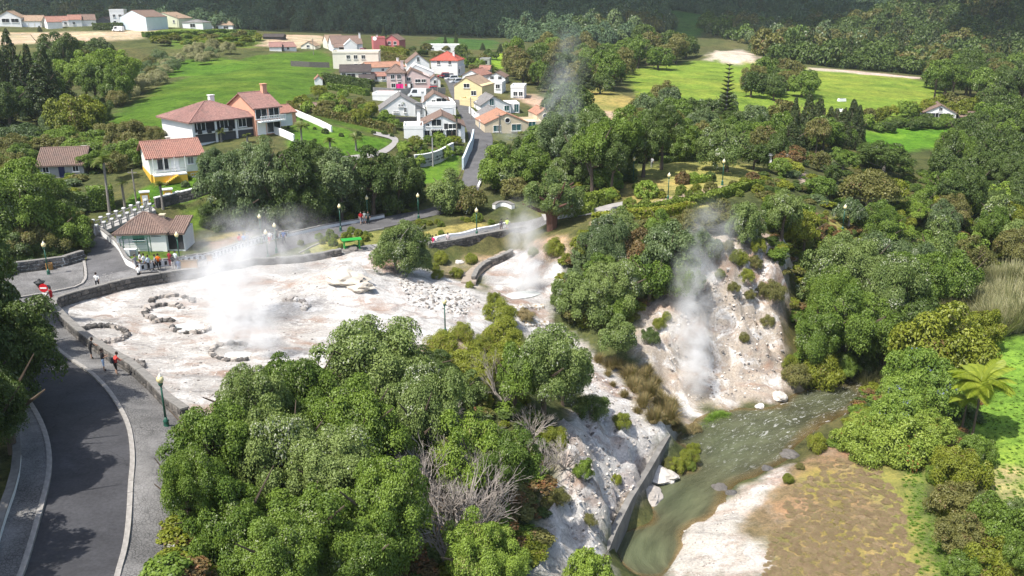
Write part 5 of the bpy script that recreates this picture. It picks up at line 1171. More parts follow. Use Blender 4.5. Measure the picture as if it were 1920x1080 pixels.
def body(parent, w, d, h, kind, rh, m, name='wall', sink=1.5, cx=0.0, cy0=0.0, z0=0.0, apex=0.5):
    x, y = w / 2, d / 2; V = []; F = []
    P = lambda a, b, c: (a + cx, b + cy0, c + z0)
    V = [P(-x, -y, -sink), P(x, -y, -sink), P(x, y, -sink), P(-x, y, -sink), P(-x, -y, h), P(x, -y, h), P(x, y, h), P(-x, y, h)]
    F = [(0, 1, 5, 4), (1, 2, 6, 5), (2, 3, 7, 6), (3, 0, 4, 7), (4, 5, 6, 7), (0, 3, 2, 1)]
    e = 0.06
    if kind == 'gable_x': V += [P(-x, 0, h + rh - e), P(x, 0, h + rh - e)]; F += [(4, 8, 7), (5, 6, 9), (4, 5, 9, 8), (7, 8, 9, 6)]; F.remove((4, 5, 6, 7))
    if kind == 'gable_y': ax = -x + w * apex; V += [P(ax, -y, h + rh - e), P(ax, y, h + rh - e)]; F += [(4, 5, 8), (6, 7, 9), (4, 8, 9, 7), (5, 6, 9, 8)]; F.remove((4, 5, 6, 7))
    return link(name, mk_mesh(name, np.array(V), F, [m]), parent)
def opening(parent, face, w, d, x, z, ow, oh, kind='window', cx=0.0, cy0=0.0, glass=None, frame=None, shutters=False):
    """window or door set into a face: frame proud of the wall, pane inside it, sill below"""
    nm = {'window': 'window', 'door': 'door', 'garage': 'garage_door', 'round': 'window'}[kind]; e = empty(nm, (0, 0, 0), 0, parent)
    if face == 'f': e.location = (cx + x, cy0 - d / 2, z); e.rotation_euler = (0, 0, 0)
    if face == 'b': e.location = (cx - x, cy0 + d / 2, z); e.rotation_euler = (0, 0, math.pi)
    if face == 'l': e.location = (cx - w / 2, cy0 - x, z); e.rotation_euler = (0, 0, -math.pi / 2)
    if face == 'r': e.location = (cx + w / 2, cy0 + x, z); e.rotation_euler = (0, 0, math.pi / 2)
    t = 0.07; fr = frame or M_TRIM; gl = glass or {'window': M_GLASS, 'door': M_DOOR, 'garage': M_GARAGE, 'round': M_GLASS}[kind]
    if kind == 'round':
        b = MB(); n = 16; pts = [(ow / 2 * math.cos(2 * math.pi * k / n), -0.03, oh / 2 + oh / 2 * math.sin(2 * math.pi * k / n)) for k in range(n)]; b.face(pts); b.build('pane', gl, e)
        b = MB(); b.tube([(p[0] * 1.05, -0.03, oh / 2 + (p[2] - oh / 2) * 1.05) for p in pts + pts[:1]], 0.06, 5, caps=False); b.build('frame', fr, e); return e
    b = MB(); b.box((0, -0.03, oh / 2), (ow - 2 * t, 0.03, oh - 2 * t)); b.build('pane' if kind == 'window' else 'panel', gl, e)
    b = MB()
    for sx in (-1, 1): b.box((sx * (ow - t) / 2, -0.04, oh / 2), (t, 0.12, oh))
    b.box((0, -0.04, oh - t / 2), (ow - 2 * t, 0.12, t)); b.box((0, -0.04, t / 2), (ow - 2 * t, 0.12, t))
    if kind == 'window': b.box((0, -0.05, oh / 2), (t * 0.7, 0.07, oh - 2 * t))
    b.build('frame', fr, e)
    if kind == 'window': b = MB(); b.box((0, -0.08, -0.05), (ow + 0.16, 0.22, 0.06)); b.build('sill', M_TRIM, e)
    if shutters:
        for sx in (-1, 1): b = MB(); b.box((sx * (ow * 0.75), -0.05, oh / 2), (ow * 0.45, 0.06, oh)); b.build('shutter', M_SHUT, e)
    return e
def chimney(roof, x, y, z, h=1.4, m=None, s=0.6):
    b = MB(); b.box((x, y, z + h / 2 - 0.5), (s, s, h + 1.0)); c = b.build('chimney', m or WALL['white'], roof); b = MB(); b.box((x, y, z + h + 0.06), (s + 0.2, s + 0.2, 0.12)); b.build('chimney_cap', M_CONC if m is None else m, roof)
def anchor(u, v, yaw, d, push=True):
    """house root whose front wall foot is seen at (u, v)"""
    b0 = G(u, v); return Vector((b0.x - math.sin(yaw) * d / 2 * (1 if push else 0), b0.y + math.cos(yaw) * d / 2, b0.z)), float(proj(b0)[2]) / FPX
def house(label, u, v, wpx, hpx, rpx, d=8.0, yaw=0.0, kind='gable_y', wall='white', roof='terra', wins=(), chim=(), ov=0.35, fine=False, name='house', cat='house', group='village houses', apex=0.5, base=None, trim=None):
    if group == FH: wpx *= 1.12; hpx *= 1.25; rpx *= 1.1
    yaw = R(yaw); p, s = anchor(u, v, yaw, d); k = max(0.5, math.cos(yaw + math.atan2(p.x, p.y)))
    w = wpx * s / k; h = hpx * s / 0.97; rh = rpx * s / 0.95; e = empty(name, p, yaw)
    wo = body(e, w, d, h, kind, rh, WALL[wall], apex=apex); ro = make_roof(e, kind, w, d, h, rh, TILE.get(roof) or WALL[roof], ov, fine, apex=apex)
    if base: b = MB(); b.box((0, 0, base[1] / 2 - 0.75), (w + 0.06, d + 0.06, base[1] + 1.5)); b.build('plinth', WALL[base[0]], e)
    for wi in wins:
        f, fx, fz, ow, oh = wi[:5]; knd = wi[5] if len(wi) > 5 else 'window'; kw = wi[6] if len(wi) > 6 else {}
        span = w if f in 'fb' else d; opening(e, f, w, d, (fx - 0.5) * span, fz * h, ow, oh, knd, **kw)
    for c in chim: chimney(ro, (c[0] - 0.5) * w, (c[1] - 0.5) * d, h + c[2] * rh, c[3] if len(c) > 3 else 1.2, WALL[c[4]] if len(c) > 4 else None, c[5] if len(c) > 5 else 0.6)
    if kind == 'flat':
        for sx, sy, ll, rz in ((0, -1, w, 0), (0, 1, w, 0), (-1, 0, d, 1), (1, 0, d, 1)):
            b = MB(); b.box((sx * (w / 2 + ov - 0.08), sy * (d / 2 + ov - 0.08), h + 0.42), (ll + 2 * ov if not rz else 0.16, 0.16 if not rz else ll + 2 * ov - 0.34, 0.44)); b.build('parapet', WALL[wall], e)
    tag(e, label, cat, group); e['size'] = (w, d, h, rh); return e
FH = 'houses on the far upper terrace'
W2 = lambda y, *xs, w=1.1, h=1.2: [('f', x, y, w, h) for x in xs]
DK = {'glass': M_DARKIN}; TL = {'glass': M_TEAL}
# upper village
house('low white annex with red edged roof behind the cream wing', 712, 153, 38, 10, 5, 6, 16, 'gable_x', 'white', 'terra', [('f', .3, .3, 1.0, 1.0), ('f', .7, .3, 1.0, 1.0)], ov=.15)
house('small white flat block right of the wide two storey block', 722, 132, 26, 9, 0, 6, 6, 'flat', 'white', 'white', [('f', .5, .3, 1.4, 1.0)], ov=.05)
house('small white gable squeezed between pink wing and parked cars', 816, 163, 20, 13, 7, 6, 8, 'gable_y', 'white', 'brown', [('f', .5, .4, .9, 1.1)], ov=.15)
house('small white house above the yellow house roof', 908, 142, 20, 11, 6, 6, -6, 'gable_x', 'white', 'terra', [('f', .5, .3, 1.0, 1.1)], ov=.2)
house('white flat terrace right of the yellow house', 908, 184, 24, 12, 0, 5, -6, 'flat', 'white', 'white', [('f', .4, .3, 1.2, 1.1, 'window')], ov=.04)
house('wide white two storey block with flat roof', 668, 131, 84, 29, 0, 9, 4, 'flat', 'cream', 'cream', W2(.66, .34, .50, .67, w=1.2) + W2(.14, .50, .62, .71) + [('f', .88, .14, 2.6, .9)], ov=0.12)
house('cream house with very dark tiled roof', 667, 153, 56, 18, 10, 7, 8, 'gable_x', 'cream', 'dark', [('f', .12, .42, 1.2, 1.2), ('f', .36, .1, 2.4, 1.9, 'window', DK), ('f', .80, .5, 1.2, 1.0)], ov=0.25)
house('low cream wing with dark roof in front of the cream house', 688, 157, 28, 9, 6, 5, 8, 'gable_x', 'cream', 'dark', [('f', .5, .25, 2.0, 1.0)], ov=0.2)
house('black tiled outbuilding beside the cream house', 640, 157, 26, 6, 6, 5, 8, 'gable_x', 'dark', 'dark', ov=0.25)
house('pale pink house with hipped brown roof', 743, 168, 34, 31, 11, 8, 6, 'hip', 'pink', 'brown', W2(.60, .33, .68) + W2(.10, .35) + [('f', .7, 0, 1.0, 2.0, 'door')], [(.85, .5, .55, 1.6, 'pink', .8)], ov=0.25)
house('pale pink gabled wing with white framed windows', 784, 170, 46, 24, 14, 9, 8, 'gable_y', 'pink', 'brown', [('f', .14, .72, 1.1, 1.0), ('f', .5, .60, 1.5, .9), ('f', .74, .60, 1.2, .9), ('f', .22, 0, 1.0, 2.0, 'door')], ov=0.15, apex=.25)
house('long white house with reddish roof running uphill', 728, 140, 66, 14, 7, 9, 30, 'gable_x', 'white', 'orange', [('f', .75, .4, 1.2, 1.0), ('f', .55, .4, .9, 1.2), ('f', .35, .45, .9, .9)], [(.95, .5, .8, 1.2)], ov=0.2)
house('white gabled house behind the pink houses', 785, 143, 42, 24, 15, 11, 10, 'gable_y', 'white', 'brown', [('f', .5, 1.05, .9, 1.5)], ov=0.2)
house('low white gable directly behind the pink wing', 789, 156, 48, 20, 13, 8, 8, 'gable_y', 'white', 'white', [], ov=0.1, apex=.3)
house('white house with bright red hipped roof', 833, 140, 50, 26, 13, 9, -10, 'hip', 'white', 'red', [('f', .72, .68, 1.0, 1.3), ('f', .30, .68, 1.0, 1.3), ('r', .5, .2, 1.6, 1.4)], [(.78, .35, .35, 1.6)], ov=0.3)
house('white arched terrace block beside the red roofed house', 857, 141, 14, 13, 0, 6, -10, 'flat', 'white', 'white', [('f', .35, .3, 1.0, 1.3, 'window', DK), ('f', .8, .3, .7, 1.3, 'window', DK)], ov=0.05)
house('white wide gabled house beside the small palm', 755, 217, 86, 11, 25, 9, 9, 'gable_y', 'white', 'grey', [('f', .86, 0.05, 1.7, 2.6, 'garage', {'glass': M_STEEL}), ('f', .56, .5, .6, 1.1), ('f', .44, 1.45, .5, .6), ('f', .50, 1.45, .5, .6), ('f', .36, .5, .4, .4), ('f', .32, .5, .4, .4), ('f', .40, .5, .4, .4)], ov=0.15, apex=.46)
house('white gabled house with upper glass doors and terrace', 822, 202, 62, 8, 18, 9, 7, 'gable_y', 'white', 'brown', [('f', .36, .1, 0.9, 1.7, 'window', DK), ('f', .60, .1, 2.4, 2.1)], [(.04, .1, .2, 2.0)], ov=0.15, apex=.38)
house('white terrace block below the glass doored house', 828, 221, 54, 19, 0, 5, 7, 'flat', 'white', 'white', [('f', .72, .1, 2.2, 1.9, 'garage')], ov=0.03)
house('low white annex with pool wall behind the wide gable', 722, 190, 46, 10, 0, 5, -3, 'flat', 'white', 'white', ov=0.05)
house('small pink roofed shed above the white annex', 722, 183, 26, 6, 5, 4, -3, 'gable_x', 'white', 'pink', ov=0.15)
e = house('white house with black shutters above the grey curved wall', 828, 265, 88, 27, 20, 9, 6, 'gable_y', 'white', 'brown', [('f', .20, .08, 1.0, 1.9, 'window', DK), ('f', .42, .30, 2.3, 1.5, 'window', DK), ('f', .72, .15, 2.2, 1.8, 'window'), ('f', .40, 1.02, 1.9, 1.3), ('f', .74, .82, 1.6, 1.0, 'window', {'shutters': True}), ('f', .22, 1.0, .7, .6)], [(.03, .2, .35, 2.0)], ov=0.2, apex=.52)
w, d, h, rh = e['size']
b = MB()
for k in range(14): b.box((-w * .30 + k * .36, -d / 2 - .25, h * .78), (.14, .5, .10))
b.build('pergola', M_TRIM, e)
house('low white terrace wall block left of the shuttered house', 776, 262, 36, 19, 0, 6, 6, 'flat', 'white', 'white', ov=0.03); house('small white tower block on the terrace', 766, 250, 12, 12, 0, 2, 0, 'flat', 'white', 'white', ov=0.02)
house('yellow gabled house beside the hill road', 878, 190, 52, 28, 15, 9, -18, 'gable_y', 'yellow', 'tan', [('f', .45, .85, 1.6, 1.1), ('f', .70, .38, 1.4, 1.2)], ov=0.15, apex=.42)
house('yellow walled yard block in front of the yellow house', 880, 200, 36, 10, 0, 4, -18, 'flat', 'yellow', 'yellow', ov=0.03)
house('white house with red tiled roof behind the yellow house', 884, 152, 34, 11, 9, 9, -20, 'gable_y', 'white', 'terra', [('l', .5, .2, 1.2, 1.3)], ov=0.25)
house('white double gabled house with brown roof', 930, 156, 34, 11, 8, 8, -8, 'gable_y', 'white', 'brown', W2(.45, .28, .72, w=1.2, h=1.3), ov=0.2)
house('low white block in front of the double gable', 922, 174, 38, 15, 0, 7, -8, 'flat', 'white', 'white', [('f', .8, .5, 1.2, 1.2, 'window', DK)], ov=0.05)
house('white cube house with roof terrace', 970, 184, 25, 18, 0, 7, -6, 'flat', 'white', 'white', W2(.2, .35, .75), ov=0.05)
house('white house with teal windows and grey roof', 930, 212, 56, 15, 15, 9, 14, 'gable_y', 'white', 'grey', [('f', .36, .90, 1.1, 1.6, 'window', TL), ('f', .86, .2, 1.2, 1.3, 'window', TL), ('l', .4, .2, 1.0, 1.8)], ov=0.2, apex=.42)
house('low white wing with teal windows', 962, 212, 24, 13, 0, 6, 8, 'flat', 'white', 'white', [('f', .75, .1, 1.1, 1.9, 'window', TL)], ov=0.03)
house('rough grey gable house with pink side wall', 935, 236, 56, 16, 14, 8, 16, 'gable_y', 'grey', 'grey', [('l', .5, .5, .8, 1.2, 'window', DK)], ov=0.1, apex=.45)
house('beige gabled house with round attic window', 950, 250, 82, 19, 17, 9, 14, 'gable_y', 'beige', 'orange', [('f', .52, .98, 1.0, 1.0, 'round', DK), ('f', .28, .18, 1.6, 1.3, 'window', TL), ('f', .72, .2, 2.0, 1.4, 'window', TL), ('l', .5, .1, 1.2, 2.0)], ov=0.12, apex=.5)
house('beige flat roofed wing', 992, 248, 46, 14, 0, 7, 6, 'flat', 'beige', 'beige', [('f', .62, .05, 1.5, 2.1, 'window', TL)], ov=0.04)
house('beige tower gable with round window', 1022, 243, 30, 28, 9, 7, 14, 'gable_y', 'beige', 'orange', [('f', .5, .72, 1.0, 1.0, 'round')], ov=0.1)
# top row of the village
house('white house with long brown roof on the ridge', 652, 97, 56, 14, 13, 9, 20, 'gable_x', 'white', 'brown', [('r', .5, .9, .9, 1.2)], [(.97, .35, .6, 2.0)], ov=0.2)
house('small white gable in front of the ridge house', 658, 100, 24, 15, 9, 6, 12, 'gable_y', 'white', 'white', ov=0.1)
house('pale house end with grey roof behind the ridge house', 630, 92, 30, 14, 10, 8, 24, 'gable_x', 'cream', 'tan', ov=0.2)
house('low carport with brown roof on the ridge', 637, 98, 20, 9, 6, 5, 10, 'gable_x', 'white', 'brown', [('f', .75, 0, 2.4, 2.0, 'garage', DK)], ov=0.15)
house('rose red gabled house on the ridge', 735, 95, 28, 19, 9, 8, -10, 'gable_y', 'red', 'brown', W2(.55, .35, .72, w=1.2, h=1.3), ov=0.2)
house('rose red block with satellite dish', 712, 95, 22, 21, 0, 6, 15, 'flat', 'red', 'red', [('f', .72, .15, 1.1, 1.2, 'window', DK)], [(.4, .5, 1.0, 1.2)], ov=0.03)
house('small pinkish house at the quarry edge', 517, 96, 22, 8, 7, 7, 14, 'gable_x', 'white', 'pink', ov=0.2); house('white gable house beside the pinkish house', 545, 96, 22, 8, 7, 7, 30, 'gable_x', 'white', 'pink', [('f', .3, .3, 1.0, 1.0)], ov=0.2)
house('cream house at the right end of the quarry row', 578, 92, 26, 6, 7, 7, -4, 'gable_y', 'cream', 'tan', [('f', .5, .4, 1.2, 1.0)], ov=0.2)
house('long low white building behind the red roof', 830, 97, 62, 10, 0, 7, -4, 'flat', 'white', 'white', [('f', .2, .3, 1.2, 1.0), ('f', .7, .3, 1.2, 1.0)], ov=0.05)
house('grey stone hut in the upper field', 909, 121, 18, 8, 0, 5, -6, 'flat', 'grey', 'grey', [('f', .6, 0, 1.4, 1.6, 'door', DK)], ov=0.05); house('tiny white house among the garden trees', 598, 160, 14, 11, 6, 4, 14, 'gable_y', 'white', 'terra', ov=0.15)
house('dark roofed garden shed beside the hedge', 592, 205, 22, 5, 5, 4, 12, 'gable_x', 'grey', 'brown', ov=0.2)
house('ruined dark shed under the quarry', 512, 74, 36, 5, 4, 8, 5, 'gable_x', 'dark', 'dark', ov=0.3, cat='shed')
# far houses, upper left
FH = 'houses on the far upper terrace'
house('white gabled house with two wide dark windows', 18, 50, 36, 13, 10, 9, 12, 'gable_y', 'white', 'tan', [('f', .38, .45, 3.0, 1.6, 'window', DK), ('f', .76, .45, 3.0, 1.6, 'window', DK)], group=FH, ov=.2)
house('cream garage row with brownish roof', 60, 51, 30, 9, 8, 9, 10, 'gable_x', 'cream', 'tan', [('f', .2, 0, 2.2, 2.0, 'garage'), ('f', .5, 0, 2.2, 2.0, 'garage'), ('f', .8, 0, 2.2, 2.0, 'garage')], group=FH, ov=.2)
house('low green house with brown roof', 84, 48, 24, 6, 6, 8, 8, 'gable_x', 'lime', 'tan', W2(.3, .5, .75), group=FH, ov=.2); house('white gable with coral roof at the wood edge', 104, 54, 22, 10, 8, 8, 35, 'gable_x', 'white', 'terra', group=FH, ov=.2)
house('small white house with twin coral roofs', 124, 50, 18, 9, 6, 7, 20, 'gable_x', 'white', 'terra', W2(.3, .5), group=FH, ov=.2); house('white house with coral gable roof', 142, 50, 20, 10, 7, 7, 25, 'gable_x', 'white', 'terra', W2(.3, .4), group=FH, ov=.2)
house('white house with grey brown roof', 165, 49, 26, 9, 8, 8, 28, 'gable_x', 'white', 'brown', group=FH, ov=.2); house('open barn with dark timber gable', 195, 47, 24, 6, 6, 8, -6, 'gable_y', 'dark', 'brown', group=FH, ov=.3, cat='barn')
house('tall white flat roofed house', 222, 50, 22, 22, 0, 8, 14, 'flat', 'white', 'white', W2(.6, .3, .7) + W2(.2, .3), group=FH, ov=.05)
house('large house with white front and pale blue gable side', 252, 57, 40, 19, 10, 11, -28, 'gable_y', 'blue', 'brown', [('l', .4, .6, 1.0, 1.4), ('l', .5, .1, 1.2, 1.4)], group=FH, ov=.1)
house('brown roofed house behind the pale blue gable', 275, 46, 26, 8, 6, 8, 10, 'gable_x', 'white', 'brown', group=FH, ov=.2)
house('wide pale green gabled house', 307, 50, 48, 12, 9, 10, -16, 'gable_y', 'lime', 'tan', [('f', .6, .5, .9, 1.2), ('f', .85, .45, 1.0, 1.2), ('l', .3, .3, 1.0, 1.2), ('l', .6, .3, 1.0, 1.2)], group=FH, ov=.2)
house('white house with glazed porch', 362, 54, 32, 9, 4, 8, -8, 'hip', 'white', 'grey', [('f', .5, .2, 2.4, 1.6, 'window', DK)], group=FH, ov=.2); house('open sided house with brown hipped roof', 414, 54, 38, 6, 7, 9, -6, 'hip', 'white', 'tan', [('f', .3, 0, 3.2, 1.6, 'window', DK), ('f', .72, 0, 3.2, 1.6, 'window', DK)], group=FH, ov=.5)
# right hand farm
house('white farmhouse with low gable below the pasture', 1761, 224, 54, 13, 13, 9, -18, 'gable_y', 'white', 'brown', [('f', .22, .30, 2.4, 1.2, 'window', {'shutters': True}), ('f', .58, .30, 2.0, 1.2, 'window', {'shutters': True}), ('f', .5, 1.15, 1.0, 1.1)], group='farm buildings', ov=.35)
house('brown roofed barn beside the farmhouse', 1820, 224, 34, 5, 6, 8, -10, 'gable_x', 'grey', 'brown', group='farm buildings', ov=.3, cat='barn'); house('small white building at the wood edge', 1851, 232, 26, 10, 6, 7, -30, 'gable_x', 'white', 'white', [('l', .5, .2, 1.0, 1.4)], group='farm buildings', ov=.15)

# ------------------------------------------------------------------ near houses
NH = 'houses above the esplanade'
# yellow and white house
e = house('pale house with yellow base and red tiled roof', 334, 336, 92, 44, 20, 8.0, 30, 'gable_x', 'mint', 'terra', [('f', .25, .42, 1.6, 1.9, 'window'), ('f', .48, .36, 1.1, 2.0, 'door', {'glass': M_TRIM}), ('f', .78, .58, .9, 1.1, 'window', {'glass': M_STEEL}), ('f', .80, .06, .7, .5)], [(.5, .6, .6, .9, 'cream', .5)], .5, True, group=NH, base=None)
w, d, h, rh = e['size']
b = MB(); b.box((0, -.02, h * .14 - .75), (w + .08, d + .08, h * .28 + 1.5)); b.build('plinth', WALL['ochre'], e)
b = MB(); b.box((-w * .16, -d / 2 - .9, h * .29), (w * .62, 1.7, .16)); b.build('porch_floor', M_TRIM, e)
b = MB(); b.box((-w * .16, -d / 2 - 1.0, h * .13 - .5), (w * .62, 1.5, h * .28 + .9)); b.build('porch_base', WALL['ochre'], e)
for k in range(4): b = MB(); b.tube([(-w * .46 + k * w * .20, -d / 2 - 1.65, h * .29), (-w * .46 + k * w * .20, -d / 2 - 1.65, h * 1.0)], .05, 6); b.build('porch_post', M_TRIM, e)
b = MB(); b.tube([(-w * .46, -d / 2 - 1.65, h * .29 + .9), (w * .14, -d / 2 - 1.65, h * .29 + .9)], .03, 5); b.build('porch_rail', M_STEEL, e)
for k in range(7): b = MB(); b.box((-w * .05 - k * .28, -d / 2 - 2.1, h * .29 - .1 - k * .16), (.3, .8, .16)); b.build('stair_step', WALL['ochre'], e)
b = MB(); b.tube([(-w * .05, -d / 2 - 2.5, h * .29 + .8), (-w * .05 - 2.0, -d / 2 - 2.5, -.3)], .03, 5); b.build('stair_rail', M_STEEL, e)
# large white house with veranda
e = house('large white house with hipped red roof and dark veranda', 425, 262, 118, 40, 24, 10.5, 46, 'hip', 'white', 'pink', [], [(.62, .62, .75, 1.3, 'white', .8)], .6, True, group=NH)
w, d, h, rh = e['size']
b = MB(); b.box((w * .02, -d / 2 + .02, h * .70), (w * .94, .1, h * .50)); b.build('veranda_shade_panel', M_DARKIN, e)  # flat dark panel on the wall paints in the veranda's shade
b = MB(); b.box((w * .02, -d / 2 - .02, h * .18), (w * .94, .1, h * .36)); b.build('lower_dark_panel', WALL['dark'], e)  # flat dark panel on the wall face below the veranda
for f in (-.49, -.15, .16, .49): b = MB(); b.box((w * f, -d / 2 - .12, h * .45), (.32, .32, h * 1.06)); b.build('veranda_post', WALL['white'], e)
b = MB(); b.box((-w * .17, -d / 2 - .14, h * .42), (w * .66, .22, .28)); b.build('veranda_rail', WALL['white'], e)
for x in (-.36, -.02, .26): opening(e, 'f', w, d + .12, w * x, h * .50, 1.5, 1.6)
for x in (-.40, -.26, -.08, .06): b = MB(); b.box((w * x, -d / 2 - .3, h * .50), (.6, .5, .7)); b.build('veranda_chair', M_SHUT, e)
# salmon house
e = house('salmon house with balcony and red roof', 505, 252, 46, 50, 22, 8.5, 46, 'gable_x', 'salmon', 'pink', [('f', .25, .58, 2.2, 1.7), ('f', .75, .58, 2.0, 1.7), ('f', .22, 0.02, 1.6, 2.1, 'door', {'glass': M_TRIM}), ('f', .70, .06, 2.6, 1.9)], [(.9, .45, .8, 1.6, 'salmon', .8)], .35, True, group=NH)
w, d, h, rh = e['size']
b = MB(); b.box((w * .06, -d / 2 - .7, h * .50), (w * 1.0, 1.4, .2)); b.build('balcony_floor', M_TRIM, e)
for k in range(15): b = MB(); b.box((-w * .42 + k * w * .068, -d / 2 - 1.34, h * .50 + .48), (.09, .09, .8)); b.build('baluster', M_TRIM, e)
b = MB(); b.box((w * .06, -d / 2 - 1.34, h * .50 + .92), (w * 1.0, .14, .1)); b.build('balcony_rail', M_TRIM, e)
house('salmon garage with pale door beside the balcony house', 543, 235, 26, 24, 10, 5, 46, 'gable_x', 'salmon', 'terra', [('f', .3, 0, 2.4, 2.3, 'garage')], ov=.25, fine=True, group=NH)
# old house, left
e = house('old low house with faded brown roof and dark blue door', 118, 333, 74, 25, 22, 8, 14, 'gable_x', 'grey', 'brown', [('f', .50, .05, .8, 1.7, 'door', {'glass': M_BLUE, 'frame': M_BLUE}), ('f', .82, .4, .9, .9, 'window', DK), ('f', .15, .4, .9, .9, 'window', DK)], [(.9, .6, .5, .8, 'grey', .7)], .4, True, group=NH)
# kiosk by the plaza
e = empty('kiosk', anchor(268, 471, R(6), 5.0)[0], R(6)); W_, D_, H_, RH = 5.5, 5.0, 2.35, 1.65
body(e, W_, D_, H_, 'hip', 0, WALL['white']); ro = make_roof(e, 'hip', W_, D_, H_, RH, TILE['brown'], .32, True)
chimney(ro, 1.6, 1.2, H_ + .7, .35, WALL['beige'], .5)
o = opening(e, 'f', W_, D_, -.25, 1.35, 1.25, 1.0, 'window', glass=M_DARKIN, frame=M_TEAL)
b = MB(); b.box((-.25, -D_ / 2 - .2, 1.28), (1.3, .4, .08)); b.build('hatch_shelf', M_TEAL, e)
b = MB(); n = 20; b.face([(-2.05 + .42 * math.cos(2 * math.pi * k / n), -D_ / 2 - .03, 1.72 + .42 * math.sin(2 * math.pi * k / n)) for k in range(n)]); sg = b.build('round_emblem', plain('grey_emblem', (.52, .53, .53), .7, .1, 3), e)
b = MB(); b.box((-2.05, -D_ / 2 - .05, 1.72), (.78, .03, .14)); b.build('emblem_band', M_TRIM, sg); b = MB(); b.box((-2.05, -D_ / 2 - .05, 1.16), (.5, .02, .07)); b.build('emblem_caption', plain('grey_print', (.4, .4, .4), .7), sg)
for k in range(3): b = MB(); b.box((1.45 + .12 * k, -D_ / 2 - .03, 2.05 - .16 * k), (1.1 - .25 * (k == 1), .02, .05)); b.build('lettering_line', M_DARKIN, e)
body(e, 1.9, 4.4, 2.0, 'flat', 0, WALL['white'], 'annex_wall', cx=3.7, cy0=.2); b = MB(); b.box((3.7, -2.02, .95), (1.7, .06, 1.9)); b.build('annex_shade_panel', M_DARKIN, e)  # closed annex; a flat dark panel paints in its shaded open front
roof_planes([((2.8, -2.35, 1.95), (4.85, -2.35, 1.95), (4.85, 2.4, 3.0), (2.8, 2.4, 3.0))], TILE['brown'], 'annex_roof', e, True)
tag(e, 'white kiosk with old brown tiled roof beside the cobbled plaza', 'kiosk', NH)
kz = e.matrix_basis
def kp(x, y, z): return kz @ Vector((x, y, z))
b = MB()
fr = empty('trellis_frame', kp(-.3, -D_ / 2 - 1.2, 0), R(6))
for x in (-1.5, 1.5):
    for y in (-.5, .5): b = MB(); b.box((x, y, 1.0), (.08, .08, 2.0)); b.build('post', M_GREENP, fr)
for y in (-.5, 0, .5): b = MB(); b.box((0, y, 2.02), (3.1, .07, .07)); b.build('top_bar', M_GREENP, fr)
for z in (.7, 1.3): b = MB(); b.tube([(-1.5, -.5, z), (1.5, -.5, z)], .025, 5); b.build('rail', M_GREENP, fr)
for x in (-.5, .3): b = MB(); b.tube([(x, -.5, 0), (x, -.5, 2.0)], .025, 5); b.build('rail', M_GREENP, fr)
tag(fr, 'green metal trellis frame standing before the kiosk wall', 'frame')
ac = empty('air_conditioner', kp(-.7, -D_ / 2 - 2.2, .1), R(6)); b = MB(); b.box((0, 0, .42), (1.5, .6, .8)); b.build('case', M_TRIM, ac); b = MB(); b.lathe([(.32, -.03), (.32, .03)], 16); o = b.build('fan_grille', M_STEEL, ac); o.location = (.42, -.32, .42); o.rotation_euler = (R(90), 0, 0)
b = MB(); b.box((.42, -.31, .42), (.74, .02, .74)); b.build('fan_panel', plain('slate_blue_plastic', (.14, .17, .22), .5), ac); tag(ac, 'white air conditioning unit on the grass by the kiosk', 'air conditioner')
# park pavilion
e = empty('park_pavilion', G(1462, 312), R(-10))
for x in (-1.6, 0, 1.6): b = MB(); b.box((x, 0, .9), (.4, .4, 1.8)); b.build('pillar', WALL['white'], e)
b = MB(); b.box((0, .6, 2.0), (4.2, 2.2, .4)); b.build('roof', WALL['white'], e); tag(e, 'small white pillared pavilion behind the park trees', 'pavilion')
# ------------------------------------------------------------------ stones and stone walls
def stone_variants(name, mats, n=5, seed=3, rough=0.16):
    out = []
    for k in range(n):
        bm = bmesh.new(); bmesh.ops.create_cube(bm, size=1.0); bmesh.ops.bevel(bm, geom=bm.edges[:], offset=0.16, segments=1, affect='EDGES'); g = random.Random(seed + k)
        for v in bm.verts: v.co += Vector((g.uniform(-1, 1), g.uniform(-1, 1), g.uniform(-1, 1))) * rough * 0.5
        me = bpy.data.meshes.new(name); bm.to_mesh(me); bm.free(); me.materials.append(mats[k % len(mats)]); out.append(me)
    return out
BAS = [plain(f'basalt_{k}', c, 0.92, 0.35, 5, bmp=0.5, spec=0.2) for k, c in enumerate([(0.085, 0.08, 0.075), (0.125, 0.115, 0.105), (0.17, 0.155, 0.14), (0.105, 0.10, 0.095)])]
PALE = [plain(f'mineral_stone_{k}', c, 0.95, 0.3, 4, bmp=0.5, spec=0.1) for k, c in enumerate([(0.52, 0.48, 0.43), (0.40, 0.36, 0.32), (0.58, 0.55, 0.51), (0.30, 0.27, 0.245)])]
M_MORT_D = plain('dark_mortar', (0.12, 0.11, 0.10), 0.95, 0.25, 4); M_MORT_W = plain('white_mortar', (0.66, 0.65, 0.62), 0.95, 0.12, 4); M_COPE = plain('grey_coping', (0.20, 0.19, 0.175), 0.9, 0.3, 2.5, bmp=0.4, stain=0.3)
SV = stone_variants('stone', BAS); SVP = stone_variants('stone', PALE, 5, 30, 0.28)
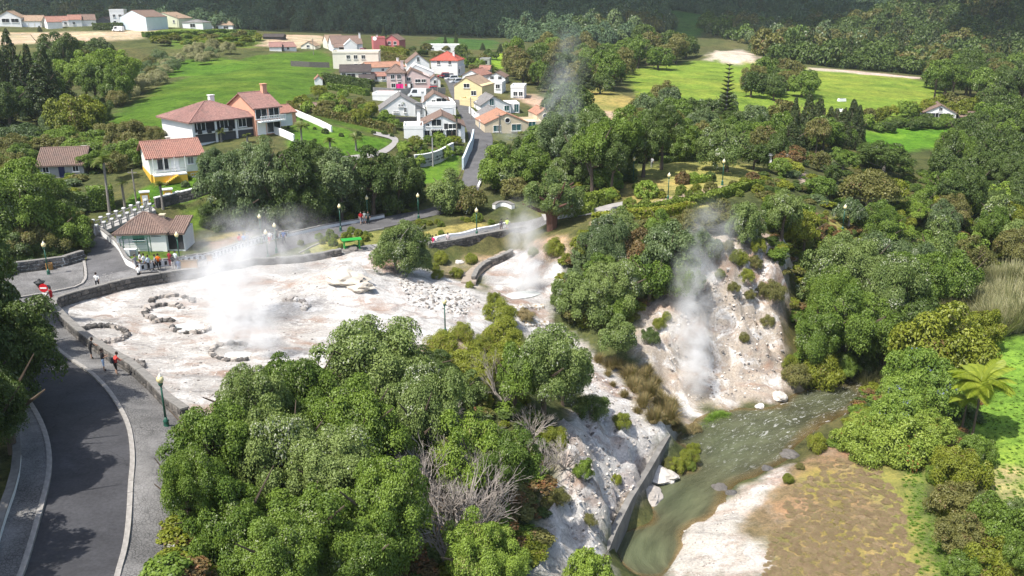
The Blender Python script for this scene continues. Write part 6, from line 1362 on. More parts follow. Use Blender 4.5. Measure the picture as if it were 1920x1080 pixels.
def sweep_core(P, h, t, name, m, parent, org, z0=0.0, closed_top=True):
    V = []; F = []
    for k, p in enumerate(P):
        d = P[min(k + 1, len(P) - 1)] - P[max(k - 1, 0)]; d.z = 0; d.normalize(); s = Vector((-d.y, d.x, 0)) * t / 2
        for q, z in ((s, z0), (s, h), (-s, h), (-s, z0)): V.append(tuple(p + q + Vector((0, 0, z)) - org))
    for k in range(len(P) - 1):
        a, b = 4 * k, 4 * k + 4
        for i in range(4): j = (i + 1) % 4; F.append((a + i, a + j, b + j, b + i))
    F += [(0, 3, 2, 1), (4 * len(P) - 4, 4 * len(P) - 3, 4 * len(P) - 2, 4 * len(P) - 1)]
    return link(name, mk_mesh(name, np.array(V), F, [m]), parent)
def stone_wall(label, line, h, t, sl, sh, core, group='stone walls', cope=M_COPE, zrel=True, below=0.4, maxp=280, name='stone_wall', sv=SV):
    P = dens(line, 0.5); P = [Vector((p.x, p.y, float(gz(p.x, p.y)) if zrel else p.z)) for p in P]; org = P[len(P) // 2].copy(); e = empty(name, org)
    sweep_core(P, h, t, 'mortar', core, e, org, -below); g = random.Random(len(label))
    L = [0.0]
    for a, b in zip(P[:-1], P[1:]): L.append(L[-1] + (b - a).length)
    def at(s):
        j = min(max(np.searchsorted(L, s) - 1, 0), len(P) - 2); f = (s - L[j]) / max(1e-6, L[j + 1] - L[j]); d = P[j + 1] - P[j]; return P[j].lerp(P[j + 1], f), Vector((d.x, d.y, 0)).normalized(), d
    items = []; nc = max(1, int((h + below) / sh))
    for side in (-1, 1):
        for c in range(nc):
            s = g.uniform(0, sl)
            while s < L[-1] - sl * 0.5:
                l = sl * g.uniform(0.7, 1.35); p, d, _ = at(min(L[-1], s + l / 2)); z = -below + (c + 0.5) * (h + below) / nc
                pos = p + Vector((-d.y, d.x, 0)) * side * (t / 2 + 0.01) + Vector((0, 0, z)); hh = (h + below) / nc * g.uniform(0.78, 0.94)
                items.append((float(proj(pos)[2]) if True else 0, pos, (l * 0.93, 0.16 * g.uniform(0.8, 1.3), hh), math.atan2(d.y, d.x), g.randrange(len(sv)))); s += l
    items.sort(key=lambda r: r[0]); vs = [np.array([v.co[:] for v in m.vertices]) for m in sv]; fs = [[list(p.vertices) for p in m.polygons] for m in sv]; V = []; F = []; MI = []
    for i, (_, pos, sc, rz, k) in enumerate(items):
        if i < maxp:
            o = link('stone', sv[k], e); o.location = pos - org; o.scale = sc; o.rotation_euler = (0, 0, rz)
        else:
            q = vs[k] * np.array(sc); c_, s_ = math.cos(rz), math.sin(rz); q = np.stack([q[:, 0] * c_ - q[:, 1] * s_, q[:, 0] * s_ + q[:, 1] * c_, q[:, 2]], 1) + np.array(pos - org); b0 = len(V); V += q.tolist(); F += [[b0 + a for a in f] for f in fs[k]]; MI += [k % 4] * len(fs[k])
    if F: tag(link('stones', mk_mesh('stones', np.array(V), F, BAS if sv is SV else PALE, MI), e), kind='stuff')
    if cope:
        s = 0.0
        while s < L[-1] - 0.3:
            l = min(g.uniform(0.9, 1.5), L[-1] - s); p, d, d3 = at(s + l / 2); b = MB(); b.box((0, 0, 0), (l * 0.985, t + 0.16, 0.12)); o = b.build('coping_stone', cope, e); o.location = p + Vector((0, 0, h + 0.065)) - org
            o.rotation_euler = (0, -math.atan2(d3.z, math.hypot(d3.x, d3.y)), math.atan2(d.y, d.x)); s += l
    return tag(e, label, 'stone wall', group)
stone_wall('dark stone parapet curving round the steaming pan', smoothline(GL([(350,792),(300,747),(230,691),(150,636),(116,606),(101,588),(108,573),(180,553),(260,537),(330,524),(392,513)]), 2), 0.95, 0.42, 0.55, 0.34, M_MORT_D)
stone_wall('dark stone wall with thick white joints along the corner pavement', GL([(-60,524),(0,514),(60,508),(120,500),(157,488)]), 1.05, 0.4, 0.5, 0.30, M_MORT_W, cope=M_COPE)
stone_wall('stone retaining wall under the promenade', [Vector((p.x, p.y, 9.3)) for p in GL([(803,463),(850,456),(900,446),(950,435),(985,428)])], 2.0, 0.5, 0.5, 0.30, M_MORT_D, zrel=False, maxp=290)
stone_wall('low dark stone wall between street and pan', GL([(392,514),(430,505),(480,496),(560,492),(640,478)]), 0.7, 0.4, 0.5, 0.32, M_MORT_D)
stone_wall('dark garden wall with white coping below the yellow house', GL([(292,390),(330,380),(370,370),(405,362)]), 1.3, 0.4, 0.6, 0.4, M_MORT_D, cope=M_TRIM)
stone_wall('curved low stone wall beside the hollow steps', smoothline(GL([(888,532),(895,515),(915,500),(945,488),(960,480)]), 1), 0.8, 0.4, 0.5, 0.35, M_MORT_D, cope=M_COPE)

def rail_wall(label, line, h, t, m, piece=2.0, cope=None, name='low_wall', group='plain walls', cat='wall', below=0.4, z=None):
    """rendered or concrete wall cast in lengths"""
    P = [Vector((p.x, p.y, float(gz(p.x, p.y)) if z is None else z)) for p in dens(line, 0.5)]; n = max(1, int(round(length(P) / piece))); Q = resample(P, n * 6 + 1); org = Q[len(Q) // 2].copy(); e = empty(name, org)
    for k in range(n):
        seg = [Vector(q) for q in Q[k * 6:k * 6 + 7]]; sweep_core(seg, h, t, 'wall_section', m, e, org, -below)
        if cope: sweep_core([s + Vector((0, 0, h + 0.004)) for s in seg], 0.1, t + 0.12, 'coping', cope, e, org)
    return tag(e, label, cat, group)
M_RIVW = plain('stained_shaded_concrete', (0.20, 0.19, 0.175), 0.95, 0.4, 0.9, bmp=0.5, stain=0.7)  # concrete colour and stains darkened to stand in for the face's shade
rail_wall('concrete river wall below the white slope', [Vector((p[0], p[1], 0)) for p in [at_z(1253,806,2.6), at_z(1215,870,2.6), at_z(1180,925,2.6), at_z(1150,985,2.6), at_z(1128,1040,2.6), at_z(1112,1090,2.6)]], 2.15, 0.5, M_RIVW, 3.0, None, 'river_wall', z=0.0, below=1.4)
rail_wall('white curved wall between driveway and kiosk', smoothline(GL([(180,434),(205,452),(222,466),(232,485),(240,500),(262,508)]), 1), 0.85, 0.22, WALL['white'], 2.0, M_COPE)
rail_wall('white kerb wall along the far side of the street', GL([(540,444),(600,430),(650,421),(720,408)]), 0.45, 0.3, WALL['white'], 2.5, M_COPE)
rail_wall('white low wall along the promenade lawn', GL([(802,452),(850,443),(900,432),(955,420)]), 0.35, 0.35, WALL['white'], 2.5)
rail_wall('bright white sloping garden wall of the large house', GL([(500,246),(525,254),(552,266)]), 1.2, 0.25, WALL['white'], 3)
rail_wall('white garden wall beside the salmon garage', GL([(553,216),(590,232),(622,248)]), 1.1, 0.25, WALL['white'], 3)
rail_wall('pale blue retaining wall at the side of the hill road', GL([(868,319),(876,300),(884,282),(888,262)]), 2.0, 0.3, WALL['blue'], 3)
e = rail_wall('curved grey garden wall with dark scribbled lettering', smoothline(GL([(778,314),(800,312),(825,304),(850,290)]), 1), 2.0, 0.3, WALL['grey'], 2, M_TRIM)
rail_wall('low white wall with dark coping inside the road bend', smoothline(GL([(-20,1075),(0,1000),(30,915),(37,852),(25,800)]), 1), 0.55, 0.3, WALL['white'], 2.5, M_COPE)
rail_wall('white curved seat wall below the hill road', smoothline(GL([(926,392),(935,386),(950,386),(962,392)]), 1), 0.6, 0.5, WALL['white'], 2, M_COPE)
rail_wall('white wall on the outer side of the hill road', GL([(897,352),(912,318),(920,300)]), 0.4, 0.3, WALL['white'], 2.5)
rail_wall('grey yard wall in front of the pink house', GL([(700,176),(740,178),(790,178),(835,176)]), 1.6, 0.3, M_CONC, 4); rail_wall('dark stone terrace wall under the white gabled houses', GL([(712,226),(742,228),(790,229),(850,230)]), 1.0, 0.4, BAS[1], 4)
rail_wall('dark terrace wall at the upper end of the meadow', GL([(546,124),(580,126),(618,127)]), 1.6, 0.4, BAS[1], 4)
rail_wall('white wall beside the yellow house gate', GL([(880,212),(900,232),(905,242)]), 1.4, 0.25, WALL['white'], 3)
e = rail_wall('concrete edge parapet beside the near pavement', [G(346,930), G(332,985), G(322,1030), G(308,1085), G(300,1120)], 0.35, 0.36, M_CONC, 1.6, None, 'edge_parapet', below=3.2)
# scribbles on the grey wall
wl3 = resample(smoothline(GL([(782,314),(800,312),(825,304),(846,292)]), 1), 60); g = random.Random(4)
e2 = [o for o in bpy.data.objects if o.get('label') == 'curved grey garden wall with dark scribbled lettering'][0]
for r_ in range(2):
    for k in range(3, 56):
        if g.random() < 0.25: continue
        p = wl3[k]; d = (wl3[k + 1] - wl3[k - 1]); d.z = 0; d.normalize(); nrm = Vector((d.y, -d.x, 0)); b = MB(); b.box((0, 0, 0), (g.uniform(.04, .12), .02, g.uniform(.18, .34))); o = b.build('painted_letter', M_DARKIN, e2)
        o.location = Vector((p.x, p.y, float(gz(p.x, p.y)))) + nrm * 0.165 + Vector((0, 0, 1.15 - 0.5 * r_)) - e2.location; o.rotation_euler = (0, g.uniform(-.3, .3), math.atan2(d.y, d.x))
# stepped parapet with dark slots
PL = resample(GL([(262,508),(300,500),(345,494),(390,487),(430,474),(470,460),(505,450),(540,444)]), 34); e = empty('stepped_parapet', PL[17])
for k in range(33):
    a, b_ = PL[k], PL[k + 1]; m_ = (a + b_) / 2; d = b_ - a; zt = float(gz(m_.x, m_.y)); rz = math.atan2(d.y, d.x); l = Vector((d.x, d.y, 0)).length; hh = 0.75
    b = MB(); b.box((0, 0, hh / 2 - .2), (l * .99, .25, hh + .4)); o = b.build('panel', WALL['white'], e); o.location = Vector((m_.x, m_.y, zt)) - PL[17]; o.rotation_euler = (0, 0, rz)
    b = MB(); b.box((0, -.13, hh * .5), (.28, .03, .42)); o = b.build('slot', M_DARKIN, e); o.location = Vector((m_.x, m_.y, zt)) - PL[17]; o.rotation_euler = (0, 0, rz)
    b = MB(); b.box((0, 0, hh + .06), (l * 1.02, .36, .10)); o = b.build('coping', M_COPE, e); o.location = Vector((m_.x, m_.y, zt)) - PL[17]; o.rotation_euler = (0, -.12 if k % 2 else .12, rz)
tag(e, 'white stepped parapet with dark slots beside the esplanade', 'parapet')

# ------------------------------------------------------------------ kerbs
def kerb(label, line, w=0.26, h=0.2, m=None, piece=1.0):
    P = dens(line, 0.4); n = max(2, int(length(P) / piece)); Q = resample(P, n + 1); org = Q[n // 2].copy(); org.z = float(gz(org.x, org.y)); e = empty('kerb', org)
    for a, b_ in zip(Q[:-1], Q[1:]):
        m_ = (a + b_) / 2; d = b_ - a; b = MB(); b.box((0, 0, 0), (Vector((d.x, d.y, 0)).length * 0.99, w, h)); o = b.build('kerb_stone', m or M_KERB, e)
        za, zb = float(gz(a.x, a.y)), float(gz(b_.x, b_.y)); o.location = Vector((m_.x, m_.y, (za + zb) / 2 + h / 2 + 0.01)) - org; o.rotation_euler = (0, -math.atan2(zb - za, Vector((d.x, d.y, 0)).length), math.atan2(d.y, d.x))
    tag(e, label, 'kerb', 'kerbs')
M_KERB = plain('worn_white_kerb', (0.33, 0.31, 0.285), 0.9, 0.5, 1.2, bmp=0.4, stain=0.8)
kerb('pale worn kerb between road and pan side pavement', smoothline(GL([(214,1120),(223,1078),(244,960),(251,870),(244,802),(216,747),(176,706),(136,678),(106,655),(83,630)]), 2))
kerb('pale worn kerb on the inside of the road bend', smoothline(GL([(24,1120),(43,1075),(70,985),(93,900),(94,845),(78,792),(48,745)]), 2))
kerb('white kerb round the corner pavement', smoothline(GL([(158,492),(161,510),(162,527),(150,538),(120,545),(60,556),(0,566)]), 1))
kerb('pale kerb between promenade and pan', GL([(560,486),(600,478),(640,470)])); kerb('thin kerb of the lawn island', smoothline(GL([(560,476),(600,456),(650,441),(720,429)]), 1), 0.14, 0.14)
strip('corner_pavement', smoothline(GL([(-60,528),(0,519),(60,512),(120,504),(156,493)]), 1), smoothline(GL([(-60,574),(0,565),(60,555),(130,543),(158,528)]), 1), M_COB, 0.16, 5, 0.8, 'dark corner pavement under the plaza lamp')
b = MB(); b.box((0, 0, 0), (1.1, .8, .03)); o = b.build('drain_cover', M_DARKIN); p = G(306, 1018); o.location = p + Vector((0, 0, .165)); o.rotation_euler = (0, 0, .2); tag(o, 'dark rectangular drain cover set in the near pavement', 'drain cover')

# ------------------------------------------------------------------ bridge to the yellow house
BA, BB = at_z(178,440,12.9), at_z(292,394,14.4); BA2, BB2 = at_z(172,430,12.9), at_z(284,386,14.4)
e = empty('footbridge', Vector(BA)); b = MB()
A4 = [Vector(x) - Vector(BA) for x in (BA, BB, BB2, BA2)]
b.face(A4); b.face([v - Vector((0, 0, .45)) for v in reversed(A4)])
for i in range(4): j = (i + 1) % 4; b.face([A4[i] - Vector((0, 0, .45)), A4[j] - Vector((0, 0, .45)), A4[j], A4[i]])
b.build('deck', M_CONC, e)
for s, (p, q) in enumerate(((A4[0], A4[1]), (A4[3], A4[2]))):
    for k in range(8):
        c = p.lerp(q, (k + .3) / 8); b = MB(); b.box((c.x, c.y, c.z + .5), (.26, .26, 1.0)); po = b.build('post', M_CONC, e); b = MB(); b.box((c.x, c.y, c.z + 1.08), (.38, .38, .16)); b.build('post_cap', M_TRIM, po)
    for z in (.45, .85): b = MB(); b.tube([p + Vector((0, 0, z)), q + Vector((0, 0, z))], .05, 6); b.build('rail', M_CONC, e)
tag(e, 'sloping concrete footbridge with white capped posts', 'bridge')
for k, (u, v) in enumerate([(274, 386), (317, 381)]):
    e = empty('gate_pillar', G(u, v), .4); b = MB(); b.box((0, 0, .9), (1.1, .8, 1.9)); b.build('pier', WALL['ochre'], e); b = MB(); b.box((0, -.42, .8), (.7, .06, 1.4)); b.build('panel', M_TRIM, e); b = MB(); b.box((0, 0, 1.92), (1.3, 1.0, .14)); b.build('cap', M_TRIM, e)
    tag(e, ['yellow gate pillar at the bridge end, the one nearer the tall palm', 'yellow gate pillar behind the garden palm, farther from the bridge'][k], 'gate pillar', 'gate pillars')

# ------------------------------------------------------------------ street lamps
M_GLOBE = plain('opal_globe', (0.80, 0.68, 0.36), 0.35, 0.04, 2, spec=0.5); M_GLOBE2 = plain('white_globe', (0.80, 0.78, 0.66), 0.35, 0.04, 2, spec=0.5)
def lathe_me(prof, m, n=12):
    b = MB(); b.lathe(prof, n); return b.mesh('part', m, True)
LB = lathe_me([(.22, 0), (.22, .08), (.17, .14), (.16, .42), (.19, .50), (.11, .58), (.085, .75)], M_GREENP); LP = lathe_me([(.075, .70), (.06, 1.9), (.055, 2.9)], M_GREENP); LC = lathe_me([(.055, 2.88), (.13, 2.98), (.15, 3.08), (.10, 3.12)], M_GREENP)
LG = lathe_me([(.10, 3.10), (.19, 3.20), (.23, 3.34), (.20, 3.48), (.12, 3.56)], M_GLOBE); LT = lathe_me([(.14, 3.54), (.10, 3.60), (.03, 3.70), (.01, 3.78)], M_GLOBE2)
LAMPS = [(313,802,'green lamp post with yellow globe against the near parapet'),(92,517,'lamp post on the corner pavement in front of the white jointed wall'),(338,495,'lamp post in front of the kiosk annex'),(503,488,'short lamp post nearest the steam on the street edge'),
         (519,474,'lamp post beside the walking couple on the esplanade'),(491,456,'lamp post behind the parapet under the dark trees'),(639,434,'lamp post behind the lawn island'),(690,416,'lamp post next to the red dressed group'),(894,442,'lamp post in the middle of the promenade'),
         (785,412,'lamp post half hidden by the pan rim tree'),(1252,376,'tall lamp post at the front of the park lawn'),(1354,347,'lamp post beside the rear park bushes'),(1187,342,'lamp post at the foot of the tall dark park tree'),(1579,434,'lamp post beside the red park path'),(835,628,'lone lamp post between the pan and the heath bushes'),(1626,378,'lamp post under the spreading park tree')]
for u, v, lab in LAMPS:
    e = empty('street_lamp', G(u, v)); 
    for nm, me in (('base', LB), ('pole', LP), ('collar', LC), ('globe', LG), ('finial', LT)): link(nm, me, e)
    tag(e, lab, 'street lamp', 'green park lamps')
def pole(label, u, vb, vt, r=0.11, m=None, arms=True):
    p = G(u, vb); h, _ = size_from_px(p, vt, 2); e = empty('utility_pole', p); b = MB(); b.tube([(0, 0, -.3), (0, 0, h)], [r * 1.2, r * .8], 7); b.build('post', m or M_BARKG, e)
    if arms: b = MB(); b.box((0, 0, h - .4), (1.2, .1, .1)); b.build('crossarm', m or M_BARKG, e)
    tag(e, label, 'utility pole', 'utility poles')
pole('utility pole beside the slender palm', 257, 388, 318); pole('thin grey pole on the driveway verge', 136, 412, 388, .08, M_STEEL, False); pole('wooden pole beside the beige house', 936, 250, 213); pole('second wooden pole at the beige house corner', 925, 248, 226); pole('pole beside the white gate wall', 883, 224, 182)
pole('concrete pole on the grey curved wall', 812, 312, 258, .12, M_CONC, False); pole('pole at the hill road bend', 821, 178, 146); pole('pole before the ridge houses', 588, 103, 72); pole('pole at the foot of the red house hedge', 706, 115, 92); pole('mast on the far upper terrace', 334, 52, 28); pole('dark pole in front of the shuttered house', 848, 268, 246, .12, M_DOOR, False)

# ------------------------------------------------------------------ signs, planters and other small things
e = empty('no_entry_sign', G(88, 572)); b = MB(); b.tube([(0, 0, -.2), (0, 0, 2.0)], .04, 7); b.build('post', M_STEEL, e)
b = MB(); b.lathe([(.42, -.02), (.42, .02)], 24); o = b.build('disc', plain('sign_red', (.55, .012, .02), .4, .04, 2), e); o.location = (0, -.07, 1.75); o.rotation_euler = (R(90), 0, 0); b = MB(); b.box((0, -.1, 1.75), (.62, .02, .15)); b.build('bar', M_TRIM, e); b = MB(); b.box((.05, -.06, 1.1), (.55, .03, .28)); b.build('plate', M_TRIM, e); tag(e, 'round red no entry sign with white bar', 'road sign')
M_BOARD = plain('brown_board', (.33, .18, .055), .7, .2, 3); M_WOOD = plain('weathered_timber', (.20, .14, .09), .85, .3, 4)
for lab, u, v, w_, h_ in [('large brown information board on posts above the pan wall', 357, 518, 1.8, 1.35), ('small square brown board near the steam', 396, 508, .6, .6)]:
    e = empty('information_board', G(u, v), .15)
    for s in (-1, 1): b = MB(); b.box((s * w_ / 2, 0, .85), (.1, .1, 2.0)); b.build('post', M_WOOD, e)
    b = MB(); b.box((0, -.02, 1.75 - h_ / 2), (w_ - .12, .06, h_)); b.build('board', M_BOARD, e); b = MB(); b.box((0, -.02, 1.82), (w_ + .2, .16, .1)); b.build('top_rail', M_WOOD, e); tag(e, lab, 'information board', 'information boards')
e = empty('wooden_gate', G(282, 528), .3)
for k in range(3): b = MB(); b.box((0, 0, .3 + .35 * k), (2.0, .06, .12)); b.build('bar', M_SHUT, e)
for s in (-1, 1): b = MB(); b.box((s * 1.0, 0, .5), (.12, .12, 1.1)); b.build('post', M_CONC, e)
tag(e, 'dark barred gate in the pan wall beside the plaza', 'gate')
e = empty('planter_urn', G(76, 541)); b = MB(); b.lathe([(.30, 0), (.34, .1), (.22, .2), (.40, .55), (.55, .70), (.50, .72), (.42, .55)], 14); b.build('bowl', plain('dark_bronze', (.03, .035, .035), .5), e); b = MB(); b.lathe([(.40, .66), (.18, .86), (.1, 1.0), (.01, 1.05)], 12); b.build('lid', M_SHUT, e); tag(e, 'dark footed urn on the corner pavement', 'urn')
e = empty('slatted_bin', G(94, 508)); 
for k in range(8): a_ = k * math.pi / 4; b = MB(); b.box((.3 * math.cos(a_), .3 * math.sin(a_), .45), (.05, .2, .8), a_); b.build('slat', M_BOARD, e)
b = MB(); b.lathe([(.26, .05), (.26, .8)], 10); b.build('liner', M_SHUT, e); tag(e, 'brown slatted litter bin behind the corner lamp', 'litter bin')
e = empty('green_shelter', G(660, 470), .35); M_GRN = plain('bright_green_paint', (.03, .30, .05), .5, .08, 2)
for s in (-1, 1): b = MB(); b.box((s * .9, 0, .7), (.1, .8, 1.4)); b.build('support', M_GRN, e)
b = MB(); b.box((0, 0, 1.44), (2.4, 1.2, .08)); b.build('top', M_GRN, e); b = MB(); b.box((0, .2, .5), (1.7, .5, .08)); b.build('seat', M_GRN, e); tag(e, 'bright green flat topped shelter on the lawn island', 'shelter')
e = empty('washing_line', G(752, 172), 0.05); M_PINK = plain('magenta_cloth', (.80, .02, .22), .8, .08, 2)
for s in (-1, 1): b = MB(); b.tube([(s * 3, 0, 0), (s * 3, 0, 2.1)], .05, 5); b.build('post', M_STEEL, e)
b = MB(); b.tube([(-3, 0, 2.0), (3, 0, 2.0)], .02, 4); b.build('line', M_STEEL, e)
b = MB(); n = 10
for k in range(n): x0, x1 = -1.2 + k * .18, -1.2 + (k + 1) * .18; y0, y1 = .08 * math.sin(k * 1.1), .08 * math.sin((k + 1) * 1.1); b.face([(x0, y0, .6), (x1, y1, .6), (x1, y1 * .3, 2.0), (x0, y0 * .3, 2.0)])
b.build('sheet', M_PINK, e); b = MB(); b.box((1.3, 0, 1.7), (.5, .04, .5)); b.build('cloth', plain('red_cloth', (.6, .02, .03), .8), e); b = MB(); b.box((2.1, 0, 1.5), (.7, .04, .9)); b.build('cloth', M_TRIM, e); tag(e, 'washing line with bright magenta sheet in front of the pink house', 'washing line')
e = empty('satellite_dish', G(705, 96) + Vector((0, -2, 4.6)), .3); b = MB(); b.lathe([(.02, 0), (.35, .05), (.6, .16), (.75, .28)], 16); o = b.build('dish', M_TRIM, e); o.rotation_euler = (R(70), 0, 0); b = MB(); b.tube([(0, .1, -.1), (0, 1.0, -.6)], .05, 5); b.build('arm', M_STEEL, e); tag(e, 'white satellite dish on the rose red block', 'satellite dish')
for k, (u, v) in enumerate([(1578, 190), (1576, 210)]):
    e = empty('white_trough', G(u, v), .3 + k); b = MB(); b.box((0, 0, .45), (2.6, 1.2, .9), 0, 0, .85); b.build('tub', M_TRIM, e); b = MB(); b.box((0, 0, .86), (1.9, .8, .1)); b.build('water', M_GLASS, e); tag(e, ['white trough in the bright pasture, farther from the farmhouse hedge', 'white trough in the bright pasture, nearer the dark conifers'][k], 'trough', 'pasture troughs')
# ------------------------------------------------------------------ cars
def car(label, u, v, yaw, c, van=False):
    e = empty('van' if van else 'parked_car', G(u, v) + Vector((0, 0, .02)), R(yaw)); L, Wd, H = (4.6, 1.9, 2.1) if van else (4.1, 1.75, 1.45); m = plain('car_paint', c, .25, .02, 1, spec=.6)
    pr = [(-.5, .25), (.5, .25), (.5, .60), (.30, .68), (-.48, .70), (-.5, .5)] if not van else [(-.5, .25), (.5, .25), (.5, .75), (.38, .95), (-.5, .95)]
    b = MB(); y = Wd / 2
    A_ = [(x * L, -y, z) for x, z in pr]; B_ = [(x * L, y, z) for x, z in pr]; b.face(A_); b.face(B_[::-1])
    for i in range(len(pr)): j = (i + 1) % len(pr); b.face([A_[j], A_[i], B_[i], B_[j]])
    b.build('body', m, e)
    cb_ = [(-.46, .70), (.24, .68), (.10, H), (-.38, H)] if not van else [(-.5, .95), (.38, .95), (.28, H), (-.5, H)]
    b = MB(); y2 = Wd / 2 - .02; A_ = [(x * L, -y2 + (.14 if z > 1 else 0), z) for x, z in cb_]; B_ = [(x * L, y2 - (.14 if z > 1 else 0), z) for x, z in cb_]; b.face(A_); b.face(B_[::-1])
    for i in range(4): j = (i + 1) % 4; b.face([A_[j], A_[i], B_[i], B_[j]])
    b.build('cabin', m, e)
    for s in (-1, 1):
        q = [(x * .86 * L - .02 * L, s * (Wd / 2 - .03 - (.09 if z > 1 else 0) + .03), .72 + (z - .70) * .84 + (.25 if van else 0)) for x, z in (((-.46, .74), (.24, .74), (.10, H), (-.38, H)) if not van else ((.0, .85), (.36, .85), (.27, H - .3), (.0, H - .3)))]
        b = MB(); b.face(q if s < 0 else q[::-1]); b.build('side_window', M_GLASS, e)
        for x in (-.31, .31):
            b = MB(); b.lathe([(.31, -.1), (.31, .1)], 14); o = b.build('wheel', M_SHUT, e); o.location = (x * L, s * (Wd / 2 - .08), .31); o.rotation_euler = (R(90), 0, 0); b = MB(); b.lathe([(.17, -.11), (.17, .11)], 10); b.build('rim', M_STEEL, o)
        b = MB(); b.box((L * .5, s * Wd * .34, .55), (.05, .34, .14)); b.build('headlight', M_TRIM, e)
    b = MB(); p4 = [(.245 * L, -Wd * .40, .74), (.245 * L, Wd * .40, .74), (.12 * L, Wd * .36, H - .08), (.12 * L, -Wd * .36, H - .08)] if not van else [(.385 * L, -Wd * .40, 1.05), (.385 * L, Wd * .40, 1.05), (.30 * L, Wd * .38, H - .15), (.30 * L, -Wd * .38, H - .15)]; b.face(p4); b.build('windscreen', M_GLASS, e)
    tag(e, label, 'van' if van else 'car', 'cars in the village')
car('white car parked by the red roofed house, the upper one', 847, 150, 200, (.75, .75, .74)); car('silver white car parked lowest by the hill road', 856, 156, 205, (.62, .65, .67)); car('dark car parked under the arched terrace', 840, 147, 195, (.02, .025, .05)); car('red car beside the dark one under the terrace', 832, 145, 190, (.35, .02, .02)); car('red car parked next to the pink house', 817, 172, 10, (.40, .02, .02))
car('white van in front of the pink house wall', 783, 182, 175, (.72, .74, .75), True); car('grey blue car on the ridge', 634, 100, 10, (.32, .38, .45)); car('dark car beside the small white gable', 655, 103, 20, (.02, .02, .025)); car('dark red car behind the ridge house', 682, 97, 80, (.12, .02, .03)); car('white lorry below the pale blue house', 222, 59, 170, (.75, .75, .75), True)

# ------------------------------------------------------------------ people
def person_mesh(pose):
    J = {}
    st = pose['legs']
    pel = Vector(pose.get('pel', (0, 0, .94))); lean = Vector(pose.get('lean', (0, 0, 1))).normalized()
    P = [pel]; E = []; C = []; Rr = [.135]
    def add(p, parent, r, c): P.append(Vector(p)); Rr.append(r); E.append((parent, len(P) - 1)); C.append(c); return len(P) - 1
    w_ = add(pel + lean * .16, 0, .125, 1); ch = add(pel + lean * .36, w_, .155, 1); nk = add(pel + lean * .50, ch, .07, 1); n2 = add(pel + lean * .58, nk, .055, 0)
    h1 = add(pel + lean * .66 + Vector((0, -.015, 0)), n2, .085, 0); h2 = add(pel + lean * .74 + Vector((0, -.02, 0)), h1, .095, 0); h3 = add(pel + lean * .81 + Vector((0, -.01, 0)), h2, .07, 0); add(pel + lean * .685 + Vector((0, -.125, 0)), h1, .018, 0)
    for s, (el, ha) in zip((-1, 1), pose['arms']):
        sh = add(pel + lean * .45 + Vector((s * .185, 0, 0)), ch, .068, 1); e_ = add(Vector((s * el[0], el[1], el[2])), sh, .043, 1); wr = add(Vector((s * ha[0], ha[1], ha[2])), e_, .03, 0)
        d = (P[wr] - P[e_]).normalized(); side = Vector((0, 1, 0)) if abs(d.y) < .7 else Vector((s, 0, 0)); pa = add(P[wr] + d * .08, wr, .032, 0)
        for f, (o, l) in enumerate(((-.03, .075), (-.01, .09), (.01, .085), (.03, .065))): k1 = add(P[pa] + d * l * .5 + side * o, pa, .010, 0); add(P[pa] + d * l * .9 + side * o + Vector((0, -.02, -.01)), k1, .008, 0)
        t1 = add(P[wr] + d * .04 + side * -.05 + Vector((0, 0, .0)), wr, .011, 0); add(P[t1] + d * .04 + side * -.012, t1, .009, 0)
    for s, (kn, an) in zip((-1, 1), st):
        hp = add(pel + Vector((s * .10, 0, -.06)), 0, .098, 2); k = add(Vector((s * .11 + kn[0], kn[1], kn[2])), hp, .062, 2); a = add(Vector((s * .11 + an[0], an[1], an[2])), k, .042, 3); add(P[a] + Vector((0, -.16, -.045)), a, .04, 4)
    me = bpy.data.meshes.new('body_skeleton'); me.from_pydata([tuple(p) for p in P], E, []); o = bpy.data.objects.new('body_skeleton', me); COL.objects.link(o)
    md = o.modifiers.new('skin', 'SKIN'); md.use_smooth_shade = True; sk = me.skin_vertices[0].data
    for i, r in enumerate(Rr): sk[i].radius = (r, r); sk[i].use_root = (i == 0)
    o.modifiers.new('sub', 'SUBSURF').levels = 1
    dg = bpy.context.evaluated_depsgraph_get(); ev = o.evaluated_get(dg); out = bpy.data.meshes.new_from_object(ev); bpy.data.objects.remove(o)
    out.name = 'person'; fc = np.array([f.center[:] for f in out.polygons]); A = np.array([P[a] for a, b in E]); B = np.array([P[b] for a, b in E]); D = B - A
    t = np.clip(((fc[:, None] - A[None]) * D[None]).sum(-1) / ((D * D).sum(-1)[None] + 1e-9), 0, 1); dist = np.linalg.norm(fc[:, None] - A[None] - t[..., None] * D[None], axis=-1) - np.array([Rr[a] for a, b in E])[None] * .6
    cl = np.array(C)[dist.argmin(1)]; out.materials.clear()
    for _ in range(5): out.materials.append(None)
    out.polygons.foreach_set('material_index', cl.astype(np.int32)); out.polygons.foreach_set('use_smooth', np.ones(len(out.polygons), bool)); hc = pel + lean * .75 + Vector((0, .012, .012)); return out, hc
stand = lambda k=0: [((0, -.02, .5), (0, .0, .09)), ((0, -.02 - .1 * k, .5), (0, -.05 * k, .09))]
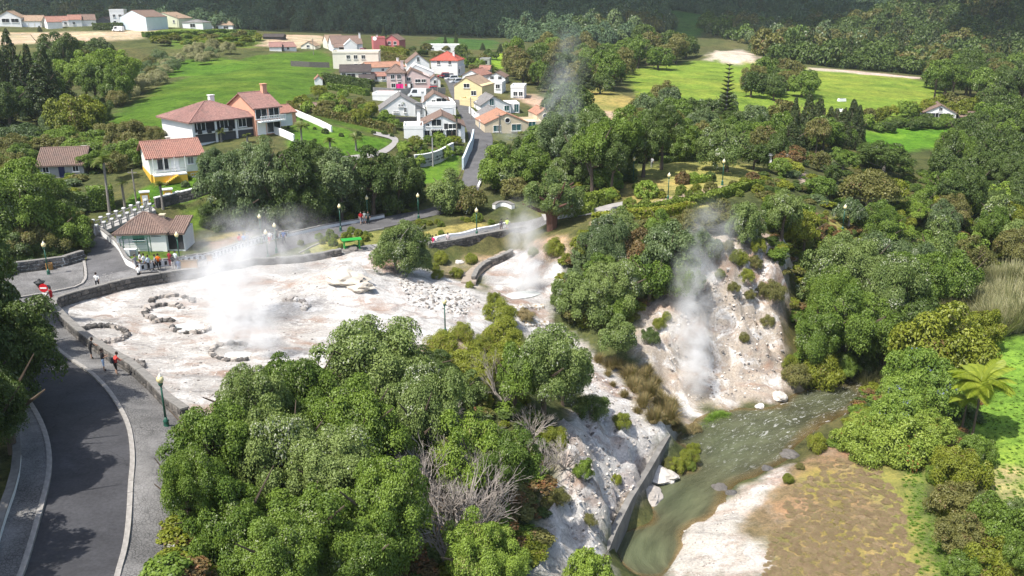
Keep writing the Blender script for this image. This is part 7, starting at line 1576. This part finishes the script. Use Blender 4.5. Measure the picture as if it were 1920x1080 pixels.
POSE = {'stand': person_mesh({'legs': stand(), 'arms': [((.25, .04, 1.14), (.24, -.10, .92)), ((.25, .04, 1.14), (.24, -.10, .92))]}),
        'walk': person_mesh({'legs': [((0, -.20, .52), (0, -.24, .10)), ((0, .04, .50), (0, .30, .14))], 'arms': [((.24, .14, 1.16), (.23, .10, .92)), ((.24, -.10, 1.16), (.22, -.26, .98))]}),
        'lean': person_mesh({'legs': stand(.5), 'lean': (0, -.35, 1), 'arms': [((.25, -.30, 1.12), (.16, -.50, 1.05)), ((.25, -.30, 1.12), (.16, -.50, 1.05))]}),
        'arms': person_mesh({'legs': stand(), 'arms': [((.26, .0, 1.14), (.16, -.26, 1.18)), ((.26, .0, 1.14), (.16, -.26, 1.18))]}),
        'sit': person_mesh({'pel': (0, 0, .46), 'legs': [((0, -.42, .46), (0, -.44, .09)), ((0, -.42, .46), (0, -.44, .09))], 'arms': [((.26, -.06, .66), (.14, -.30, .56)), ((.26, -.06, .66), (.14, -.30, .56))]})}
hb = MB(); hb.lathe([(.03, .112), (.075, .092), (.102, .045), (.108, -.01), (.098, -.07), (.07, -.10)], 12); HAIR = hb.mesh('hair', M_DARKIN, True)
CM = {}
def cloth(c):
    if c not in CM: CM[c] = plain('cloth_' + str(len(CM)), c, .85, .08, 6)
    return CM[c]
SKN = [(.50, .31, .22), (.42, .25, .17), (.56, .37, .28)]; BK = (.015, .015, .017); WH = (.72, .72, .70); DKB = (.02, .025, .06); GR = (.25, .25, .26); RD = (.50, .02, .025)
def person(label, u, v, yaw, pose, shirt, pants, legs=None, shoes=BK, hair=(.03, .02, .015), bag=None, s=1.0, dz=0.06, hat=None):
    me, hc = POSE[pose]; p = G(u, v) + Vector((0, 0, dz)); o = link('person', me); o.location = p; o.rotation_euler = (0, 0, R(yaw)); o.scale = (s, s, s); sk = SKN[int(u) % 3]
    for i, c in enumerate((sk, shirt, pants, legs or sk, shoes)): o.material_slots[i].link = 'OBJECT'; o.material_slots[i].material = cloth(c)
    h = link('hair', HAIR, o); h.location = hc; h.material_slots[0].link = 'OBJECT'; h.material_slots[0].material = cloth(hat or hair)
    if bag: b = MB(); b.box((0, .19, 1.22), (.30, .18, .44), 0, 0, .85); b.build('backpack', cloth(bag), o)
    tag(o, label, 'person', 'visitors'); return o
for a in [('person in black leaning on the pan wall, farthest along', 172, 676, 130, 'lean', BK, BK, None, BK), ('person in black top and pale blue shorts at the pan wall', 196, 699, 120, 'arms', BK, (.30, .42, .60), None, BK)]: person(*a, dz=.14)
person('person in red top with dark backpack at the pan wall', 219, 706, 140, 'lean', (.55, .06, .05), BK, None, BK, bag=(.03, .035, .04), dz=.14)
for a in [('person in white top and black shorts crossing the plaza alone', 184, 543, 200, 'walk', WH, BK, None), ('person in red beside the no entry sign', 99, 572, 150, 'stand', RD, RD, None), ('person in white shirt seen from behind at the pan gate', 262, 528, 170, 'stand', WH, BK, BK),
          ('person in grey top at the outer end of the plaza group', 256, 508, 60, 'walk', GR, GR, None), ('person in white with dark hair near the wall end', 265, 503, 90, 'stand', WH, BK, BK), ('person in white and blue jeans amid the plaza group', 272, 506, 250, 'arms', WH, (.22, .28, .38), (.22, .28, .38)),
          ('person in pale blue shirt and dark trousers amid the plaza group', 280, 509, 250, 'walk', (.55, .62, .70), BK, BK), ('person in black and white facing the orange shirt', 293, 508, 120, 'walk', (.30, .30, .30), BK, BK), ('person in bright orange shirt', 299, 506, 200, 'stand', (.85, .17, .02), BK, BK),
          ('person in long dark red clothes beside the kiosk lamp', 320, 500, 160, 'stand', (.26, .02, .03), (.26, .02, .03), (.20, .02, .03)), ('person in black top and white trousers', 326, 507, 190, 'arms', BK, (.70, .66, .62), (.70, .66, .62)), ('person in pale top half hidden by the kiosk lamp', 331, 500, 170, 'stand', (.6, .66, .66), GR, GR),
          ('person in blue shirt behind the brown board', 337, 515, 200, 'stand', (.10, .14, .24), (.35, .42, .52), None), ('person in red beside the stepped parapet', 451, 466, 200, 'stand', RD, BK, BK), ('person in blue beside the person in red', 459, 465, 180, 'stand', (.12, .25, .5), BK, BK), ('person in navy at the end of the parapet trio', 465, 463, 150, 'stand', DKB, GR, GR),
          ('person in white top and red shorts walking on the esplanade', 507, 459, 20, 'walk', WH, RD, None), ('person in black behind the esplanade lamp', 520, 455, 10, 'walk', BK, BK, BK), ('person in blue jacket walking away on the esplanade', 533, 458, 10, 'walk', (.04, .09, .28), DKB, DKB),
          ('person in red shirt by the far street lamp', 677, 421, 30, 'walk', RD, GR, None), ('person in grey shirt amid the far street trio', 684, 420, 0, 'stand', (.35, .38, .36), GR, None), ('person in dark clothes at the far street lamp', 691, 421, 0, 'stand', (.06, .07, .07), BK, BK),
          ('person in dark clothes standing on the promenade', 940, 436, 190, 'stand', (.05, .04, .06), (.10, .06, .06), None), ('person in yellow green top on the promenade', 951, 434, 170, 'stand', (.55, .70, .12), (.45, .40, .42), None), ('person in pale clothes under the tall park tree', 1222, 316, 170, 'walk', (.5, .5, .5), GR, GR)]: person(*a)
for a in [('person in magenta sitting on the promenade wall', 812, 461, 160, 'sit', (.75, .02, .16), WH, None), ('person in white sitting beside the person in magenta', 818, 459, 170, 'sit', WH, WH, None), ('person in striped top and black trousers sitting on the promenade wall', 840, 456, 190, 'sit', (.55, .45, .45), BK, BK)]: person(*a, dz=.06)

# ------------------------------------------------------------------ stone rings, boulders, pools, falls, steps
def ring(label, cu, cv, rx, ry, a0, a1, n, sz, pale=False, jit=.25):
    c = G(cu, cv); e = empty('stone_ring', c); g = random.Random(int(cu))
    n = int(n * 1.35); sz *= .72
    for k in range(n):
        t = R(a0 + (a1 - a0) * k / max(1, n - 1)); p = G(cu + rx * math.cos(t) + g.uniform(-1, 1), cv - ry * math.sin(t) + g.uniform(-.6, .6)); s = sz * g.uniform(.65, 1.35); o = link('stone', (SVP if pale else [SVP[3], SVP[1]])[g.randrange(5 if pale else 2)] if g.random() < (.75 if pale else .4) else SV[g.randrange(5)], e)
        o.location = p - c + Vector((0, 0, s * .22)); o.scale = (s * g.uniform(.8, 1.3), s * g.uniform(.8, 1.2), s * .8); o.rotation_euler = (g.uniform(-.3, .3), g.uniform(-.3, .3), g.uniform(0, 6.28))
        if g.random() < .15: q = o.copy(); COL.objects.link(q); q.location = o.location + Vector((g.uniform(-.4, .4), g.uniform(-.4, .4), 0)); q.scale = [x * .7 for x in o.scale]
    tag(e, label, 'stone ring', 'stone rings on the pan')
ring('large stone ring closest to the parapet bend', 192, 628, 47, 15, -125, 165, 40, .55); ring('upper ring of dark stones behind the twin rings', 322, 566, 38, 10, -5, 185, 24, .55); ring('dark stone ring with heavy left edge', 312, 588, 40, 15, 40, 290, 34, .65)
ring('ring of pale stones open towards the steam', 357, 615, 34, 11, 170, 385, 22, .55, True); ring('half ring of dark stones at the steam vent', 440, 661, 44, 16, 60, 300, 28, .5, False); ring('small stone ring against the near parapet', 250, 686, 17, 7, 0, 350, 18, .55); ring('pale crusted stones right of the main steam', 545, 575, 30, 12, -30, 110, 22, .6, True)
def scatter_rocks(name, poly, n, s0, s1, seed, label, dark=0.3):
    pts = sample_px(poly, n, seed); g = np.random.default_rng(seed); s = g.uniform(s0, s1, n) ** 1.0 * g.uniform(.5, 1, n); pr = [(m_, None) for m_ in SVP] + [(SV[2], None)]
    scatter(name, np.array(pts, float).reshape(-1, 3), g.uniform(0, 6.28, n), np.stack([s * g.uniform(.8, 1.4, n), s, s * .6], 1), pr, np.where(g.random(n) < dark, 5, g.integers(0, 5, n)), label, g.uniform(-.4, .4, (n, 2)))
scatter_rocks('pan_rubble', [(740,515),(800,530),(880,548),(905,575),(860,592),(770,575)], 420, .08, .42, 5, 'white crusted rubble at the back of the pan', .35); scatter_rocks('slope_rubble', [(1010,620),(1080,640),(1240,800),(1150,990),(1080,1070),(1060,900),(1080,790)], 500, .08, .32, 6, 'loose pale rubble on the white slope', .15)
scatter_rocks('cliff_rubble', [(1260,560),(1330,480),(1420,460),(1460,560),(1470,700),(1400,745),(1300,760),(1250,680)], 500, .08, .38, 7, 'loose pale rubble on the hot cliff', .2); scatter_rocks('river_gravel', [(1255,1080),(1265,1010),(1330,955),(1475,880),(1485,885),(1380,960),(1340,1080)], 260, .05, .16, 8, 'pale gravel along the sandy river edge', .1); scatter_rocks('pan_gravel', [(150,600),(300,545),(560,510),(640,560),(560,690),(360,760)], 500, .06, .22, 9, 'small stones strewn over the steaming pan', .3)
TAN = stone_variants('stone', [plain('ochre_rock', (.50, .45, .38), .95, .4, 1.2, bmp=.9, stain=.6)], 1)[0]
for k, (u, v, s, sv, lab) in enumerate([(661,470,1.8,SV[2],'big rounded grey boulder beside the green shelter'),(632,476,1.2,SV[3],'smaller grey boulder left of the shelter boulder'),(650,524,3.2,TAN,'large tan rock hump rising from the pan'),(672,538,2.4,TAN,'second tan rock slab beside the rock hump'),(862,492,.9,SVP[2],'pale boulder below the promenade wall'),(858,516,1.6,SV[1],'dark boulder beside the hollow bush'),
        (1256,868,2.0,SVP[0],'white boulder at the end of the river wall'),(1238,895,2.6,SVP[0],'white crusted outcrop under the river wall'),(1218,930,2.2,SVP[1],'white outcrop touching the water under the wall'),(1424,762,.8,SVP[2],'round white boulder in the river edge'),(1460,745,1.6,SVP[0],'pale flat ledge at the river bend'),(1350,918,1.3,SV[1],'dark boulder submerged in the river'),(1372,925,.8,SV[3],'small dark stone in the river shallows'),(1496,797,1.2,PALE and SV[2],'brown boulder in the rapids'),(1440,880,.9,SV[3],'dark stone near the sandy shore'),(1480,855,1.4,SV[1],'flat dark stone at the rapids edge')]):
    e = empty('boulder', Vector(at_z(u, v, .05)) if 'wall' in lab and 'promenade' not in lab else G(u, v), u * .7); g = random.Random(u)
    bm = bmesh.new(); bmesh.ops.create_icosphere(bm, subdivisions=3, radius=.5)
    for q in bm.verts: nn = fbm(np.array([q.co.x * 3 + u]), np.array([q.co.y * 3 + q.co.z * 4]), k, 3)[0]; q.co *= (.55 + .95 * nn) * (1 if sv is not TAN else .7 + .6 * fbm(np.array([q.co.x * 7 + 3]), np.array([q.co.y * 7 + q.co.z * 9]), k, 3)[0]); q.co += Vector((g.uniform(-1, 1), g.uniform(-1, 1), g.uniform(-1, 1))) * .02
    me = bpy.data.meshes.new('rock'); bm.to_mesh(me); bm.free(); me.materials.append(sv.materials[0]); o = link('rock', me, e); o.scale = (s * 1.25, s, s * (.62 if sv is not TAN else .5)); o.location = (0, 0, s * .02); tag(e, lab, 'boulder', 'boulders')
M_POOL, nt, b_, o_ = mat('milky_hot_water'); b_.inputs['Base Color'].default_value = (.50, .52, .50, 1); b_.inputs['Roughness'].default_value = .15
def pool(name, label, cu, cv, rx, ry, dz):
    P, z = POOLS[(cu, cv)]; z -= .06; c = G(cu, cv); ctr = sum(P, Vector()) / 28; me = mk_mesh(name, np.array([(ctr.x + (p.x - ctr.x) * 1.12, ctr.y + (p.y - ctr.y) * 1.12, z) for p in P]), [tuple(range(28))[::-1]], [M_POOL])
    if me.polygons[0].normal.z < 0: me.flip_normals()
    tag(link(name, me), label, kind='structure')
pool('hot_pool', 'milky hot pool above the small falls', 980, 552, 30, 9, .02); pool('hot_pool', 'bubbling water inside the steam vent ring', 445, 664, 24, 5, .0); pool('hot_pool', 'pale shallow water in the pale stone ring', 352, 612, 24, 6, .0)
M_FALL, nt, b_, o_ = mat('falling_water'); f = noise(nt, 3.0, 4, .7); nt.links.new(ramp(nt, f, [(.35, (.30, .18, .06)), (.5, (.42, .38, .33)), (.65, (.75, .74, .72))]), b_.inputs['Base Color']); b_.inputs['Roughness'].default_value = .3
for lab, L_ in [('small mineral stained waterfall below the hot pool', [(962,580),(980,578),(1000,578),(1020,576)]), ('lower pale waterfall curtain beside the thicket', [(985,612),(1005,610),(1030,610)])]:
    P = resample(GL(L_), 24); e = empty('waterfall', P[12]); b = MB(); g = random.Random(3)
    for k in range(23): a, c = P[k] - P[12], P[k + 1] - P[12]; hgt = g.uniform(.9, 1.6); y0 = g.uniform(-.3, 0); b.face([a + Vector((0, y0 - .5, -hgt)), c + Vector((0, y0 - .5, -hgt)), c + Vector((0, y0, .15)), a + Vector((0, y0, .15))]); b.face([a + Vector((0, y0, .15)), c + Vector((0, y0, .15)), c + Vector((0, .8, .25)), a + Vector((0, .8, .25))])
    b.build('curtain', M_FALL, e); tag(e, lab, 'waterfall', 'waterfalls')
P = resample(smoothline(GL([(878,534),(885,518),(905,500),(935,487),(955,476)]), 1), 13); e = empty('stone_steps', P[6]); M_STEP = plain('worn_stone_step', (.30, .25, .20), .9, .25, 3, bmp=.3)
for k in range(12): a, c = P[k], P[k + 1]; m_ = (a + c) / 2; d = c - a; b = MB(); b.box((0, 0, .05), (d.length * .95, 1.7, .3)); o = b.build('step', M_STEP, e); o.location = m_ - P[6] + Vector((0, 0, .16)); o.rotation_euler = (0, 0, math.atan2(d.y, d.x))
tag(e, 'worn stone steps curving down into the hollow', 'steps')
# ------------------------------------------------------------------ steam
def steam(label, blobs, col=(1, 1, 1), name='steam_plume', seed=0):
    for k, (u, v, dz, rx, ry, rz_, D, th, sc) in enumerate(blobs):
        m = bpy.data.materials.new('steam'); m.use_nodes = True; nt = m.node_tree; nt.nodes.remove(nt.nodes['Principled BSDF']); o_ = nt.nodes['Material Output']; pv = nt.nodes.new('ShaderNodeVolumePrincipled')
        pv.inputs['Color'].default_value = (*col, 1); pv.inputs['Anisotropy'].default_value = 0.15
        tc = nt.nodes.new('ShaderNodeTexCoord'); ln = nnode(nt, 'ShaderNodeVectorMath', operation='LENGTH'); nt.links.new(tc.outputs['Object'], ln.inputs[0])
        fall = ramp(nt, ln.outputs['Value'], [(0.15, 1.0), (0.97, 0.0)], 'EASE'); mp = nnode(nt, 'ShaderNodeMapping'); nt.links.new(tc.outputs['Object'], mp.inputs['Vector']); mp.inputs['Scale'].default_value = (rx, ry, rz_); mp.inputs['Location'].default_value = (k * 7.3 + seed, seed * 3.1, 0)
        n = noise(nt, sc, 5, 0.6, vec=mp.outputs[0], dist=0.9); dn = ramp(nt, n, [(th, 0.0), (min(1, th + 0.28), 1.0)])
        nt.links.new(mathn(nt, 'MULTIPLY', mathn(nt, 'MULTIPLY', fall, dn), D), pv.inputs['Density']); nt.links.new(pv.outputs[0], o_.inputs['Volume'])
        bm = bmesh.new(); bmesh.ops.create_icosphere(bm, subdivisions=3, radius=1.0); me = bpy.data.meshes.new(name); bm.to_mesh(me); bm.free(); me.materials.append(m)
        o = link(name, me); o.location = G(u, v) + Vector((0, 0, dz)); o.scale = (rx, ry, rz_); tag(o, label + ('' if k == 0 else ', ' + ordn(k) + ' drifting part'), kind='stuff')
steam('dense white steam rising from the pan vents', [(440,655,2.8,3.2,2.8,4.8,.8,.37,.55),(415,612,4.4,5.0,3.8,5.6,.6,.40,.45),(495,668,2.4,2.3,2.1,4.2,.9,.37,.7),(470,590,5.8,5.8,4.4,5.6,.5,.42,.38),(545,510,3.6,7.0,4.2,5.0,.32,.43,.34)])
steam('thin steam above the hot pool', [(985,548,2.0,2.8,2.4,3.4,1.0,.36,.5),(985,520,4.4,3.2,2.6,4.4,.6,.38,.42),(975,480,4.5,3.4,2.4,4.0,.35,.40,.4)], seed=4)
steam('pale steam column on the hot cliff', [(1300,742,3.0,2.1,2.0,4.6,1.7,.36,.6),(1290,690,4.4,3.2,2.6,5.4,1.2,.39,.5),(1300,610,5.0,3.8,2.8,5.6,.8,.41,.42),(1325,540,6.0,4.4,3.0,5.4,.45,.43,.35)], seed=9)
steam('bluish smoke among the trees beside the hill road', [(1045,330,10.0,4.6,3.5,7.5,.26,.40,.24),(1062,300,16.0,4.6,3.6,7.0,.17,.42,.22),(960,285,3.0,5.0,3.0,2.6,.14,.42,.25)], (.93, .96, 1.0), seed=13)
steam('faint steam drifting before the dark trees', [(630,415,4.0,3.5,2.5,5.0,.12,.42,.3),(560,440,2.5,4.0,2.0,2.5,.08,.42,.3)], seed=17)
# ------------------------------------------------------------------ moor and meadow tufts on the right bank
def tufts(name, polys, cnt, s0, s1, kinds, seed, label, zs=1.0):
    P = []
    for k, (pl, c) in enumerate(zip(polys, cnt)): P += sample_px(pl, c, seed + k)
    g = np.random.default_rng(seed); n = len(P); s = g.uniform(s0, s1, n); scatter(name, np.array(P, float).reshape(-1, 3) - np.array([0, 0, .02]), g.uniform(0, 6.28, n), np.stack([s, s, s * zs * g.uniform(.7, 1.3, n)], 1), kinds, g.integers(0, len(kinds), n), label)
LM['moor'] = leaf_mat('brown_moor_twigs', (.20, .135, .08), (.36, .27, .16), (.22, .24, .06), .2, .15)
tufts('moor_heather', [[(1430,1080),(1455,985),(1490,915),(1560,860),(1640,868),(1690,940),(1720,1080)]], [900], .14, .42, [(PROTO['heath'][0], LM['moor']), (PROTO['l'][1], LM['moor']), (PROTO['heath'][1], LM['moor']), (PROTO['heath'][2], LM['moor'])], 611, 'low brown heather and moss on the river flat', .35)
tufts('meadow_grass', [[(1835,650),(1940,630),(1990,800),(1980,1080),(1900,1000),(1830,860)],[(1690,880),(1725,880),(1800,1085),(1720,1085)]], [900, 260], .10, .22, [(TUS[0], LM['grassy']), (TUS[1], LM['grassy'])], 633, 'tall fresh grass of the bright meadow', .6)
tufts('river_sedge', [[(1300,812),(1350,775),(1375,785),(1330,815)]], [60], .4, .8, [(TUS[0], LM['grassy']), (TUS[1], LM['grassy'])], 655, 'fresh green sedge along the far water edge', .8)
label_groups()
# ------------------------------------------------------------------ thin valley haze
b = MB(); b.box((0, 760, 100), (2600, 1960, 210)); HB = b; HZ = bpy.data.materials.new('haze_air'); HZ.use_nodes = True; nt = HZ.node_tree; nt.nodes.remove(nt.nodes['Principled BSDF']); pv = nt.nodes.new('ShaderNodeVolumePrincipled')
pv.inputs['Color'].default_value = (.80, .90, 1.0, 1); pv.inputs['Density'].default_value = 0.00014; pv.inputs['Anisotropy'].default_value = 0.3; nt.links.new(pv.outputs[0], nt.nodes['Material Output'].inputs['Volume'])
tag(HB.build('haze', HZ), 'thin pale haze in the valley air', kind='stuff')
